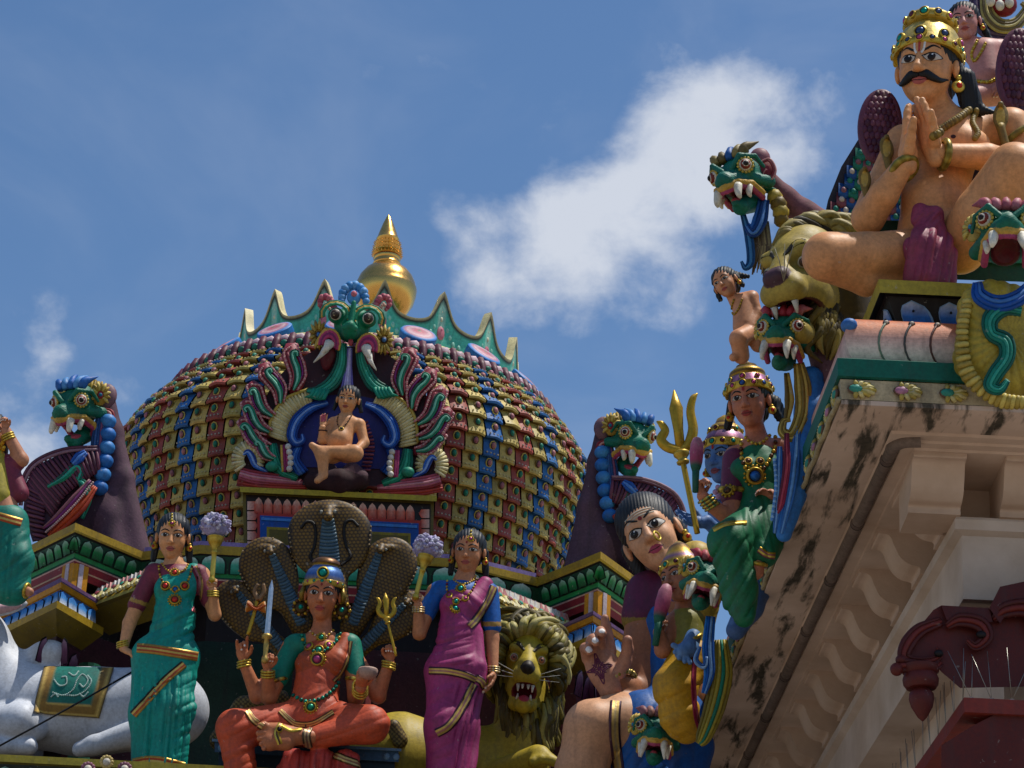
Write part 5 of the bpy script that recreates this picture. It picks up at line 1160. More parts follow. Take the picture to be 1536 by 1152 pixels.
# ---------------------------------------------------------------- five hooded cobras behind the seated goddess
GY = 14.8
def cobras():
    F = Fig('cobra_canopy', 'fan of five brown hooded cobras rising behind the seated goddess', 'snake', 496, 1000, 15.15); L, E = F.L, F.E
    def one(hd, mid, root, w, label=None, marks=False, d=0, stripe=9):
        hd, mid, root = (np.array(q, float) for q in (hd, mid, root)); ax = unit(hd - root); roll = math.degrees(math.atan2(ax[0], -ax[1])); ln = np.linalg.norm(hd - root); c = '6e4f2a'
        pr = E(c, (*mid, d), (w, 11, ln * .46), rot=(0, 0, roll), k=8) + E(c, (*(mid + ax * ln * .12), d - 1), (w * 1.02, 10, ln * .36), rot=(0, 0, roll), k=10)
        pr += L(c, (*root, d - 4, w * .45), (*mid, d - 2, w * .35), k=10) + L(c, (*(mid + ax * ln * .3), d + 2, w * .2), (*hd, d + 18, w * .17), k=8) + L(c, (*hd, d + 18, w * .19), (*(hd - ax * w * .12), d + 30, w * .12), k=4)
        pr += E(c, (*(mid - ax * ln * .04), d + 13), (w * .70, 5, ln * .36), rot=(0, 0, roll), k=10, op=-1)
        def tint(p, V, C):
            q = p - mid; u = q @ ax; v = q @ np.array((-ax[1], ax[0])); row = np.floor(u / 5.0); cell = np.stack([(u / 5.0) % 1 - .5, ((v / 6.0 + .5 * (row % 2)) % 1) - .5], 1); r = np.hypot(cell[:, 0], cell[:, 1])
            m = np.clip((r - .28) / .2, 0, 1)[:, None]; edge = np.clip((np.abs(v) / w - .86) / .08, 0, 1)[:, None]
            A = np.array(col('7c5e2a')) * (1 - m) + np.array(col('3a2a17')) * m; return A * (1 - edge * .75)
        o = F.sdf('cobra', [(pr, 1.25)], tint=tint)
        if label: o['label'] = label
        mb = MB(); e = hd - ax * w * .12; s0 = root + ax * ln * .05; n = int(np.linalg.norm(e - s0) / 5)
        for i in range(n):
            q = s0 + (e - s0) * i / n; ww = stripe * (.7 + .5 * math.sin(math.pi * min(i / n * .9 + .15, 1))); sd = np.array((-ax[1], ax[0])); h0 = F.hit(*q)
            if not h0: continue
            pts = [h for h in (F.hit(*(q + sd * ww * x + ax * (1 - x * x) * -2)) for x in (-1, -.5, 0, .5, 1)) if h]
            mb.tube([h[0] + h[1] * 1.0 * F.s for h in pts], 2.9 * F.s, ('465c68', '546c78')[i % 2], 6)
        F.mesh('belly_scales', mb, parent=o)
        mb = MB(); sd = np.array((-ax[1], ax[0]))
        for sg in (-1, 1):
            h = F.hit(*(hd + sd * sg * w * .15)); 
            if h: mb.sphere(h[0] + h[1] * 1 * F.s, max(2.6, w * .055) * F.s, '8a8a80', 8, 6); mb.sphere(h[0] + h[1] * max(2, w * .05) * F.s, max(1.6, w * .03) * F.s, 'black', 7, 5)
        F.mesh('eyes' if False else 'eye', mb, parent=o)
        mb = MB()
        for sg in (-1, 1):
            pts = [mid + ax * ln * a + sd * sg * w * b for a, b in ((.40, .62), (.46, .85), (.40, 1.0), (.2, 1.04), (-.05, .98))]
            pr_ = [h for h in (F.hit(*(q * 1.0 - (q - mid) * .04)) for q in smoothline(pts, 5)) if h]
            for h in pr_[::1]: mb.sphere(h[0] + h[1] * .5 * F.s, 1.6 * F.s, 'a8906a', 6, 4)
        F.mesh('hood_beading', mb, parent=o)
        if marks:
            for sg in (-1, 1):
                mb = MB(); P_ = [mid + ax * a + sd * sg * b for a, b in ((22, 42), (30, 34), (27, 24), (12, 21), (-8, 24), (-24, 30), (-36, 16))]
                F.chain(mb, P_, 2.6, ['15100c'], gap=.7); F.mesh('hood_mark', mb, parent=o)
    one((352, 884), (366, 918), (425, 975), 31, d=-14, stripe=6); one((612, 902), (596, 928), (536, 978), 29, d=-14, stripe=6)
    one((404, 824), (406, 862), (454, 940), 41, d=-8, stripe=7); one((572, 822), (578, 862), (528, 940), 41, d=-8, stripe=7)
    one((492, 768), (495, 812), (496, 905), 62, 'tallest middle cobra with spectacle marks on its hood', True, d=0, stripe=13)
    for pr in (L('4a3a20', (330, 1110, -10, 16), (365, 1060, -10, 15), (420, 1048, -8, 14), k=6), L('4a3a20', (600, 1110, -10, 12), (590, 1090, -6, 11), k=4)): F.sdf('coil', [(pr, 1.6)], tint=lambda p, V, C: np.where((np.sin(p[:, 0] * .9) * np.sin(p[:, 1] * .9) > .1)[:, None], np.array(col('8a7440')), C))
cobras()
def goddess():
    F = Fig('goddess_statue', 'four armed goddess statue in a coral red sari seated cross legged under the cobra hoods', 'statue', 470, 1150, GY); L, E = F.L, F.E; sk = 'b86c42'; R_ = 'c45c44'
    H = Head(F, (484, 893, 14), 78, yaw=-2, pitch=15, roll=2, skin=sk, wide=.92)
    b = L(sk, (484, 930, 2, 14), (482, 955, 0, 16), k=6) + L(sk, (442, 966, -4, 14), (524, 966, -4, 14), k=8) + L(sk, (481, 965, 0, 24), (474, 1030, 4, 27), (470, 1075, 2, 36), k=10)
    b += L(sk, (436, 972, -4, 15), (404, 1046, 6, 12.5), k=5) + L(sk, (404, 1046, 6, 12), (401, 1008, 34, 8), k=4)          # sword arm
    b += L(sk, (430, 985, -12, 14), (386, 1044, -6, 12), k=5) + L(sk, (386, 1044, -6, 12), (365, 992, 10, 8), k=4)            # axe arm
    b += L(sk, (528, 972, -4, 15), (534, 1046, 8, 13), k=5) + L(sk, (534, 1046, 8, 12), (541, 1032, 40, 9), k=4)             # bowl arm
    b += L(sk, (530, 985, -12, 14), (567, 1044, -6, 12), k=5) + L(sk, (567, 1044, -6, 12), (584, 994, 10, 8), k=4)            # trident arm
    foot = L(sk, (466, 1106, 66, 11), (444, 1104, 76, 12.5), (416, 1098, 84, 14), k=6) + L(sk, (430, 1114, 82, 12), (404, 1112, 88, 12), k=6) + L(sk, (404, 1094, 86, 10), (404, 1116, 88, 10), k=5)
    for y, x, r in ((1088, 391, 6.4), (1099, 388, 5.2), (1107, 389, 4.8), (1115, 392, 4.4), (1122, 396, 4)): foot += L(sk, (406, y * .6 + 1103 * .4, 88, r), (396, y, 92, r * .95), (x, y + 1, 94, r * .85), k=1.0)
    hs = hand(F, (401, 1004, 36), (-.08, .35, 1), (.3, .9, -.2), 42, sk, curl=1.2, thumb=1, tcurl=.6)
    ha = hand(F, (364, 990, 12), (-.15, .2, 1), (.2, 1, -.1), 44, sk, curl=[.25, .9, 1.1, .35], thumb=1, tcurl=.5)
    hb = hand(F, (541, 1030, 40), (.12, 1, .35), (0, -.3, 1), 44, sk, curl=.75, thumb=-1)
    ht = hand(F, (585, 991, 12), (.05, .2, 1), (-.1, 1, -.1), 40, sk, curl=1.1, thumb=-1, tcurl=.6)
    F.sdf('body', [(b, 1.7), (H.prims() + L(sk, (484, 926, 2, 13.5), (482, 946, 0, 15), k=6), .95), (foot, .9), (hs, .8), (ha, .8), (hb, .8), (ht, .8)], M_SKIN)
    mb = MB()
    for i, y in enumerate((1085, 1095, 1104, 1112, 1119)): F.patch(mb, [(389 + i * .9 + 2.6 * math.cos(a), y + 2 * math.sin(a)) for a in np.arange(8) * math.pi / 4], 'e4d8cc', .35)
    H.features(mark='bindi', lip='a8403a', big=1.05); 
    bl = L('1f7a64', (440, 970, -4, 17), (418, 1016, 2, 16), k=5) + L('1f7a64', (526, 968, -4, 17), (534, 1012, 2, 16), k=5) + L('1f7a64', (448, 968, -4, 18), (518, 968, -4, 18), k=8)
    F.sdf('blouse', [(bl, 1.5)])
    sa = E('ac5236', (462, 996, 16), (20, 18, 20), k=12) + E('ac5236', (500, 996, 16), (20, 18, 20), k=12) + L('ac5236', (482, 980, 2, 27), (478, 1025, 2, 29), k=10) + L(R_, (474, 1030, 4, 33), (470, 1080, 4, 42), k=12) + L('ac5236', (518, 960, 2, 12), (506, 990, 14, 16), k=8)
    sa += L(R_, (446, 1085, 6, 34), (352, 1092, 40, 27), k=12) + L(R_, (352, 1092, 40, 26), (366, 1190, 34, 22), k=10)
    sa += L(R_, (496, 1085, 6, 34), (556, 1086, 44, 27), k=12) + L(R_, (556, 1088, 46, 26), (466, 1107, 58, 16), k=10)
    sa += E('b84c44', (480, 1165, 26), (66, 26, 40), k=10) + L('b84c44', (440, 1140, 40, 18), (440, 1190, 40, 22), k=8) + L('b84c44', (480, 1140, 42, 18), (484, 1190, 42, 22), k=8) + L('b84c44', (520, 1140, 36, 16), (526, 1190, 36, 20), k=8)
    dis = folds([(410, 1122, 545, 1200, 3, 13, 4.5), (330, 1060, 420, 1200, 62, 16, 1.6), (470, 1050, 590, 1120, 70, 17, 1.5), (436, 1030, 520, 1080, 60, 12, 1.6), (440, 970, 530, 1025, -50, 13, 1.2)])
    F.sdf('sari', [(sa, 1.6)], disp=dis)
    G = ['5a3a22', 'c8a868', '9a6a4a', 'd0b070', '5a3a22']
    border(F, [(420, 1066), (432, 1078), (445, 1086), (470, 1085), (500, 1068)], 9, G); border(F, [(371, 1066), (380, 1080), (394, 1090)], 11, G); border(F, [(464, 1088), (459, 1104), (463, 1122)], 13, ['5a4a3a', 'b8a078', '8a6a5a', 'b8a078', '5a4a3a'])
    border(F, [(526, 962), (522, 985), (512, 1008), (500, 1022)], 6, ['6a3a2a', 'c8a868', '6a3a2a']); border(F, [(500, 1132), (520, 1140), (548, 1150)], 12, G)
    necklaces(F, [([(452, 948), (455, 962), (464, 972), (478, 981), (494, 971), (507, 960), (513, 946)], 3.0, ['1f6a58', '2a8a70', 'gold']), ([(466, 948), (474, 954), (482, 957), (492, 953), (499, 946)], 2.2, ['c8a888', 'gold'])],
              [(464, 970, 8, 'rose'), (493, 968, 7.5, 'rose'), (478, 976, 9, '2a8a6a'), (476, 989, 11, 'rose', 16), (482, 956, 6.5, '2a8a6a', 12)])
    necklaces(F, [([(432, 1034), (444, 1046), (462, 1053), (482, 1048), (498, 1036), (506, 1024)], 3.4, ['1a5a4c', '2a8a70'])], [(466, 1061, 9, '2a8a6a', 14)], name='belt')
    mb = MB(); F.ribbon(mb, [(421, 1086), (415, 1100), (420, 1116)], 8, ['gold', 'brown', 'yellow'], 1.4); F.ribbon(mb, [(421, 1088), (436, 1096), (452, 1094)], 4.5, ['gold', 'yellow'], 1.4); F.gem(mb, 419, 1094, 5, 'dark'); F.mesh('anklet', mb, M_GILT)
    for at, ax, Rr in (((402, 1011, 32), (-.05, .5, 1), 9.5), ((366, 996, 8), (-.25, .2, 1), 9.5), ((540, 1034, 36), (.2, 1, .1), 11), ((583, 998, 8), (.2, .2, 1), 9.5)):
        for j in range(3):
            mb = MB(); F.ring(mb, (at[0], at[1] + j * 4 - 4, at[2] - (j - 1) * (3 if ax[1] > .4 else 0)), ax, Rr, 1.9, ['gold', 'yellow']); F.mesh('bangle', mb, M_GILT)
    for at, ax in (((414, 1022, 4), (-.35, .2, 1)), ((535, 1020, 4), (.1, .2, 1))):
        mb = MB(); F.ring(mb, at, ax, 16, 3, ['gold', 'brown', 'yellow']); F.mesh('armlet', mb, M_GILT)
    hairdo(F, H, fall=-.4, spread=.40, bun=False)
    H.crown([(.40, -.02, 'gold'), (.415, .02, 'yellow'), (.415, .09, 'gold'), (.40, .10, '8a7a6a'), (.39, .2, '4a68a0'), (.34, .32, '5a78a8'), (.27, .39, '4a68a0'), (.26, .42, 'gold'), (.29, .46, 'brown'), (.27, .52, '6a4a2a'), (.18, .58, 'brown'), (.06, .6, 'brown')], [(.05, .41, 16, .04), (.22, .39, 1, .10)], base=(0, -.06, .16), gemcols=('teal', 'teal', 'rose'))
    for e in (-1, 1):
        mb = MB(); c = H.pt(e * .44, -.02, -.26); k = H.H * F.s
        for j in range(14): a = 2 * math.pi * j / 14; mb.sphere(c + (H.A[0] * math.cos(a) + H.A[2] * math.sin(a)) * .15 * k, .04 * k, ('gold', 'brown')[j % 2], 7, 5)
        mb.sphere(c, (.13 * k, .06 * k, .13 * k), '4a3a22', 12, 8); mb.sphere(c + H.A[1] * .06 * k, .05 * k, 'teal', 8, 6); mb.tube([H.pt(e * .40, -.02, .16), H.pt(e * .45, .03, .0), H.pt(e * .44, 0, -.12)], [.05 * k, .06 * k, .05 * k], '8a7238', 8); F.mesh('earring', mb, M_GILT)
goddess()
# things in her hands
def sword():
    F = Fig('sword', 'steel bladed gold hilted sword held upright by the seated goddess', 'sword', 400, 990, GY); a, t = F.p(397, 993, 62), F.p(408, 869, 62); ax = unit(t - a); Lg = np.linalg.norm(t - a); s = F.s; mb = MB()
    sx = unit(np.cross(ax, (0, 1, 0)));
    b0 = a + ax * Lg * .33
    mb.add([b0 - sx * 4 * s, b0 - np.array((0, 1.8 * s, 0)), b0 + sx * 4 * s, b0 + np.array((0, 1.8 * s, 0)), t - ax * 14 * s - sx * 3.4 * s, t - ax * 14 * s - np.array((0, 1.4 * s, 0)), t - ax * 14 * s + sx * 3.4 * s, t - ax * 14 * s + np.array((0, 1.4 * s, 0)), t], [(0, 1, 5, 4), (1, 2, 6, 5), (2, 3, 7, 6), (3, 0, 4, 7), (4, 5, 8), (5, 6, 8), (6, 7, 8), (7, 4, 8)], 'c8ccd0'); F.mesh('blade', mb, M_STEEL, smooth=False)
    mb = MB(); mb.lathe(a, ax, [(r * s, h * Lg * s / s, 'b89a58') for r, h in ((2, -.02), (5, .0), (5.4, .04), (3.4, .06), (3.6, .12), (4, .2), (3.4, .27), (7.5, .29), (8, .31), (5, .335), (1, .34))], 18); F.mesh('hilt', mb, M_GILT)
sword()
def trident(name, label, pts, Y, d, w, mat=None):
    (bx, by), (jx, jy), (cx, cy), (lx, ly), (rx, ry) = pts; F = Fig(name, label, 'trident', bx, by, Y); s = F.s
    mb = MB(); mb.tube(F.line([(bx, by, d), ((bx + jx) / 2, (by + jy) / 2, d), (jx, jy, d)]), w * .42 * s, 'b8963f', 10)
    ax = unit(F.p(jx, jy, d) - F.p(bx, by, d)); mb.lathe(F.p(jx, jy, d) - ax * w * 2.2 * s, ax, [(r * w * s, h * w * s, 'c8a850') for r, h in ((.4, 0), (.9, .2), (.95, .5), (.6, .7), (.8, 1.1), (1.15, 1.5), (1.2, 1.9), (.7, 2.2))], 16); F.mesh('shaft', mb, M_GILT)
    mb = MB(); W = w
    mb.tube([F.p(jx, jy, d), F.p(jx + (cx - jx) * .35, jy + (cy - jy) * .35, d), F.p(jx + (cx - jx) * .7, jy + (cy - jy) * .7, d), F.p(cx, cy, d)], np.array([.7, .75, 1.05, .1]) * W * s, 'b8963f', 10, flat=((0, 1, 0), .5)); F.mesh('middle_prong', mb, M_GILT)
    for px, py, e in ((lx, ly, -1), (rx, ry, 1)):
        mb = MB(); ln = smoothline([(jx, jy, d), (jx + (px - jx) * .65, jy + (py - jy) * .12, d), (jx + (px - jx) * .98, jy + (py - jy) * .38, d), (jx + (px - jx) * .78, jy + (py - jy) * .68, d), (jx + (px - jx) * .95, jy + (py - jy) * .9, d), (px + e * w * .6, py, d)], 5)
        mb.tube([F.p(*q) for q in ln], np.interp(np.linspace(0, 1, len(ln)), [0, .3, .6, .85, 1], [.75, .8, .65, .5, .1]) * W * s, 'b8963f', 9, flat=((0, 1, 0), .55)); F.mesh('prong', mb, M_GILT)
trident('trident', 'small brass trident held by the seated goddess in her right raised hand', [(594, 984), (580, 926), (578, 889), (567, 896), (592, 896)], GY, 26, 5)
def axe():
    F = Fig('hand_drum', 'small orange hourglass drum on a brass rod held by the seated goddess', 'drum', 374, 950, GY); s = F.s; mb = MB()
    mb.tube(F.line([(372, 952, 24), (380, 925, 24), (386, 900, 24)]), 3 * s, 'b8963f', 9); F.mesh('rod', mb, M_GILT); mb = MB()
    for e in (-1, 1): mb.lathe(F.p(384, 912, 26), unit((e, 0, .15)), [(r * s, h * s, c) for r, h, c in ((2.5, 0, '8a4a22'), (4, 4, 'b06a34'), (8, 10, 'b06a34'), (9, 13, 'c8803c'), (8.6, 14.5, 'd8b890'), (1, 14.6, 'd8c8a8'))], 18)
    F.beads(mb, [(372, 906, 34), (384, 914, 32), (398, 908, 34)], 2.2, ['a8502a'], gap=1.2); F.mesh('drum', mb); mb = MB()
    for e in (-1, 1): mb.tube(F.line([(388, 900, 26), (389 + e * 7, 888, 26), (391 + e * 4, 876, 28)]), np.linspace(4, 2.5, 13) * s, '8a6a4a', 8); 
    F.mesh('fork', mb)
axe()
def bowl():
    F = Fig('skull_bowl', 'small pale bowl resting in the open hand of the seated goddess', 'bowl', 551, 1012, GY); s = F.s; mb = MB(); mb.lathe(F.p(551, 1019, 60), (0, 0, 1), [(r * s, h * s, 'b89888') for r, h in ((2, 0), (10, 2), (14, 8), (15, 14), (14, 16), (12.6, 14), (11, 8), (1, 5))], 22)
    tag(mb.build('skull_bowl', M_PAINT, None, tuple(F.o)), F.root['label'], 'bowl'); bpy.data.objects.remove(F.root)
bowl()
def seat():
    F = Fig('stone_seat', 'blue grey carved seat under the seated goddess', 'seat', 460, 1150, GY + .25); mb = MB()
    F.slab(mb, [(322, 1112), (598, 1127), (598, 1143), (322, 1128)], -30, 46, '34506a'); F.slab(mb, [(328, 1128), (592, 1143), (592, 1210), (328, 1195)], -30, 34, '22384c'); F.slab(mb, [(318, 1108), (602, 1123), (602, 1127), (318, 1112)], -30, 50, '5a7488'); F.mesh('slab', mb, smooth=False)
    mb = MB()
    for x in (332, 346, 580, 594): mb.sphere(F.p(x, 1121 + (x - 322) * .053, 46), (5.5 * F.s, 2 * F.s, 5.5 * F.s), '6a88a0', 9, 6)
    F.mesh('roundel', mb)
seat()
# ---------------------------------------------------------------- corner arches seen from the side, with makara heads
def corner_arch(label, cx, cy, e, S, Y, yaw):
    F = Fig('corner_ornament', label, 'ornament', cx + e * 30 * S, cy + 210 * S, Y); X = lambda x, y, d=0: (cx + e * x * S, cy + y * S, d * S)
    L = lambda c, *p, **k: F.L(c, *[(*X(*q[:3]), q[3] * S) for q in p], **k)
    H = Beast(F, X(2, 8, 14), 76 * S, yaw=yaw, pitch=28, roll=e * 2, wide=.92); H.build(vox=1.15, ear='a88a40', flames=5, tusk=.62)
    pr = L('5c4450', (42, -14, -20, 15), (54, 40, -24, 15), (70, 110, -22, 15), (92, 225, -20, 20), k=12) + L('5c4450', (56, 90, -30, 15), (50, 170, -26, 26), (60, 230, -20, 30), k=14) + L('3e2c38', (24, 150, -24, 26), (-10, 205, -24, 26), k=14)
    F.sdf('back', [(pr, 1.9 * S)], M_ROUGH)
    mb = MB()
    for i in range(6):
        y = 24 + i * 20; x = 47 - i * i * .5; mb.sphere(F.p(*X(x, y, 4)), (13 * F.s * S, 13 * F.s * S, 11.5 * F.s * S), ('4a86c4', '3a70b4')[i % 2], 12, 8)
    F.mesh('neck_roll', mb); mb = MB()
    F.rope(mb, [X(36, 14, 10), X(32, 50, 10), X(30, 80, 10), X(36, 120, 6)], [12 * S, 20 * S, 18 * S, 8 * S], ['26467a', '7a4a6a', '26467a', '3a5a90', '26467a'], 6); F.mesh('mane', mb)
    mb = MB(); F.slab(mb, [X(*q)[:2] for q in ((32, 66), (-20, 71), (-60, 90), (-78, 120), (-80, 160), (-66, 205), (-40, 200), (-20, 160), (20, 130), (38, 110))][::int(e)], -14, 4, '3e2030'); F.ribs(mb, [X(30, 68, 14), X(-20, 74, 18), X(-62, 92, 12), X(-74, 116, 4)], [X(34, 100, 12), X(8, 116, 16), X(-20, 140, 14), X(-34, 170, 4)], 22, 3.0 * S, ['6a3a4c', '4a2436'], 4)
    F.rope(mb, [X(32, 64, 14), X(-20, 68, 20), X(-64, 88, 14), X(-82, 120, 4), X(-84, 150, 0)], [8 * S, 9 * S, 9 * S, 6 * S], ['8a6a78', '5a3446'], 6)
    F.ribs(mb, [X(-72, 124, 6), X(-74, 160, 6), X(-64, 200, 4)], [X(-46, 140, 8), X(-48, 168, 8), X(-44, 205, 6)], 12, 2.8 * S, ['6a3a4c', '4a2436'], 3); F.mesh('wing', mb)
    mb = MB(); F.rope(mb, [X(-44, 122, 18), X(-20, 108, 22), X(-2, 92, 22), X(6, 98, 20), X(2, 112, 20)], [6 * S, 13 * S, 13 * S, 8 * S], ['14584a', '3aa088', '1f7a5c'], 6); F.rope(mb, [X(8, 170, 16), X(16, 140, 20), X(10, 118, 20), X(0, 112, 18)], [6 * S, 14 * S, 13 * S, 6 * S], ['14584a', '3aa088', '1f7a5c'], 6)
    F.rope(mb, [X(-6, 88, 24), X(4, 78, 26), X(14, 70, 24)], [10 * S, 16 * S, 8 * S], ['2f5aa8', '5a86cc', '2f5aa8'], 6); F.mesh('leaf_curl', mb)
    mb = MB(); F.rope(mb, [X(28, 122, 18), X(6, 150, 24), X(-22, 178, 22), X(-42, 196, 12)], [8 * S, 20 * S, 18 * S, 6 * S], ['b04834', 'c85a3c', 'b04834'], 6); F.rope(mb, [X(20, 112, 20), X(-4, 140, 26), X(-30, 168, 24), X(-50, 184, 14)], [5 * S, 10 * S, 9 * S, 4 * S], ['7a2f6a', '8a5a60'], 6)
    F.beads(mb, [X(24, 116, 24), X(0, 146, 30), X(-28, 174, 28), X(-46, 190, 16)], 2 * S, ['c8a8a0'], gap=1.7); F.mesh('red_edge', mb)
    mb = MB(); mb.sphere(F.p(*X(44, -14, -2)), (17 * F.s * S, 8 * F.s, 21 * F.s * S), '7a5a62', 14, 9); mb.sphere(F.p(*X(36, -6, 6)), (5 * F.s * S, 3 * F.s, 8 * F.s * S), '1a1214', 9, 6); F.mesh('crest_disc', mb)
    mb = MB(); F.ribs(mb, [X(14, -24, 12), X(22, -20, 14), X(30, -16, 12)], [X(14, -40, 8), X(26, -38, 8), X(38, -32, 6)], 6, 3.4 * S, ['a88a30', '7a6420'], 2); F.mesh('fan', mb)
    mb = MB(); F.rope(mb, [X(40, 6, 8), X(50, 12, 8), X(52, 26, 8), X(44, 30, 8)], [5 * S, 12 * S, 9 * S, 3 * S], ['8a3038', 'c89088', '8a3038'], 6); F.mesh('cheek_leaf', mb)
corner_arch('green fanged water beast with maroon wing on the left roof corner', 115, 608, 1, 1.0, 16.35, -24)
corner_arch('green fanged water beast with maroon wing on the right roof corner', 948, 656, -1, .95, 16.35, 22)
# ---------------------------------------------------------------- far left attendant, bull, lion
def far_left():
    F = Fig('attendant_statue', 'woman statue in a green sari cut by the left photo edge, raising one hand', 'statue', 15, 890, 15.2); L, E = F.L, F.E; sk = 'b87a58'
    H = Head(F, (-14, 650, 0), 62, yaw=10, pitch=10, skin=sk)
    b = L(sk, (-12, 676, 0, 13), (-8, 720, 0, 22), (6, 770, 0, 24), k=8) + L(sk, (14, 694, 0, 13), (32, 690, 8, 11), k=4) + L(sk, (32, 690, 8, 11), (9, 646, 18, 8), k=4) + L(sk, (20, 880, 4, 10), (44, 888, 14, 7), k=5) + L(sk, (10, 790, 0, 18), (22, 880, 0, 13), k=5)
    F.sdf('body', [(b, 1.7), (H.prims(), 1.1), (hand(F, (8, 644, 20), (-.1, .3, 1), (-.3, 1, 0), 30, sk, curl=.9, thumb=1), .85)], M_SKIN); H.features(); hairdo(F, H)
    F.sdf('blouse', [(L('maroon', (10, 698, 0, 16), (30, 740, 2, 14), k=5) + L('maroon', (-8, 700, 0, 22), (0, 752, 0, 24), k=8) + L('maroon', (12, 696, 0, 15), (26, 694, 4, 13), k=4), 1.5)])
    F.sdf('sari', [(E('1d7a6a', (8, 775, 0), (32, 26, 20), k=10) + L('1d7a6a', (4, 790, 0, 26), (8, 885, 0, 22), k=12) + L('1d7a6a', (18, 790, 0, 25), (26, 840, 4, 23), (24, 888, 2, 20), k=12) + L('a89a40', (-8, 690, 8, 18), (-4, 745, 8, 22), k=8), 1.5)], disp=folds([(-20, 790, 60, 890, 50, 15, 1.2), (-20, 800, 20, 900, 2, 10, 2.4)]))
    border(F, [(-20, 768), (4, 776), (32, 784)], 12, ['b08a48', 'a8553a', 'c8a860', 'a8553a'])
    for j in range(3):
        mb = MB(); F.ring(mb, (11 + j * 1.4, 652 + j * 3.4, 17), (-.5, .3, 1), 9, 1.8, ['gold', 'yellow']); F.mesh('bangle', mb, M_GILT)
    mb = MB(); F.ring(mb, (40, 886, 11), (1, .2, -.2), 10, 2.5, ['gold', 'yellow']); F.mesh('anklet', mb, M_GILT)
    mb = MB()
    for i in range(40): a = RNG.uniform(0, 1, 3); mb.sphere(F.p(-6 + 12 * a[0], 655 + 40 * a[1], 14 + 4 * a[2]), 3 * F.s, ('c88a2a', 'd8b04a')[i % 2], 6, 4)
    F.mesh('garland', mb)
far_left()
def bull():
    F = Fig('bull_statue', 'white reclining bull statue with a green and gold saddle cloth', 'statue', 130, 1130, 15.75); L, E = F.L, F.E; c = 'c6cad2'
    b = L(c, (20, 1060, 0, 62), (130, 1068, 0, 58), (235, 1062, 0, 62), k=30) + E(c, (70, 982, 2), (31, 26, 22), k=16, rot=(0, 0, -14)) + E(c, (248, 1066, 20), (66, 44, 60), k=14)
    b += L(c, (10, 1030, 0, 46), (-30, 960, 10, 38), (-70, 900, 20, 34), k=24) + L(c, (-40, 1082, 50, 26), (30, 1084, 58, 28), (52, 1096, 50, 17), k=10) + L(c, (205, 1100, 54, 22), (140, 1118, 60, 14), (120, 1124, 60, 12), k=8) + L(c, (-20, 1118, 62, 15), (44, 1120, 62, 13), k=6)
    b += L(c, (-80, 905, 30, 20), (-30, 918, 20, 14), k=8)
    F.sdf('body', [(b, 2.0)], M_SKIN, smooth=3)
    F.sdf('ear', [(E(c, (0, 912, 34), (42, 8, 13), rot=(0, 0, -14), k=2) + E('c8a0a4', (-2, 914, 42), (36, 7, 7), rot=(0, 0, -14), k=1), 1.1)], M_SKIN)
    def cl(q0, q1, q2, q3, u, v): q0, q1, q2, q3 = map(np.array, (q0, q1, q2, q3)); return q0 * (1 - u) * (1 - v) + q1 * u * (1 - v) + q2 * u * v + q3 * (1 - u) * v
    q = ((66, 1002), (171, 1004), (149, 1077), (48, 1070)); mb = MB(); n, m_ = 26, 20; V, C = [], []
    for i in range(n + 1):
        for j in range(m_ + 1):
            u, v = j / m_, i / n; p = cl(*q, u, v); h = F.hit(*p) or (F.p(*p, 30), np.array((0, -1, 0))); V.append(h[0] + h[1] * 3 * F.s)
            e = min(u, 1 - u, (1 - v) * .8); k = 'c' if e < 0 else ('1a1410' if e < .025 else ('c8a860' if e < .06 else ('8a6a34' if e < .16 else ('c8a860' if e < .19 else '1f6e62')))); C.append(col(k))
    mb.add(V, [(i * (m_ + 1) + j, (i + 1) * (m_ + 1) + j, (i + 1) * (m_ + 1) + j + 1, i * (m_ + 1) + j + 1) for i in range(n) for j in range(m_)], np.array(C)); o = F.mesh('saddle_cloth', mb)
    for pts in ([(80, 1040), (96, 1044), (110, 1036), (116, 1022), (124, 1014), (132, 1022), (126, 1032), (120, 1028)], [(100, 1044), (116, 1044), (130, 1036), (137, 1024), (132, 1016)], [(82, 1022), (90, 1030), (100, 1028), (100, 1018), (94, 1018)], [(78, 1046), (84, 1042), (88, 1046)], [(104, 1012), (112, 1016), (118, 1010)], [(120, 1042), (126, 1046), (132, 1040)]):
        mb = MB()
        L_ = smoothline(pts, 6)
        for p in L_:
            h = F.hit(*p)
            if h: mb.sphere(h[0] + h[1] * 3.4 * F.s, 1.35 * F.s, 'b8d0c8', 6, 4)
        F.mesh('scroll_pattern', mb, parent=o)
bull()
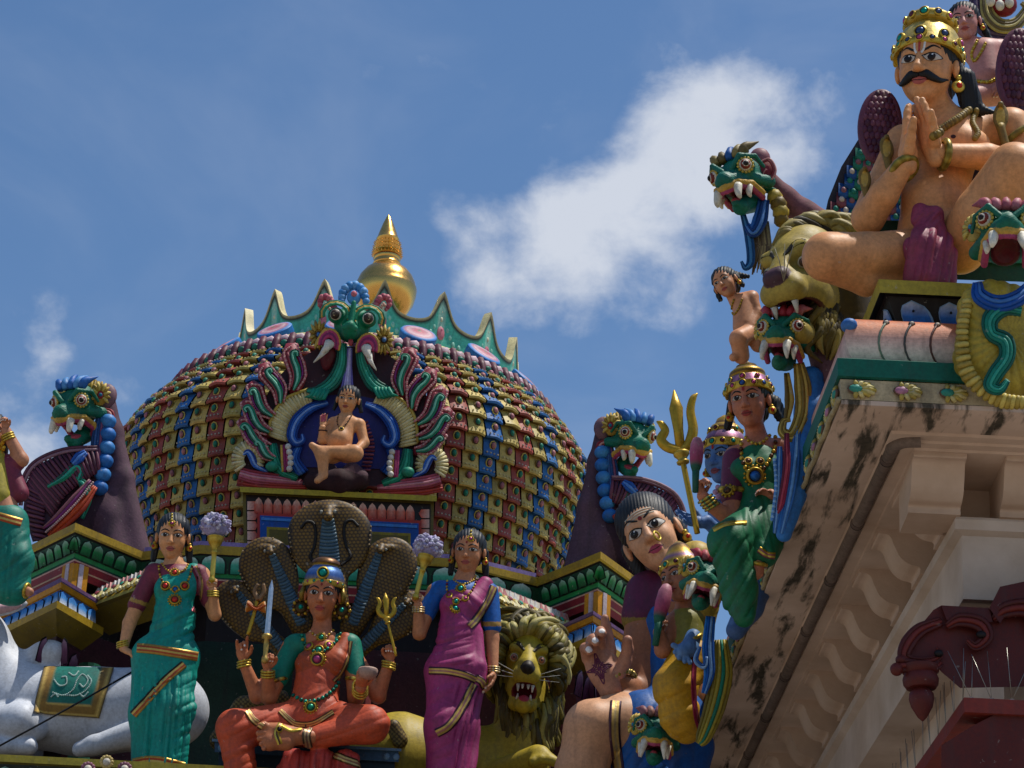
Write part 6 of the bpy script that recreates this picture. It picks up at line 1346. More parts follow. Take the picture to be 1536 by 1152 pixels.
def lion():
    F = Fig('lion_statue', 'olive yellow seated lion statue with open jaws beside the woman in magenta', 'statue', 740, 1150, 15.5); L, E = F.L, F.E; c = 'b09a3c'
    H = Head(F, (789, 1000, 20), 118, yaw=2, pitch=12, roll=3, skin=c, wide=.92)
    pr = [H.ell((0, -.05, .1), (.34, .36, .38)), H.ell((0, .3, -.12), (.19, .3, .2), k=.12), H.cap((0, .2, .2), (0, .5, -.02), .1, .1, k=.08), H.cap((-.09, .5, -.16), (.09, .5, -.16), .1, k=.05), H.cap((-.2, .25, .2), (.2, .25, .2), .07, k=.06), H.ell((0, .15, -.3), (.24, .2, .2), k=.1)]
    for e in (-1, 1): pr += [H.ell((e * .19, .36, .09), (.09, .09, .06), k=.05, op=-1), H.ell((e * .19, .25, .08), (.08, .07, .055), k=.01)]
    pr += [H.cap((0, .57, -.04), (0, .60, -.07), .06, .075, k=.03, c='2a2018'), H.ell((0, .42, -.37), (.17, .24, .12), k=.02, op=-1), H.ell((0, .38, -.37), (.19, .3, .15), op=0, c='6a1f28'), H.cap((-.1, .2, -.50), (.1, .2, -.50), .1, k=.05), H.cap((0, .34, -.52), (0, .38, -.52), .11, k=.05), H.cap((0, .3, -.46), (0, .42, -.47), .07, k=.02, c='a84048')]
    b = L(c, (600, 1150, -10, 82), (680, 1160, -20, 66), (760, 1130, -30, 46), k=20) + L(c, (785, 1040, -20, 40), (785, 1150, -10, 40), k=16) + L(c, (740, 1165, 20, 22), (806, 1136, 60, 19), k=8)
    for x in (800, 812, 823, 832): b += L(c, (812, 1132, 66, 12), (x, 1138 + abs(x - 816) * .3, 80, 8), k=3)
    F.sdf('body', [(b, 2.0), (pr, 1.1)], smooth=2)
    for e in (-1, 1):
        mb = MB(); k = H.H * F.s
        for o, r, cl in ((0, .055, 'cfc0a0'), (.028, .042, 'a06a5a'), (.045, .026, 'black')): mb.sphere(H.pt(e * .19 + o * e * .1, .29 + o, .07), r * k, cl, 10, 7)
        F.mesh('eye', mb)
        mb = MB(); F.ribbon(mb, [(e * .06, .16), (e * .15, .25), (e * .27, .28)], [.03, .06, .03], ['3a3018'], 1, 4, H.map); F.mesh('eyebrow', mb)
        for j in range(3):
            mb = MB(); a = H.pt(e * .16, .53, -.14 - j * .03); b2 = H.pt(e * .46, .5, -.02 - j * .09); mb.tube([a, (a + b2) / 2 + np.array((0, -2 * F.s, -1 * F.s)), b2], np.array([.7, .6, .25]) * F.s, 'c8c4b8', 5); F.mesh('whisker', mb)
    for x, u, d in ((-.1, -.28, 1), (.1, -.28, 1), (-.04, -.28, .6), (.04, -.28, .6), (-.09, -.46, -.8), (.09, -.46, -.8)):
        mb = MB(); mb.tube([H.pt(x, .5 if d > 0 else .38, u), H.pt(x, .52 if d > 0 else .4, u - d * .09)], np.array([.026, .008]) * k, 'd8d0bc', 7); F.mesh('tooth', mb)
    mb = MB(); rng = np.random.default_rng(11); cols = ['6a5c24', '8a7a34', '4a4020', 'a09450', '5a4c1c', 'b0a468']
    for row, (r0, n, f0, ln) in enumerate(((.37, 30, .14, .16), (.43, 32, .06, .17), (.47, 30, -.06, .16))):
        for i in range(n):
            a = math.radians(-25 + 230 * (i + .5 * row) / n); ca, sa = math.cos(a), math.sin(a); w1 = rng.normal(0, .08)
            q = lambda f, rr, w=0: H.pt(rr * ca + w * -sa, f, .06 + rr * sa * 1.02 + w * ca)
            Ls = smoothline([q(f0, r0 - .04), q(f0 + .10, r0 + ln * .3, w1 * .4), q(f0 + .07, r0 + ln * .75, w1), q(f0 - .02, r0 + ln * .9, w1 * 2.2), q(f0 - .04, r0 + ln * .7, w1 * 3)], 4)
            mb.tube(Ls, np.interp(np.linspace(0, 1, len(Ls)), [0, .35, .75, 1], [.04, .055, .045, .02]) * k, cols[rng.integers(6)], 6)
    for i in range(120):
        sd = rng.choice((-1, 1)); t = rng.uniform(0, 1); x0 = 789 + sd * (18 + 26 * t ** .7) + (6 if sd > 0 else 0); y0 = 1062 - 95 * t ** 1.3 + rng.uniform(-6, 6); ln = rng.uniform(50, 95) + 20 * t; y1 = min(y0 + ln, 1124); x1 = x0 + sd * rng.uniform(-6, 8); d0 = 16 - 26 * t + rng.uniform(-4, 4)
        Ls = smoothline([(x0, y0, d0), (x0 + sd * 5 + rng.normal(0, 2), y0 + (y1 - y0) * .3, d0 + 6), (x0 - sd * 2 + rng.normal(0, 3), y0 + (y1 - y0) * .65, d0 + 4), (x1, y1, d0 - 2), (x1 - sd * 5, y1 + 5, d0 - 4)], 4)
        mb.tube([F.p(*q_) for q_ in Ls], np.interp(np.linspace(0, 1, len(Ls)), [0, .3, .75, 1], [2.5, 5.2, 4.2, .8]) * F.s, cols[rng.integers(5)], 6)
    for i in range(46):
        x0 = 772 + rng.uniform(0, 36); y0 = 1058 + rng.uniform(0, 26); d0 = 14 + rng.uniform(-6, 6); Ls = smoothline([(x0, y0, d0), (x0 + rng.normal(0, 4), y0 + 22, d0 + 5), (x0 + rng.normal(0, 6), y0 + 44, d0 + 2), (x0 + rng.normal(0, 8), min(y0 + 62, 1124), d0 - 4)], 4)
        mb.tube([F.p(*q_) for q_ in Ls], np.interp(np.linspace(0, 1, len(Ls)), [0, .3, .75, 1], [3, 5.5, 4.5, .8]) * F.s, cols[rng.integers(5)], 6)
    F.mesh('mane', mb)
    mb = MB(); mb.sphere(H.pt(.43, .0, .1), (.06 * k, .05 * k, .1 * k), '7a5a30', 10, 7); mb.sphere(H.pt(.43, .04, .1), (.035 * k, .03 * k, .07 * k), '7a3a4a', 8, 6); F.mesh('ear', mb)
lion()
def cable():
    F = Fig('power_cable', 'thin black cable running diagonally across the white bull', 'cable', 0, 1120, 14.6); mb = MB(); mb.tube([P(x, y, Yq) for x, y, Yq in ((-40, 1140, 14.8), (60, 1086, 14.85), (130, 1047, 14.9), (205, 1004, 14.98))], .0062, '121214', 8)
    tag(mb.build('power_cable', M_PAINT, None, tuple(F.o)), F.root['label'], 'cable'); bpy.data.objects.remove(F.root)
cable()
def rosette():
    F = Fig('rosette', 'small cream and pink carved rosette on the lower ledge', 'ornament', 158, 1150, 14.6); mb = MB(); s = F.s
    for cx, cy, r, cl in ((160, 1143, 11, 'c8b070'), (132, 1154, 12, '8a5a6a'), (187, 1154, 12, '8a5a6a')):
        for j in range(12): a = 2 * math.pi * j / 12; mb.sphere(F.p(cx + r * .7 * math.cos(a), cy + r * .7 * math.sin(a), 2), r * .3 * s, cl, 7, 5)
        mb.sphere(F.p(cx, cy, 4), r * .55 * s, 'd0c8b8', 10, 7)
    tag(mb.build('rosette', M_PAINT, None, tuple(F.o)), F.root['label'], 'ornament'); bpy.data.objects.remove(F.root)
rosette()
# ---------------------------------------------------------------- painted mouldings over the eave of the right building
b = MB(); sweepL(b, [(0, .022, 'b8a888'), (-.004, .108, 'b8a888'), (.03, .112, 'b8a888')]); b.build('shell_band', M_ROUGH, rb, smooth=False)
b = MB(); sweepL(b, [(-.004, .112, '14584a'), (-.016, .118, '17604e'), (-.018, .195, '17604e'), (.0, .205, '2a8a70'), (.16, .21, '14584a')]); b.build('teal_moulding', M_PAINT, rb, smooth=False)
pil = [(.12 - .10 * math.cos(a), .315 + .115 * math.sin(a), c) for a, c in [(a, tuple(np.interp(a, [-1.5, -.5, .5, 1.5], [col(q)[i] for q in ('d8d0cc', 'dac8c0', 'd07c54', 'bc5c36')]) for i in range(3))) for a in np.linspace(-1.5, 1.5, 34)]]
b = MB(); sweepL(b, pil); b.build('cushion_moulding', M_PAINT, rb, smooth=True)
b = MB(); sweepL(b, [(.12, .43, '14100f'), (.30, .44, '5a2430'), (.30, .47, '14100f'), (.235, .61, '14100f'), (.225, .615, '14100f'), (.195, .605, 'a8983f'), (.19, .665, 'b8a84c'), (.21, .675, 'b8a84c'), (2.0, .68, '2a5a44')]); b.build('lotus_cornice', M_PAINT, rb, smooth=False)
def plan_pt(o, z, side, t):             # a point on the mouldings: side 0 runs away from us, 1 runs to the right
    q = off(PLAN, o); base = q[1] + (EU if side == 0 else EV) * t; return np.array((*base, Z0 + z))
Fp = Fig('x', 'x', 'x', 1380, 500, 9.6, root=False); s9 = Fp.s
b = MB()                                # shells along the front band and the side band
for side in (0, 1):
    for i in range(30):
        t = .06 + i * .185; c = plan_pt(-.004, .064, side, t); d = np.array((*(EU if side == 0 else EV), 0)); nn = -np.array((*(n1 if side == 0 else n2), 0)); up = np.array((0, 0, 1.0))
        for j in range(9):
            a = math.pi * (.5 + j / 8) ; e = d * -math.cos(a) * .078 + up * math.sin(a) * .036; b.tube([c + e * .2 + nn * .006, c + e * .7 + nn * .012, c + e * 1.05 + nn * .004], [.007, .011, .008], ('b8a458', 'cdbf86')[j % 2], 6)
        for j in range(7):
            a = math.pi * (-.4 + .8 * j / 6); e = d * math.cos(a) * .085 + up * math.sin(a) * .036; b.tube([c + e * .3 + nn * .004, c + e + nn * .002], [.005, .007], 'a8945a', 5)
        b.sphere(c + nn * .008, (.034, .024, .012), '6a5040', 10, 6, np.array([d, up, nn])); b.sphere(c + nn * .013, (.029, .019, .012), ('3a8a78', 'b07a92')[i % 2], 10, 6, np.array([d, up, nn]))
b.build('shell_carving', M_PAINT, rb)
b = MB()                                # blue lotus petals under the yellow edge
def slope(t): return .295 + (.237 - .295) * t, .472 + (.606 - .472) * t
for side in (0, 1):
    for i in range(14 if side else 40):
        w = .158; t0_ = .02 + (i + .5) * w
        for sc, l, cs in ((1.0, .004, ['8aa8c8'] * 3), (.9, .009, ['24509a', '3a70b8', 'b8bcc8'])):
            V, C = [], []
            for r in range(7):
                t = r / 6; hw = sc * .9 * (1 if t < .45 else math.sqrt(max(0, 1 - ((t - .45) / .55) ** 2))); o, z = slope(.02 + t * .93 * (1 if sc == 1 else .95))
                for x in (-1, -.5, 0, .5, 1): V.append(plan_pt(o - l * (1.4 - .5 * abs(x)), z - .003, side, t0_ + x * hw * w * .46)); C.append(np.array(col(cs[0])) * max(0, 1 - 2 * t) + np.array(col(cs[1])) * (1 - abs(2 * t - 1)) + np.array(col(cs[2])) * max(0, 2 * t - 1))
            b.add(V, [((r * 5 + x, r * 5 + x + 1, r * 5 + x + 6, r * 5 + x + 5) if side == 0 else (r * 5 + x, r * 5 + x + 5, r * 5 + x + 6, r * 5 + x + 1)) for r in range(6) for x in range(4)], np.array(C))
        o, z = slope(.62); b.sphere(plan_pt(o - .014, z - .004, side, t0_), .006, '0f1420', 7, 5)
b.build('blue_petals', M_PAINT, rb)
b = MB()                                # painted strokes on the cushion: dots with trailing stems
for i in range(8):
    t = .14 + i * .105; pts = []
    for a in np.linspace(.75, -1.2, 9): pts.append(plan_pt(.12 - .1015 * math.cos(a), .315 + .1165 * math.sin(a), 1, t + .012 * math.sin(a * 2) - .02 * a * .3))
    b.tube(pts, np.linspace(.006, .0035, 9), ('6a7a6a', '4a4a4a', '5a3a34')[i % 3], 6); b.sphere(pts[0], (.015, .008, .012), '4a4a48', 8, 5); b.sphere(pts[0] + np.array((0, -.003, .001)), (.01, .008, .008), 'c8b8a8', 8, 5)
q0 = plan_pt(.04, .37, 1, -.0); b.sphere(q0, (.035, .04, .03), '4a78b8', 12, 8); b.build('cushion_strokes', M_PAINT, rb)
# thin teal and cream lip along the side eave
b = MB(); a0 = np.array((*(A0[:2] - n1 * .012), Z0 + .02)); b.tube([a0 + np.array((*EU, 0)) * t + np.array((*n1, 0)) * .004 * math.sin(t * 23) for t in np.linspace(0, 8.8, 120)], .012, 'a89a78', 6); b.build('lime_edge', M_ROUGH, rb)
# ---------------------------------------------------------------- red carved timber bracket, beam with bird spikes
M_WOOD = paint_mat('oxblood_paint', rough=.5, wear=.5, bump=.3)
def red_bracket():
    F = Fig('timber_bracket', 'carved oxblood timber bracket with turned pendant under the cream beam', 'bracket', 1440, 900, 9.75); s = F.s; W = '55201c'
    mb = MB(); F.slab(mb, [(1386, 932), (1400, 915), (1412, 908), (1500, 915), (1550, 880), (1640, 880), (1640, 1010), (1536, 1030), (1440, 1032), (1424, 1018), (1412, 1008), (1398, 990), (1352, 990), (1356, 968)], -150, 0, W)
    F.slab(mb, [(1412, 908), (1484, 912), (1489, 933), (1420, 930)], 0, 10, '4a1a17'); F.slab(mb, [(1484, 912), (1500, 880), (1640, 850), (1640, 900), (1520, 905), (1500, 935)], -40, 14, '4a1a17'); F.mesh('core', mb, M_WOOD, smooth=False)
    def lobe(pts, w, nm='carving'):
        m2 = MB(); F.rope(m2, pts, w, ['4a1a17', '6a2a24', '4a1a17'], 6); F.mesh(nm, m2, M_WOOD)
    lobe([(1412, 932, 6), (1380, 945, 10), (1362, 965, 12), (1356, 985, 12), (1372, 992, 12), (1400, 990, 12), (1412, 980, 12), (1404, 972, 14)], [14, 20, 22, 18, 14, 12, 8, 5])
    lobe([(1420, 940, 8), (1440, 930, 14), (1470, 936, 16), (1480, 955, 16), (1464, 970, 16), (1450, 960, 18)], [10, 20, 22, 20, 14, 8])
    lobe([(1490, 930, 8), (1510, 915, 16), (1545, 915, 18), (1560, 950, 14)], [10, 24, 28, 24])
    lobe([(1346, 1000, 12), (1360, 998, 16), (1400, 1000, 16), (1412, 994, 10)], [22, 20, 14, 10])
    mb = MB(); mb.sphere(F.p(1345, 1004, 14), (10 * s, 9 * s, 10 * s), '5f2620', 12, 9); mb.sphere(F.p(1352, 990, 10), (9 * s, 9 * s, 8 * s), '55201c', 12, 9); mb.lathe(F.p(1384, 1082, 4), (-.03, 0, 1), [(r * s, h * s, W) for r, h in ((1, 0), (7, 6), (16, 22), (19, 34), (18, 42), (12, 49), (22, 50), (26, 56), (27, 64), (24, 72), (28, 76), (28, 84), (20, 88), (1, 89))], 24); F.mesh('pendant', mb, M_WOOD, angle=45)
    mb = MB(); mb.sphere(F.p(1408, 980, 15), (7 * s, 5 * s, 6 * s), '140807', 10, 7); mb.sphere(F.p(1472, 952, 18), (8 * s, 5 * s, 6 * s), '140807', 10, 7); F.mesh('hole_shade', mb, M_WOOD)  # solid near-black knobs: colour stands in for shade inside the carving's hollows
red_bracket()
def red_beam():
    F = Fig('timber_beam', 'oxblood painted timber beam with a curved lower board at the photo corner', 'beam', 1450, 1150, 9.45); mb = MB()
    c = PZ(1446, 1046, P(1446, 1046, 9.45)[2]); z = float(c[2]); dv = np.array((*EV, 0)); du = np.array((*EU, 0)); s = F.s
    c0 = c.copy(); h = np.array((0, 0, -.058))
    mb.add([c0, c0 + dv * 1.6, c0 + dv * 1.6 + h, c0 + h, c0 + du * 2.2, c0 + du * 2.2 + h, c0 + dv * 1.6 + du * 2.2, c0 + dv * 1.6 + du * 2.2 + h], [(0, 3, 2, 1), (0, 4, 5, 3), (0, 1, 6, 4), (3, 5, 7, 2)], '7a342c'); F.mesh('beam', mb, M_WOOD, smooth=False)
    mb = MB(); n = 24; V = []
    for i in range(n + 1):
        t = i / n; x = 1412 + 190 * t; y = 1118 - 62 * math.sin(min(t * 1.25, 1) * math.pi / 2) ; V += [F.p(x, y, -8), F.p(x, 1200, -8), F.p(x, y, -60)]
    mb.add(V, [(3 * i, 3 * i + 1, 3 * i + 4, 3 * i + 3) for i in range(n)] + [(3 * i, 3 * i + 3, 3 * i + 5, 3 * i + 2) for i in range(n)], '55201a'); F.mesh('curved_board', mb, M_WOOD, angle=30)
    sp = Fig('bird_spikes', 'row of thin steel bird spikes standing on the red timber beam', 'bird spikes', 1450, 1046, 9.45)
    mb = MB(); rng = np.random.default_rng(3)
    def strip(a, d, L_, n, nm):
        for i in range(n):
            q = a + d * L_ * (i + .3) / n
            k = MB(); k.box(q + np.array((0, 0, .004)), (.008, .006, .004), 'a8a8a0'); sp.mesh('clip', k, M_ROUGH, smooth=False)
            for j in range(2):
                lean = d * rng.uniform(-.5, .5) + np.array((0, -.25, 0)) * rng.uniform(-1, 1); e = q + unit(np.array((0, 0, 1)) + lean) * rng.uniform(.16, .23); k = MB(); k.tube([q, e], .0013, '8a8880', 5); sp.mesh('spike', k, M_STEEL)
    strip(c + du * .02 + dv * .01 , dv, 1.0, 13, 'x'); strip(c + du * .05 + dv * .015, du, 1.6, 10, 'x')
red_beam()
# ---------------------------------------------------------------- statues on the right building, from the front corner to the back
def feather_wing(F, c, rx, rz, d, roll, name='wing', cols=('5a2c3e', '4a2234', '6a3a4a')):
    mb = MB(); s = F.s; A = rotm(0, 0, roll); C = F.p(c[0], c[1], d); mb.sphere(C, (rx * s, 9 * s, rz * s), cols[1], 20, 12, A); rng = np.random.default_rng(2)
    mb.tube([C + A[0] * rx * 1.0 * math.cos(a) * s + A[2] * rz * 1.0 * math.sin(a) * s for a in np.linspace(0, 2 * math.pi, 40)], 7 * s, cols[2], 8, cap=False)
    for i in range(11):
        for j in range(7):
            u = (i - 5) / 5.5; v = (j - 3 + .5 * (i % 2)) / 3.6
            if u * u + v * v > .95: continue
            q = C + A[0] * v * rx * s + A[2] * u * rz * s - np.array((0, 7 * s * math.sqrt(max(0, 1 - u * u - v * v)) + 2 * s, 0))
            mb.sphere(q, (rx * .2 * s, 4 * s, rz * .13 * s), cols[rng.integers(3)], 8, 5, A)
    return F.mesh(name, mb)
def armlet_cobra(F, at, S, roll=0):
    pr = F.E('7a6432', at, (9 * S, 4, 17 * S), rot=(0, 0, roll), k=3) + F.L('7a6432', (at[0], at[1] - 12 * S, at[2] + 3, 4 * S), (at[0], at[1] - 14 * S, at[2] + 9, 3.4 * S), k=2) + F.L('7a6432', (at[0], at[1] + 12 * S, at[2], 5 * S), (at[0] + 5 * S, at[1] + 30 * S, at[2] - 2, 5 * S), k=3)
    o = F.sdf('armlet', [(pr, 1.1)], tint=lambda p, V, C: np.where((np.hypot((p[:, 0] - at[0]) / (5 * S), (p[:, 1] - at[1]) / (11 * S)) < 1)[:, None], np.array(col('b89a50')), C)); return o
def devotee():
    F = Fig('devotee_statue', 'large moustached bare chested statue in a gold crown with palms joined', 'statue', 1400, 410, 10.0); L, E = F.L, F.E; sk = 'd6945c'
    H = Head(F, (1390, 105, 30), 124, yaw=-24, pitch=8, roll=4, skin=sk, wide=.98)
    b = L(sk, (1404, 160, 6, 26), (1412, 192, 0, 30), k=10) + L(sk, (1356, 212, -6, 26), (1512, 194, -10, 32), k=16) + L(sk, (1424, 210, 0, 50), (1404, 290, 2, 46), (1400, 345, 2, 54), k=20) + E(sk, (1392, 222, 34), (32, 22, 24), k=12) + E(sk, (1450, 216, 34), (36, 24, 26), k=12) + E(sk, (1400, 300, 24), (48, 38, 40), k=10)
    b += L(sk, (1350, 268, 44, 3.5), (1400, 276, 74, 3.5), (1450, 268, 50, 3.5), k=5, op=-1) + L(sk, (1362, 240, 52, 3), (1394, 248, 64, 3.2), (1422, 238, 60, 3), k=5, op=-1) + L(sk, (1428, 240, 60, 3), (1456, 244, 66, 3.2), (1490, 232, 50, 3), k=5, op=-1) + L(sk, (1404, 312, 72, 4), (1404, 316, 72, 4), k=4, op=-1)
    b += L(sk, (1518, 194, -10, 33), (1560, 258, 10, 25), k=8) + L(sk, (1560, 258, 12, 25), (1480, 236, 58, 21), (1410, 231, 80, 16), k=5)
    b += L(sk, (1354, 216, -6, 27), (1302, 326, 20, 25), k=8) + L(sk, (1302, 328, 20, 25), (1326, 292, 54, 22), (1354, 250, 80, 16), k=5)
    b += L(sk, (1385, 382, 10, 40), (1300, 384, 46, 35), (1240, 384, 60, 36), k=7) + L(sk, (1240, 388, 58, 34), (1300, 420, 30, 24), (1350, 420, 10, 20), k=7)
    b += L(sk, (1440, 372, 20, 40), (1474, 322, 84, 42), (1522, 254, 124, 40), k=5) + L(sk, (1522, 254, 124, 37), (1570, 350, 100, 32), k=7)
    h1 = hand(F, (1362, 246, 80), (.02, -.06, 1), (1, .3, 0), 108, sk, curl=.03, thumb=-1, spread=.04, tcurl=.02, nails=True)
    h2 = hand(F, (1402, 234, 80), (-.26, -.06, 1), (-1, .3, -.25), 108, sk, curl=.03, thumb=1, spread=.04, tcurl=.02)
    F.sdf('body', [(b, 2.4), (H.prims(nose=1.15, full=1.08) + L(sk, (1402, 158, 10, 26), (1410, 185, 2, 28), k=10), 1.35), (h1, 1.2), (h2, 1.2)], M_SKIN)
    H.features(opn=1.12, mark='namam', lip='b0544a', big=1.12, white='c8bcae', browtilt=.03)
    for e in (-1, 1):
        mb = MB(); pts = [(e * .005, -.19), (e * .08, -.19), (e * .17, -.24), (e * .25, -.25), (e * .33, -.17), (e * .32, -.13)]; Ls = [H.map(*q) for q in smoothline(pts, 6)]; Ls = [h[0] + h[1] * 2 * F.s for h in Ls if h]
        mb.tube(Ls, np.interp(np.linspace(0, 1, len(Ls)), [0, .25, .55, .85, 1], [4, 7, 6.5, 4, 1.4]) * F.s, 'black', 9, flat=((0, 1, 0), .7)); F.mesh('moustache', mb)
    hairdo(F, H, c='141416', fall=-.55, spread=.5, vox=1.6, sides=(1,), extra=[H.cap((.46, -.15, -.1), (.62, -.2, -.52), .13, .08, k=.05, c='141416'), H.cap((.6, -.2, -.5), (.8, -.2, -.56), .08, .03, k=.05, c='141416')])
    H.crown([(.43, -.03, 'gold'), (.45, .0, 'yellow'), (.45, .04, 'gold'), (.44, .06, '8a7238'), (.43, .09, 'c8b068'), (.40, .22, 'c8b068'), (.34, .34, 'bca45a'), (.285, .40, 'gold'), (.27, .41, '7a6430'), (.27, .43, 'gold'), (.32, .46, 'c8b068'), (.33, .52, 'gold'), (.31, .56, 'c8b068'), (.2, .62, 'gold'), (.05, .64, 'gold')], [(.03, .45, 18, .045), (.13, .43, 9, .07), (.50, .33, 12, .055)], base=(0, -.06, .17), gemcols=('rose', '3a4a6a', 'teal', 'wine'), tilt=-.2)
    H.earrings('yellow', r=.085, only=1, drop=.26)
    mb = MB(); F.chain(mb, [(1453, 166), (1438, 178), (1420, 190), (1400, 204)], 6.5, ['8a7238', '6a5626'], gap=.5); F.mesh('snake_necklace', mb); mb = MB(); F.chain(mb, [(1464, 166), (1458, 184), (1466, 200), (1462, 208)], 5, ['8a7238', '7a6430'], gap=.5); F.mesh('snake_necklace', mb)
    mb = MB(); F.patch(mb, [(1430 + 4 * math.cos(a), 205 + 3 * math.sin(a)) for a in np.arange(10) * math.pi / 5], '3a1a16', .5); F.mesh('nipple', mb, M_SKIN)
    for at, ax, R in (((1356, 254, 77), (-.45, -.4, .8), 20), ((1416, 232, 78), (1, -.2, 0), 20)):
        mb = MB(); F.ring(mb, at, ax, R, 6, ['8a7a3a', 'a8924a', '7a6a30'], 30, 9); F.mesh('bangle', mb, M_GILT)
    armlet_cobra(F, (1330, 222, 34), 1.2, -8); armlet_cobra(F, (1297, 268, 44), 1.1, -6); armlet_cobra(F, (1501, 175, 36), 1.35, 4)
    mb = MB(); F.ring(mb, (1532, 212, -2), (.5, .1, -.8), 36, 5, ['8a7a3a', '6a5a2a'], 30); F.mesh('arm_ring', mb)
    cl = '8e4058'; pr = L(cl, (1386, 326, 64, 17), (1402, 322, 66, 14), k=6) + L(cl, (1380, 316, 66, 12), (1376, 330, 66, 10), k=5) + L(cl, (1394, 336, 64, 16), (1384, 372, 72, 27), (1388, 420, 66, 30), k=8) + L(cl, (1404, 336, 62, 12), (1414, 380, 66, 20), (1412, 420, 60, 22), k=8)
    F.sdf('dhoti', [(pr, 1.6)], disp=folds([(1350, 338, 1440, 440, 8, 15, 4.5), (1366, 308, 1416, 340, 40, 9, 2)]))
    feather_wing(F, (1320, 190), 28, 60, -26, 4)
    mb = MB(); F.slab(mb, [(1300, 330), (1600, 336), (1600, 425), (1300, 415)], -70, -34, '1f4a3a'); F.slab(mb, [(1300, 380), (1600, 386), (1600, 396), (1300, 390)], -34, -28, '2a7a58'); F.slab(mb, [(1410, 180), (1600, 180), (1600, 340), (1410, 330)], -90, -60, '3a2036'); F.mesh('seat', mb, smooth=False)
    return F
devotee()
def upper_child():
    F = Fig('child_statue', 'pink plump child statue with curly black hair behind the moustached statue', 'statue', 1480, 150, 10.6); L, E = F.L, F.E; sk = 'c4847a'
    H = Head(F, (1447, 34, 8), 62, yaw=-16, pitch=12, roll=-6, skin=sk)
    b = L(sk, (1452, 58, 0, 11), (1466, 78, 0, 15), k=6) + L(sk, (1458, 78, -2, 16), (1500, 74, -4, 16), k=8) + L(sk, (1478, 82, 0, 24), (1482, 118, 4, 27), k=12) + L(sk, (1504, 76, -2, 14), (1514, 104, 4, 12), (1498, 128, 22, 9), k=5) + L(sk, (1490, 140, 6, 20), (1460, 146, 20, 16), k=8)
    F.sdf('body', [(b, 1.8), (H.prims(), .95), (hand(F, (1500, 124, 24), (-.4, .3, -.9), (-.3, -.6, -.4), 32, sk, curl=.3), .9)], M_SKIN); H.features(lip='a84a42'); hairdo(F, H, c='141416', fall=-.6, spread=.55)
    mb = MB(); F.chain(mb, [(1466, 62), (1458, 80), (1462, 92), (1470, 82), (1478, 66)], 2.6, ['gold', 'yellow'], gap=1.2); F.mesh('necklace', mb, M_GILT)
    mb = MB(); F.chain(mb, [(1466, 122), (1482, 124), (1504, 114)], 3.2, ['yellow', 'gold'], gap=1.1); F.mesh('belt', mb, M_GILT); H.earrings()
upper_child()
def upper_wing():
    F = Fig('wing_ornament', 'dark maroon feathered wing cut by the right photo edge', 'ornament', 1522, 170, 10.4); feather_wing(F, (1526, 104), 26, 66, 0, 6); tag(F.root)
    F.mesh('stem', MB().tube(F.line([(1522, 190, -4), (1530, 160, -4)]), 10 * F.s, '4a2234', 8))
upper_wing()
def upper_beast():
    F = Fig('beast_ornament', 'cream lipped beast mouth with white teeth at the top right photo edge', 'ornament', 1500, 40, 11.0); mb = MB(); F.rope(mb, [(1478, -10, 0), (1482, 20, 4), (1500, 38, 6), (1524, 36, 4), (1540, 14, 0), (1532, 4, 2)], [16, 20, 22, 20, 14, 6], ['a8985a', '6a5a3a', 'c8b878', '6a5a3a', 'a8985a'], 7); F.mesh('lip', mb)
    mb = MB(); mb.sphere(F.p(1504, 6, -4), (22 * F.s, 14 * F.s, 22 * F.s), '8a2a30', 14, 9); F.mesh('mouth', mb)
    for x, y in ((1486, 2), (1500, 8), (1514, 4)): F.mesh('tooth', MB().sphere(F.p(x, y, 12), (7 * F.s, 6 * F.s, 9 * F.s), 'd8d0c0', 10, 7))
    mb = MB(); F.rope(mb, [(1462, -10, -8), (1466, 24, -8), (1484, 48, -8), (1540, 54, -10)], [16, 22, 22, 16], ['4a3a5a', '5a4a6a', '4a3a5a'], 6); F.mesh('dark_band', mb)
upper_beast()
def tile_roof():
    F = Fig('tiled_roof', 'steep small roof of green, pink and blue scale tiles behind the moustached statue', 'roof', 1290, 360, 11.2); mb = MB(); s = F.s
    F.slab(mb, [(1228, 365), (1242, 300), (1262, 250), (1290, 205), (1340, 190), (1420, 360)], -60, -10, '2a2024'); F.mesh('core', mb); mb = MB(); cols = ['2a7a66', '8a5058', '2f5a98', '2a7a66', '8a5058']
    for i in range(13):
        y = 372 - i * 14; x0 = 1232 + i * 5.2 + .18 * i * i * .4
        for j in range(9):
            x = x0 + j * 15 + (i % 2) * 3; d = -2 + j * 1.5 - i * .6; c = cols[(j + i // 3) % 5]
            if x > 1430: continue
            V = [F.p(x - 8, y - 14 + j * 2, d - 4), F.p(x + 8, y - 11 + j * 2, d - 4), F.p(x + 8, y + 4 + j * 2, d + 5), F.p(x, y + 6 + j * 2, d + 7), F.p(x - 8, y + 1 + j * 2, d + 5)]
            mb.add(V + [v + np.array((0, 4 * s, -3 * s)) for v in V], [(4, 3, 2, 1, 0), (0, 4, 9, 5), (2, 3, 8, 7), (3, 4, 9, 8)], c); mb.sphere(F.p(x, y - 3 + j * 2, d + 3), (4.5 * s, 3 * s, 5.5 * s), ('8a5a5e', '2a7a66', 'c8b8a8')[(i + j) % 3], 8, 5)
    F.mesh('tiles', mb)
tile_roof()
def beast(name, label, at, H_, Y, yaw, pitch, roll, extra=None, root=None, **kw):
    F = Fig(name, label, 'ornament', *(root or at[:2]), Y); H = Beast(F, at, H_, yaw=yaw, pitch=pitch, roll=roll, wide=kw.pop('wide', 1.0)); H.build(**kw)
    if extra: extra(F, H)
    return F
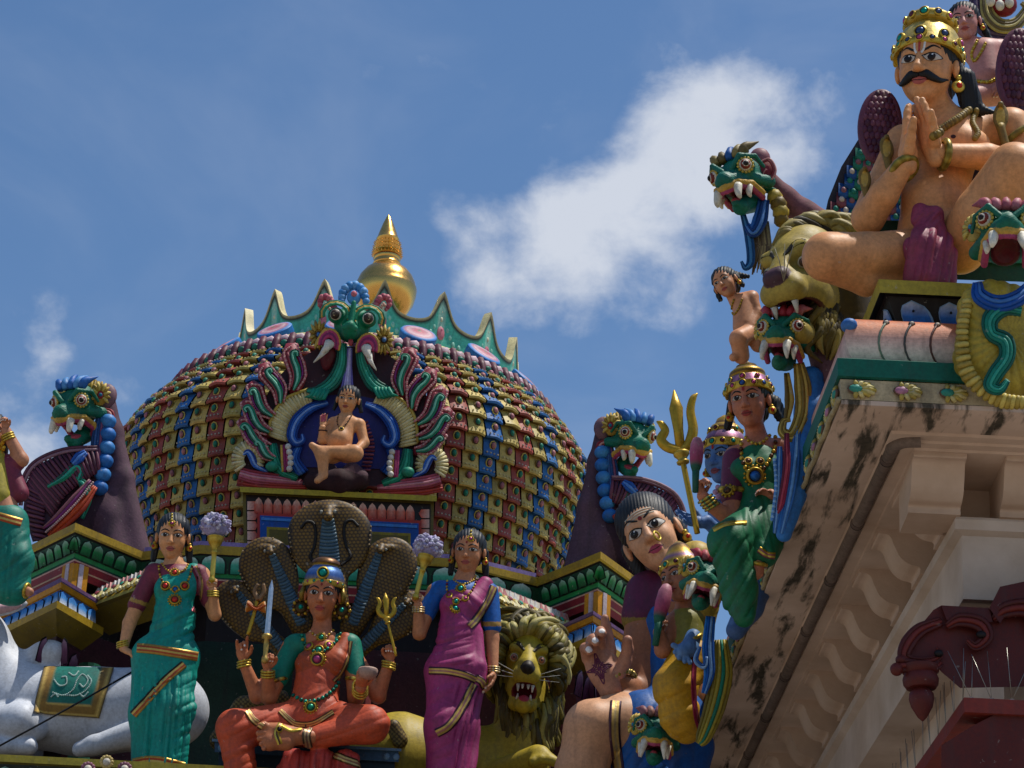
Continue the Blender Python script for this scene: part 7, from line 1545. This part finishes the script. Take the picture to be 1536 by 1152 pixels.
def ex_corner(F, H):
    s = F.s
    pr = F.L('b09a44', (1486, 470, -4, 50), (1476, 540, -6, 40), (1500, 570, -4, 34), k=20) + F.L('b09a44', (1520, 470, -6, 40), (1540, 560, -6, 40), k=16)
    F.sdf('body', [(pr, 2.0)], disp=lambda p, V: 2.2 * np.abs(np.sin(np.hypot(p[:, 0] - 1500, p[:, 1] - 500) * .0 + np.arctan2(p[:, 1] - 505, p[:, 0] - 1515) * 14)))
    mb = MB(); F.ribs(mb, [(1460, 452, 30), (1452, 500, 34), (1462, 556, 36), (1500, 588, 36), (1540, 596, 36)], [(1446, 452, 20), (1436, 500, 24), (1442, 565, 26), (1492, 608, 26), (1540, 612, 26)], 26, 5, ['c8b464', 'a8924a'], 4); F.mesh('frill', mb)
    mb = MB(); F.rope(mb, [(1532, 466, 40), (1506, 462, 46), (1486, 478, 48), (1488, 500, 48), (1508, 512, 50), (1510, 536, 50), (1494, 560, 50), (1486, 578, 48), (1500, 584, 50), (1512, 570, 50)], [18, 26, 26, 22, 26, 24, 24, 22, 16, 8], ['14584a', '1f7a66', '3a9a84', '1f7a66', '14584a'], 7); F.mesh('green_scroll', mb)
    mb = MB(); F.rope(mb, [(1466, 424, 40), (1470, 444, 46), (1496, 456, 50), (1526, 448, 48), (1548, 430, 44)], [14, 24, 26, 24, 22], ['24509a', '4a78b8', '2f5aa8', '24509a'], 6); F.mesh('blue_collar', mb)
beast('beast_ornament', 'big green beast with white teeth and golden frilled body on the front corner', (1508, 362, 44), 100, 9.45, -8, 6, 2, ex_corner, (1500, 600), crest=('a85a64', 'b87078'), ears=(-1, 1), ear='b8a058', vox=1.5, jaw=None, tusk=.7)
def big_lion():
    F = Fig('lion_statue', 'big olive lion head with open mouth and dark mane beneath the devotee knee', 'statue', 1230, 520, 10.5); c = 'a8934a'
    H = Head(F, (1208, 412, 10), 158, yaw=-38, pitch=26, roll=-4, skin=c, wide=.95)
    pr = [H.ell((0, -.1, .1), (.36, .42, .40)), H.ell((0, .32, -.1), (.23, .32, .21), k=.14), H.cap((0, .2, .22), (0, .48, .0), .13, .12, k=.1), H.cap((-.12, .53, -.14), (.12, .53, -.14), .125, k=.05), H.cap((-.22, .25, .22), (.22, .25, .22), .08, k=.06), H.ell((0, .1, -.25), (.28, .25, .25), k=.1)]
    for e in (-1, 1): pr += [H.ell((e * .2, .4, .1), (.1, .1, .07), k=.05, op=-1), H.ell((e * .2, .27, .08), (.085, .08, .06), k=.01)]
    pr += [H.cap((-.05, .60, .0), (.05, .60, .0), .085, k=.03, c='4a3038'), H.ell((0, .42, -.36), (.2, .34, .13), k=.02, op=-1), H.ell((0, .36, -.36), (.24, .4, .16), op=0, c='4a1a20'), H.cap((-.1, .15, -.55), (.1, .15, -.55), .12, k=.06), H.cap((0, .42, -.56), (0, .5, -.54), .13, k=.08), H.cap((0, .3, -.5), (0, .5, -.49), .08, k=.02, c='7a2a34')]
    pr += F.L('4a3c1e', (1250, 420, -30, 60), (1268, 490, -30, 44), k=24)
    F.sdf('head', [(pr, 1.7)])
    k = H.H * F.s
    for e in (-1, 1):
        mb = MB()
        for o, r, cl in ((0, .065, 'c8bca0'), (.03, .048, '5a4030'), (.05, .03, 'black')): mb.sphere(H.pt(e * .2 + o * e * .3, .32 + o * .9, .08), r * k, cl, 11, 8)
        F.mesh('eye', mb); mb = MB(); F.ribbon(mb, [(e * .06, .2), (e * .16, .28), (e * .29, .26)], [.03, .06, .03], ['2a2414'], 1, 4, H.map); F.mesh('eyebrow', mb)
    for j in range(3): F.mesh('whisker', MB().tube([H.pt(.12, .68, -.06), H.pt(.17 + j * .06, .74, .12), H.pt(.15 + j * .12, .72, .26)], np.array([.9, .8, .3]) * F.s, '9a9480', 5))
    for x, u in ((-.12, -.26), (.12, -.26)): F.mesh('tooth', MB().tube([H.pt(x, .58, u), H.pt(x, .6, u - .12)], np.array([.035, .01]) * k, 'd8d0bc', 7))
    mb = MB(); rng = np.random.default_rng(4); cols = ['5c4f24', '7a6a34', '3a3018', '96864a', 'a89a62']
    for i in range(34):
        t = i / 33; x0 = 1160 + 90 * t; y0 = 352 - 14 * math.sin(t * 3) + rng.uniform(-5, 8); ln = rng.uniform(40, 75); d0 = 26 - 20 * t + rng.uniform(-8, 8)
        Ls = smoothline([(x0, y0 + 10, d0), (x0 + ln * .3, y0 - 10, d0 + 8), (x0 + ln * .7, y0 - 6 + rng.normal(0, 5), d0 + 6), (x0 + ln, y0 + 10 + rng.normal(0, 6), d0)], 5); mb.tube([F.p(*q) for q in Ls], np.interp(np.linspace(0, 1, len(Ls)), [0, .3, .7, 1], [4, 8.5, 7, 1]) * F.s, cols[rng.integers(5)], 7)
    for i in range(60):
        t = rng.uniform(0, 1); x0 = 1222 + 50 * t; y0 = 420 + rng.uniform(-20, 60); d0 = 24 - 30 * t; ln = rng.uniform(50, 80)
        Ls = smoothline([(x0, y0, d0), (x0 + 8, y0 + ln * .35, d0 + 8), (x0 - 2 + rng.normal(0, 4), y0 + ln * .7, d0 + 4), (x0 + 6 + rng.normal(0, 6), y0 + ln, d0 - 6)], 5); mb.tube([F.p(*q) for q in Ls], np.interp(np.linspace(0, 1, len(Ls)), [0, .3, .7, 1], [3, 7, 6, 1]) * F.s, cols[rng.integers(4)], 7)
    F.mesh('mane', mb)
big_lion()
def sky_child():
    F = Fig('child_statue', 'small bare child statue with swept black hair crouching before the big lion', 'statue', 1112, 540, 10.75); L, E = F.L, F.E; sk = 'ca8a60'
    H = Head(F, (1088, 425, 8), 50, yaw=-30, pitch=14, roll=-22, skin=sk)
    b = L(sk, (1097, 444, 2, 8), (1108, 456, 0, 10), k=5) + L(sk, (1104, 452, -6, 10), (1128, 446, 2, 11), k=6) + L(sk, (1116, 458, 0, 17), (1118, 490, 4, 19), k=8) + L(sk, (1128, 448, 6, 9.5), (1136, 470, 8, 8), (1128, 488, 18, 6.5), k=4) + L(sk, (1128, 500, 6, 16), (1108, 508, 34, 14.5), k=4) + L(sk, (1134, 502, -4, 14), (1138, 516, 10, 13), k=4) + L(sk, (1108, 510, 34, 13), (1112, 534, 16, 12.5), k=2.5) + L(sk, (1112, 531, 16, 9), (1100, 536, 26, 6.5), k=3)
    F.sdf('body', [(b, 1.3), (H.prims(), .8), (hand(F, (1128, 488, 18), (-.6, .3, -.5), (-.3, 0, -1), 24, sk, curl=.4), .7)], M_SKIN); H.features(lip='a84a42')
    hairdo(F, H, fall=-.3, spread=.42, vox=.85, extra=[H.cap((.35, -.2, .1), (.66, -.3, -.1), .14, .06, k=.06, c='hair')]); H.earrings(only=1)
    mb = MB(); F.chain(mb, [(1101, 450), (1098, 462), (1101, 472), (1108, 464), (1113, 450)], 1.8, ['8a7238', 'gold'], gap=1.2); F.mesh('necklace', mb, M_GILT)
sky_child()
def ex_top(F, H):
    mb = MB(); F.rope(mb, [(1146, 300, 16), (1140, 330, 20), (1130, 348, 20), (1120, 338, 18)], [16, 22, 18, 10], ['1f3f7a', '5a86c4', '1f3f7a', '3a68b0'], 6); F.rope(mb, [(1114, 320, 14), (1124, 360, 14), (1126, 392, 12), (1118, 402, 12), (1112, 392, 12)], [8, 13, 12, 8, 4], ['1f4a7a', '4a80b0', '1f4a7a'], 6); F.mesh('blue_scroll', mb)
    mb = MB(); F.beads(mb, [(1162, 296, 10), (1170, 312, 10), (1172, 332, 6)], [13, 14, 12], ['b8a048', '7a6428'], gap=.9); F.mesh('yellow_roll', mb)
    F.sdf('back', [(F.L('7a5258', (1150, 266, -8, 13), (1178, 298, -12, 17), (1206, 320, -14, 19), (1250, 345, -14, 22), k=12), 1.8)], M_ROUGH)
    mb = MB(); F.rope(mb, [(1120, 280, 0), (1160, 284, 2), (1190, 300, 0), (1205, 318, 0)], [10, 16, 12, 5], ['14584a', '227a62', '14584a'], 6); F.mesh('ridge', mb)
    mb = MB()
    for i in range(26): x = 1128 + RNG.uniform(0, 24); mb.tube([F.p(x, 330 + RNG.uniform(0, 10), 6), F.p(x + 4, 370, 4), F.p(x - 2, 400 + RNG.uniform(0, 14), 2)], np.array([2.2, 2.6, .8]) * F.s, ('7a6a4a', '5a4a34', '9a8a60')[i % 3], 5)
    F.mesh('straw_mane', mb)
    mb = MB(); mb.sphere(F.p(1150, 256, 18), (15 * F.s, 8 * F.s, 20 * F.s), '8a343c', 14, 9); F.rope(mb, [(1140, 244, 26), (1154, 240, 28), (1162, 256, 28), (1154, 270, 28), (1146, 262, 28), (1150, 254, 30)], [4, 6, 6, 5, 4, 3], ['c88a86', '8a343c'], 6); mb.sphere(F.p(1140, 236, 0), (16 * F.s, 9 * F.s, 16 * F.s), '8a5a60', 12, 8); F.mesh('red_ear', mb)
beast('beast_ornament', 'green beast against the sky with red ear and blue curling beard', (1112, 276, 16), 84, 10.95, -34, 22, -8, ex_top, (1150, 400), jaw=False, ears=(), vox=1.3, crest=('8a7a4a', '6a5a34', '2f5a98'), c='1c6a5a', tusk=.75)
def ex_side(F, H):
    mb = MB(); F.rope(mb, [(1198, 545, 20), (1204, 580, 22), (1204, 620, 22), (1190, 652, 22), (1174, 648, 22), (1176, 632, 22), (1186, 630, 22)], [16, 26, 24, 20, 15, 10, 5], ['8a7434', 'c8b060', '8a7434', 'c8b060', '8a7434'], 7); F.rope(mb, [(1180, 560, 20), (1184, 600, 22), (1180, 630, 20)], [8, 14, 8], ['a8904a', '6a5626'], 6); F.mesh('yellow_scroll', mb)
    F.sdf('blue_body', [(F.L('3f78bc', (1216, 570, -6, 20), (1218, 620, -4, 25), (1206, 680, -2, 24), (1190, 740, -4, 18), (1176, 800, -6, 12), k=10), 1.5)], disp=lambda p, V: 1.6 * np.abs(np.sin(p[:, 1] * .055)))
    mb = MB(); F.rope(mb, [(1196, 640, 22), (1192, 700, 24), (1184, 750, 22), (1172, 800, 16)], [10, 15, 13, 6], ['3a68a8', '6a98cc', '3a68a8'], 6); F.rope(mb, [(1180, 650, 24), (1180, 700, 26), (1172, 752, 24), (1166, 770, 20)], [7, 11, 11, 4], ['8a2f4a', 'a84a5a', '6a2a3a'], 6); F.rope(mb, [(1170, 670, 20), (1168, 715, 22), (1166, 760, 20), (1162, 800, 14)], [7, 12, 12, 5], ['3a68a8', '7aa4d4', '3a68a8'], 6)
    F.beads(mb, [(1162, 690, 22), (1164, 730, 24), (1158, 780, 20)], 3, ['8ab0d8', '5a88c0'], gap=1.3); F.mesh('feather_trail', mb)
    F.sdf('back', [(F.L('6a5058', (1226, 500, -16, 24), (1244, 560, -20, 24), (1236, 610, -20, 18), k=12), 1.8)], M_ROUGH)
    mb = MB(); F.ribs(mb, [(1200, 478, 20), (1212, 486, 20), (1220, 502, 16)], [(1204, 464, 16), (1226, 474, 14), (1234, 502, 10)], 9, 5, ['c8a848', '9a7e34'], 3); F.mesh('fan', mb)
beast('beast_ornament', 'green beast with red crest and long blue feather trail above the green goddess', (1176, 512, 24), 82, 10.5, -20, 14, 4, ex_side, (1190, 760), crest=('a8404a', 'c06a6a', 'a8404a'), ears=(-1,), jaw=False, vox=1.3, tusk=.9)
def green_goddess():
    F = Fig('goddess_statue', 'seated goddess statue in a green dress and gold crown lifting a pink lotus bud', 'statue', 1120, 850, 11.25); L, E = F.L, F.E; sk = 'bd7656'
    H = Head(F, (1124, 603, 20), 86, yaw=-20, pitch=12, roll=-5, skin=sk, wide=.95)
    b = L(sk, (1132, 640, 4, 15), (1136, 662, 0, 18), k=8) + L(sk, (1102, 684, 0, 16), (1168, 672, -8, 16), k=10) + L(sk, (1136, 680, 0, 28), (1136, 750, 4, 28), k=10) + L(sk, (1100, 692, 4, 17), (1098, 778, 20, 14), k=6) + L(sk, (1098, 780, 20, 14), (1064, 756, 40, 10), (1054, 744, 48, 9), k=5) + L(sk, (1166, 690, -4, 15), (1176, 760, 10, 12), (1156, 742, 34, 9), k=5)
    b += L(sk, (1138, 836, 40, 12), (1134, 858, 44, 11), (1118, 868, 52, 10), k=4)
    F.sdf('body', [(b, 1.7), (H.prims() + L(sk, (1131, 636, 6, 14.5), (1135, 656, 1, 17), k=7), 1.05), (hand(F, (1053, 745, 48), (-.18, .2, 1), (.8, .5, .1), 46, sk, curl=1.1, thumb=1, tcurl=.6), .9), (hand(F, (1157, 744, 34), (-.8, .4, .2), (0, .3, -1), 36, sk, curl=.4, thumb=1), .9)], M_SKIN)
    H.features(mark='flame', lip='9a3430', big=1.05)
    bl = L('6a2f48', (1102, 690, 4, 19), (1098, 745, 16, 18), k=6) + L('6a2f48', (1166, 690, -4, 18), (1174, 735, 4, 16), k=6); F.sdf('sleeves' if False else 'blouse', [(bl, 1.5)])
    g = '1f6a48'; sa = E(g, (1118, 706, 22), (24, 20, 22), k=12) + E(g, (1150, 702, 14), (24, 20, 22), k=12) + L(g, (1136, 690, 2, 30), (1136, 760, 6, 32), k=12) + L(g, (1140, 790, 6, 40), (1092, 812, 60, 30), k=16) + L(g, (1092, 814, 60, 28), (1112, 880, 50, 22), (1116, 925, 44, 16), k=10) + L(g, (1160, 780, 0, 34), (1146, 830, 40, 22), k=12) + L(g, (1100, 830, 40, 30), (1110, 900, 30, 26), k=12)
    F.sdf('sari', [(sa, 1.6)], disp=folds([(1060, 800, 1140, 930, 28, 15, 2.4), (1110, 745, 1180, 840, -10, 13, 1.6), (1110, 690, 1170, 750, -45, 14, 1.0)]))
    border(F, [(1138, 824), (1150, 832), (1162, 834)], 10, ['gold', '8a5a5e', 'yellow', '8a5a5e'], name='sari_border'); border(F, [(1070, 795), (1090, 786), (1120, 784)], 6, ['gold', 'yellow'], name='sari_border')
    necklaces(F, [([(1113, 660), (1112, 685), (1120, 704), (1134, 712), (1146, 702), (1160, 676), (1164, 650)], 3.6, ['gold', 'yellow', 'brown']), ([(1116, 652), (1124, 662), (1138, 666), (1152, 656), (1160, 644)], 3, ['gold', 'yellow'])], [(1132, 714, 14, '3a6ab0', 16), (1122, 692, 7, 'brown'), (1140, 692, 7, 'brown')])
    for j in range(4):
        mb = MB(); F.ring(mb, (1058 + j * 3.4, 748 + j * 4, 46 - j * 2), (-.6, .3, .8), 11.5, 2.2, ['gold', 'yellow', 'green']); F.mesh('bangle', mb, M_GILT)
    mb = MB(); F.ring(mb, (1098, 736, 14), (0, .2, 1), 18, 5, ['gold', 'brown', 'yellow']); F.gem(mb, 1092, 736, 9, 'brown', beads=10); F.mesh('armlet', mb, M_GILT)
    mb = MB(); F.ring(mb, (1136, 846, 43), (.1, .3, 1), 13, 3.4, ['gold', 'yellow']); F.mesh('anklet', mb, M_GILT)
    hairdo(F, H, c='141416', fall=-.35, spread=.5, vox=1.2, extra=[H.cap((.42, -.2, -.05), (.56, -.3, -.35), .14, .08, k=.06, c='141416')]); H.earrings(r=.08)
    H.crown([(.42, -.03, 'gold'), (.44, .0, 'yellow'), (.44, .1, 'gold'), (.42, .11, 'brown'), (.40, .14, '8a5a7a'), (.36, .24, '9a6a86'), (.31, .3, 'gold'), (.33, .34, 'brown'), (.32, .39, 'gold'), (.24, .46, 'brown'), (.2, .47, 'gold'), (.19, .52, 'brown'), (.1, .57, 'gold'), (.06, .6, 'yellow'), (.02, .62, 'gold')], [(.045, .44, 14, .06), (.2, .39, 9, .05)], base=(0, -.06, .17), gemcols=('3a5a9a', 'rose', 'teal', 'wine'), tilt=-.15)
green_goddess()
def bud(label, pts, Y, d, r):
    F = Fig('lotus_bud', label, 'flower bud', pts[0][0], pts[0][1], Y); s = F.s; a, b_, c = (F.p(*q, d) for q in pts); F.mesh('stem', MB().tube([a, b_], np.array([.45, .6]) * r * s, '1f5a48', 9))
    ax = unit(c - b_); Lh = np.linalg.norm(c - b_); mb = MB(); mb.lathe(b_, ax, [(q * r * s, h * Lh, cl) for q, h, cl in ((.5, -.3, '1f5a48'), (.8, -.1, '1f5a48'), (.95, .1, 'a84a66'), (1.05, .4, 'b05a76'), (.95, .75, 'c07a8a'), (.6, .95, 'c88a96'), (.2, 1.0, 'c88a96'))], 16); F.mesh('flower', mb)
bud('pink lotus bud held up by the goddess in the green dress', [(1043, 738), (1044, 696), (1046, 656)], 11.25, 60, 10)
trident('trident', 'tall gold trident standing against the sky beside the blue faced statue', [(1046, 800), (1021, 676), (1011, 585), (991, 632), (1040, 590)], 11.75, 20, 10.5)
def blue_deity():
    F = Fig('deity_statue', 'blue skinned crowned statue in profile behind the goddess in green', 'statue', 1080, 850, 11.9); L, E = F.L, F.E; sk = '4f76ae'
    H = Head(F, (1086, 688, 16), 82, yaw=-38, pitch=12, roll=2, skin=sk)
    b = L(sk, (1094, 722, 4, 15), (1100, 742, 0, 18), k=8) + L(sk, (1080, 766, 4, 18), (1130, 760, -6, 18), k=10) + L(sk, (1104, 770, 0, 30), (1110, 840, 0, 32), k=12) + L(sk, (1078, 770, 8, 16), (1092, 812, 26, 13), (1060, 782, 50, 9), (1052, 784, 54, 9), k=5)
    b += L('3a5a8a', (1144, 862, 6, 24), (1124, 910, 20, 20), (1104, 945, 26, 15), k=10)
    F.sdf('body', [(b, 1.8), (H.prims(), 1.05), (hand(F, (1056, 784, 54), (-1, .2, .05), (0, .9, .3), 52, sk, curl=[.1, .2, .3, .35], thumb=1, spread=.16, tcurl=.1), .9)], M_SKIN)
    H.features(mark='flame', lip='7a3a4a'); hairdo(F, H, c='141416', fall=-.2, spread=.42, vox=1.2)
    H.crown([(.42, -.03, 'gold'), (.44, .0, 'yellow'), (.44, .12, 'gold'), (.41, .13, 'brown'), (.38, .2, '9a6a86'), (.34, .28, 'b08aa0'), (.31, .32, 'gold'), (.32, .38, 'brown'), (.26, .46, 'gold'), (.2, .5, 'brown'), (.16, .6, 'gold'), (.05, .68, 'gold')], [(.05, .44, 14, .06), (.35, .33, 10, .045)], base=(0, -.06, .17), gemcols=('teal', 'wine', 'brown'), tilt=-.15)
    mb = MB(); mb.sphere(F.p(1081, 738, 26), (9 * F.s, 6 * F.s, 9 * F.s), 'b88aa8', 10, 7)
    for j in range(6): a = j * math.pi / 3; mb.sphere(F.p(1081 + 8 * math.cos(a), 738 + 8 * math.sin(a), 28), 4.5 * F.s, 'c8a0bc', 8, 6)
    F.mesh('flower', mb); H.earrings()
blue_deity()
def yellow_deity():
    F = Fig('deity_statue', 'statue in a yellow robe with crown, blue feet and lotus bud beside the staring goddess', 'statue', 1030, 1050, 12.7); L, E = F.L, F.E; sk = 'a86a4a'
    H = Head(F, (1022, 868, 14), 78, yaw=-48, pitch=10, roll=-8, skin=sk)
    b = L(sk, (1026, 900, 4, 14), (1030, 925, 0, 18), k=8) + L(sk, (1012, 935, 4, 16), (1050, 930, -4, 16), k=8) + L('8a8434', (1030, 940, 0, 28), (1034, 1000, 0, 32), k=12) + L(sk, (1008, 940, 8, 14), (994, 975, 24, 12), (988, 948, 36, 9), k=5)
    F.sdf('body', [(b, 1.8), (H.prims(), 1.0), (hand(F, (988, 950, 36), (0, .2, 1), (.9, .4, 0), 40, sk, curl=1.1, thumb=1, tcurl=.6), .9)], M_SKIN)
    H.features(mark='bindi', lip='9a3430'); hairdo(F, H, fall=-.2)
    H.crown([(.42, -.03, 'gold'), (.44, .0, 'yellow'), (.43, .1, 'gold'), (.38, .2, '7a5a7a'), (.3, .32, 'gold'), (.2, .5, 'brown'), (.05, .62, 'gold')], [(.04, .44, 12, .06)], base=(0, -.06, .17), gemcols=('teal', 'wine'))
    yl = 'c09238'; F.sdf('robe', [(L('b89a48', (1044, 840, -4, 30), (1062, 880, -6, 24), (1052, 930, -8, 22), k=12) + L(yl, (1036, 990, 10, 34), (1012, 1030, 30, 30), (1020, 1076, 20, 27), (1030, 1096, 12, 20), k=14), 1.6)], disp=folds([(970, 985, 1070, 1140, 60, 22, 1.8), (1020, 820, 1090, 920, 40, 16, 1.2)]))
    border(F, [(1042, 985), (1040, 1030), (1044, 1075), (1052, 1100)], 7, ['6a2438', '8a3048'])
    bf = '5a82b4'; ft = L(bf, (1040, 955, 44, 12), (1034, 972, 54, 13), (1024, 978, 58, 13), k=4)
    for i, (x, y) in enumerate(((1010, 968), (1013, 978), (1019, 987), (1027, 992), (1035, 994))): ft += L(bf, (1026, 976, 60, 5), (x, y, 64, 4.2 - i * .2), k=1.2)
    F.sdf('foot', [(ft, .95)], M_SKIN); mb = MB(); F.ring(mb, (1039, 958, 46), (-.5, .3, .8), 14, 3, ['gold', 'yellow']); F.mesh('anklet', mb, M_GILT)
    mb = MB(); F.ribs(mb, [(1012, 900, 10), (1006, 868, 14), (1012, 838, 14)], [(1004, 896, 6), (996, 862, 8), (1004, 828, 8)], 9, 4, ['7a6a9a', '4a5a9a'], 3); F.mesh('feather_tuft', mb)
yellow_deity()
bud('dark pink lotus bud held by the statue in the yellow robe', [(983, 968), (990, 922), (1001, 876)], 12.7, 46, 11)
def ex_mid(F, H):
    mb = MB(); F.rope(mb, [(1066, 925, 14), (1062, 970, 16), (1064, 1010, 14), (1056, 1040, 12)], [14, 18, 16, 8], ['2a5aa8', '7aa4d8', '2a5aa8', '3a78c0'], 6); F.rope(mb, [(1050, 970, 16), (1044, 990, 18), (1056, 1000, 18), (1060, 985, 18)], [5, 8, 7, 4], ['3a68b0', '8ab0e0'], 6); F.mesh('blue_beard', mb)
    mb = MB(); F.rope(mb, [(1080, 960, 4), (1082, 1010, 8), (1072, 1060, 8), (1056, 1104, 4), (1048, 1116, 2)], [22, 34, 32, 24, 12], ['8a7a2e', 'a8963c', '1f7a62', 'a8963c', '8a7a2e', '6a5c24'], 6); F.mesh('tail', mb)
beast('beast_ornament', 'small green beast with blue beard hanging beside the yellow robe', (1058, 876, 24), 74, 12.45, -4, 12, 14, ex_mid, (1060, 1100), crest=('a8404a', 'c06a6a'), jaw=False, ears=(-1, 1), vox=1.3)
def ex_low(F, H):
    F.sdf('body', [(F.L('24509a', (1010, 1120, -10, 30), (1040, 1120, -14, 30), (1030, 1180, -10, 30), k=10) + F.L('a8963c', (1030, 1075, -8, 10), (1046, 1110, -4, 8), k=4), 1.6)])
beast('beast_ornament', 'lowest green beast with white fangs under the blue skirted goddess', (984, 1108, 30), 70, 13.0, -6, 10, 4, ex_low, (990, 1180), crest=('8a5a60', 'a87a70'), jaw=False, vox=1.25)
def big_goddess():
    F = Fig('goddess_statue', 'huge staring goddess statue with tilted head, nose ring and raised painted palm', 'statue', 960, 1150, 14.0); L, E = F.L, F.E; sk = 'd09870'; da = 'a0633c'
    H = Head(F, (978, 806, 30), 124, yaw=-16, pitch=6, roll=-27, skin=sk, wide=.95)
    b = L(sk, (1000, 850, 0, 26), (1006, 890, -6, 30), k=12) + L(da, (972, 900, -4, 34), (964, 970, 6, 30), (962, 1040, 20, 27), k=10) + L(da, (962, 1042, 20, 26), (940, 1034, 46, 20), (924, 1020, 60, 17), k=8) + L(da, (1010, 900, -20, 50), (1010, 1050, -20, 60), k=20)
    b += L('c8926a', (1000, 1100, 10, 50), (930, 1090, 60, 46), (890, 1092, 80, 42), k=16) + L('c8926a', (888, 1094, 80, 40), (872, 1160, 70, 38), (866, 1210, 64, 36), k=12)
    hd = hand(F, (914, 1030, 66), (-.34, .02, .94), (.05, 1, -.05), 124, 'b87e60', curl=[.10, .72, .8, .85], thumb=1, spread=.1, tcurl=.35, fat=1.15)
    F.sdf('body', [(b, 2.4), (H.prims(nose=1.1), 1.35), (hd, 1.2)], M_SKIN)
    H.features(opn=1.2, mark='ash', lip='a83a58', big=1.14, white='cfc6bc', browlift=.045, browtilt=.03, look=-.4)
    hairdo(F, H, c='1a1e24', fall=-.45, spread=.36, vox=1.5, line=-.01, extra=[H.ell((0, -.12, .34), (.36, .38, .3), k=.1, c='1a1e24')])
    mb = MB(); F.ring(mb, H.pt(.1, .46, -.17), (.6, .6, .3), 7.5, 1.8, ['gold', 'yellow'], 22); F.mesh('nose_ring', mb, M_GILT)
    F.sdf('sleeve', [(L('5c2440', (974, 892, -4, 38), (966, 925, 2, 35), k=10), 1.8)], tint=lambda p, V, C: np.where((p[:, 1] > 926)[:, None], np.array(col('8a7238')), C))
    F.sdf('sari', [(L('2a5c9c', (984, 930, 14, 26), (1000, 1010, 14, 34), (1000, 1080, 16, 44), k=14) + L('2a5a9c', (1006, 1092, 8, 62), (966, 1090, 54, 55), k=16) + L('2a5a9c', (962, 1104, 54, 50), (962, 1200, 44, 50), k=16), 2.0)], disp=folds([(930, 1050, 1040, 1200, 30, 20, 2.6), (970, 920, 1030, 1050, -20, 16, 1.6)]))
    border(F, [(924, 1052), (922, 1076), (922, 1104), (926, 1136), (930, 1165)], 17, ['3a2430', 'c8a868', 'b09a70', 'c8a868', '5a3a44'], 1.5)
    mb = MB()
    for i in range(26): a = 2 * math.pi * i / 26; mb.sphere(F.p(932, 1028, 56) + (np.array((.75, 0, .65)) * math.cos(a) + np.array((-.3, -.85, .35)) * math.sin(a)) * 25 * F.s, 4.6 * F.s, ('8a7a3a', 'c8b070')[i % 2], 8, 6)
    F.mesh('bangle', mb, M_GILT)
    mb = MB(); c0 = np.array((899, 1003)); rt = np.array((math.cos(.3), -math.sin(.3))) * .9
    M2 = np.array([[.95, .28], [-.28, .95]])
    for pts in ([(-20, 0), (-6, -6), (0, -24), (6, -6), (20, 0), (6, 6), (0, 24), (-6, 6), (-20, 0)], [(-13, 0), (-4, -4), (0, -16), (4, -4), (13, 0), (4, 4), (0, 16), (-4, 4), (-13, 0)], [(-8, -8), (8, 8)], [(-8, 8), (8, -8)], [(0, -12), (0, 12)], [(-10, 0), (10, 0)]): F.chain(mb, [tuple(c0 + M2 @ np.array(q)) for q in pts], 1.1, ['6a2a4a'], gap=.8, lift=.1, n=6 if len(pts) > 3 else 1)
    F.mesh('palm_mark', mb, M_SKIN); H.earrings(only=1, r=.06)
big_goddess()
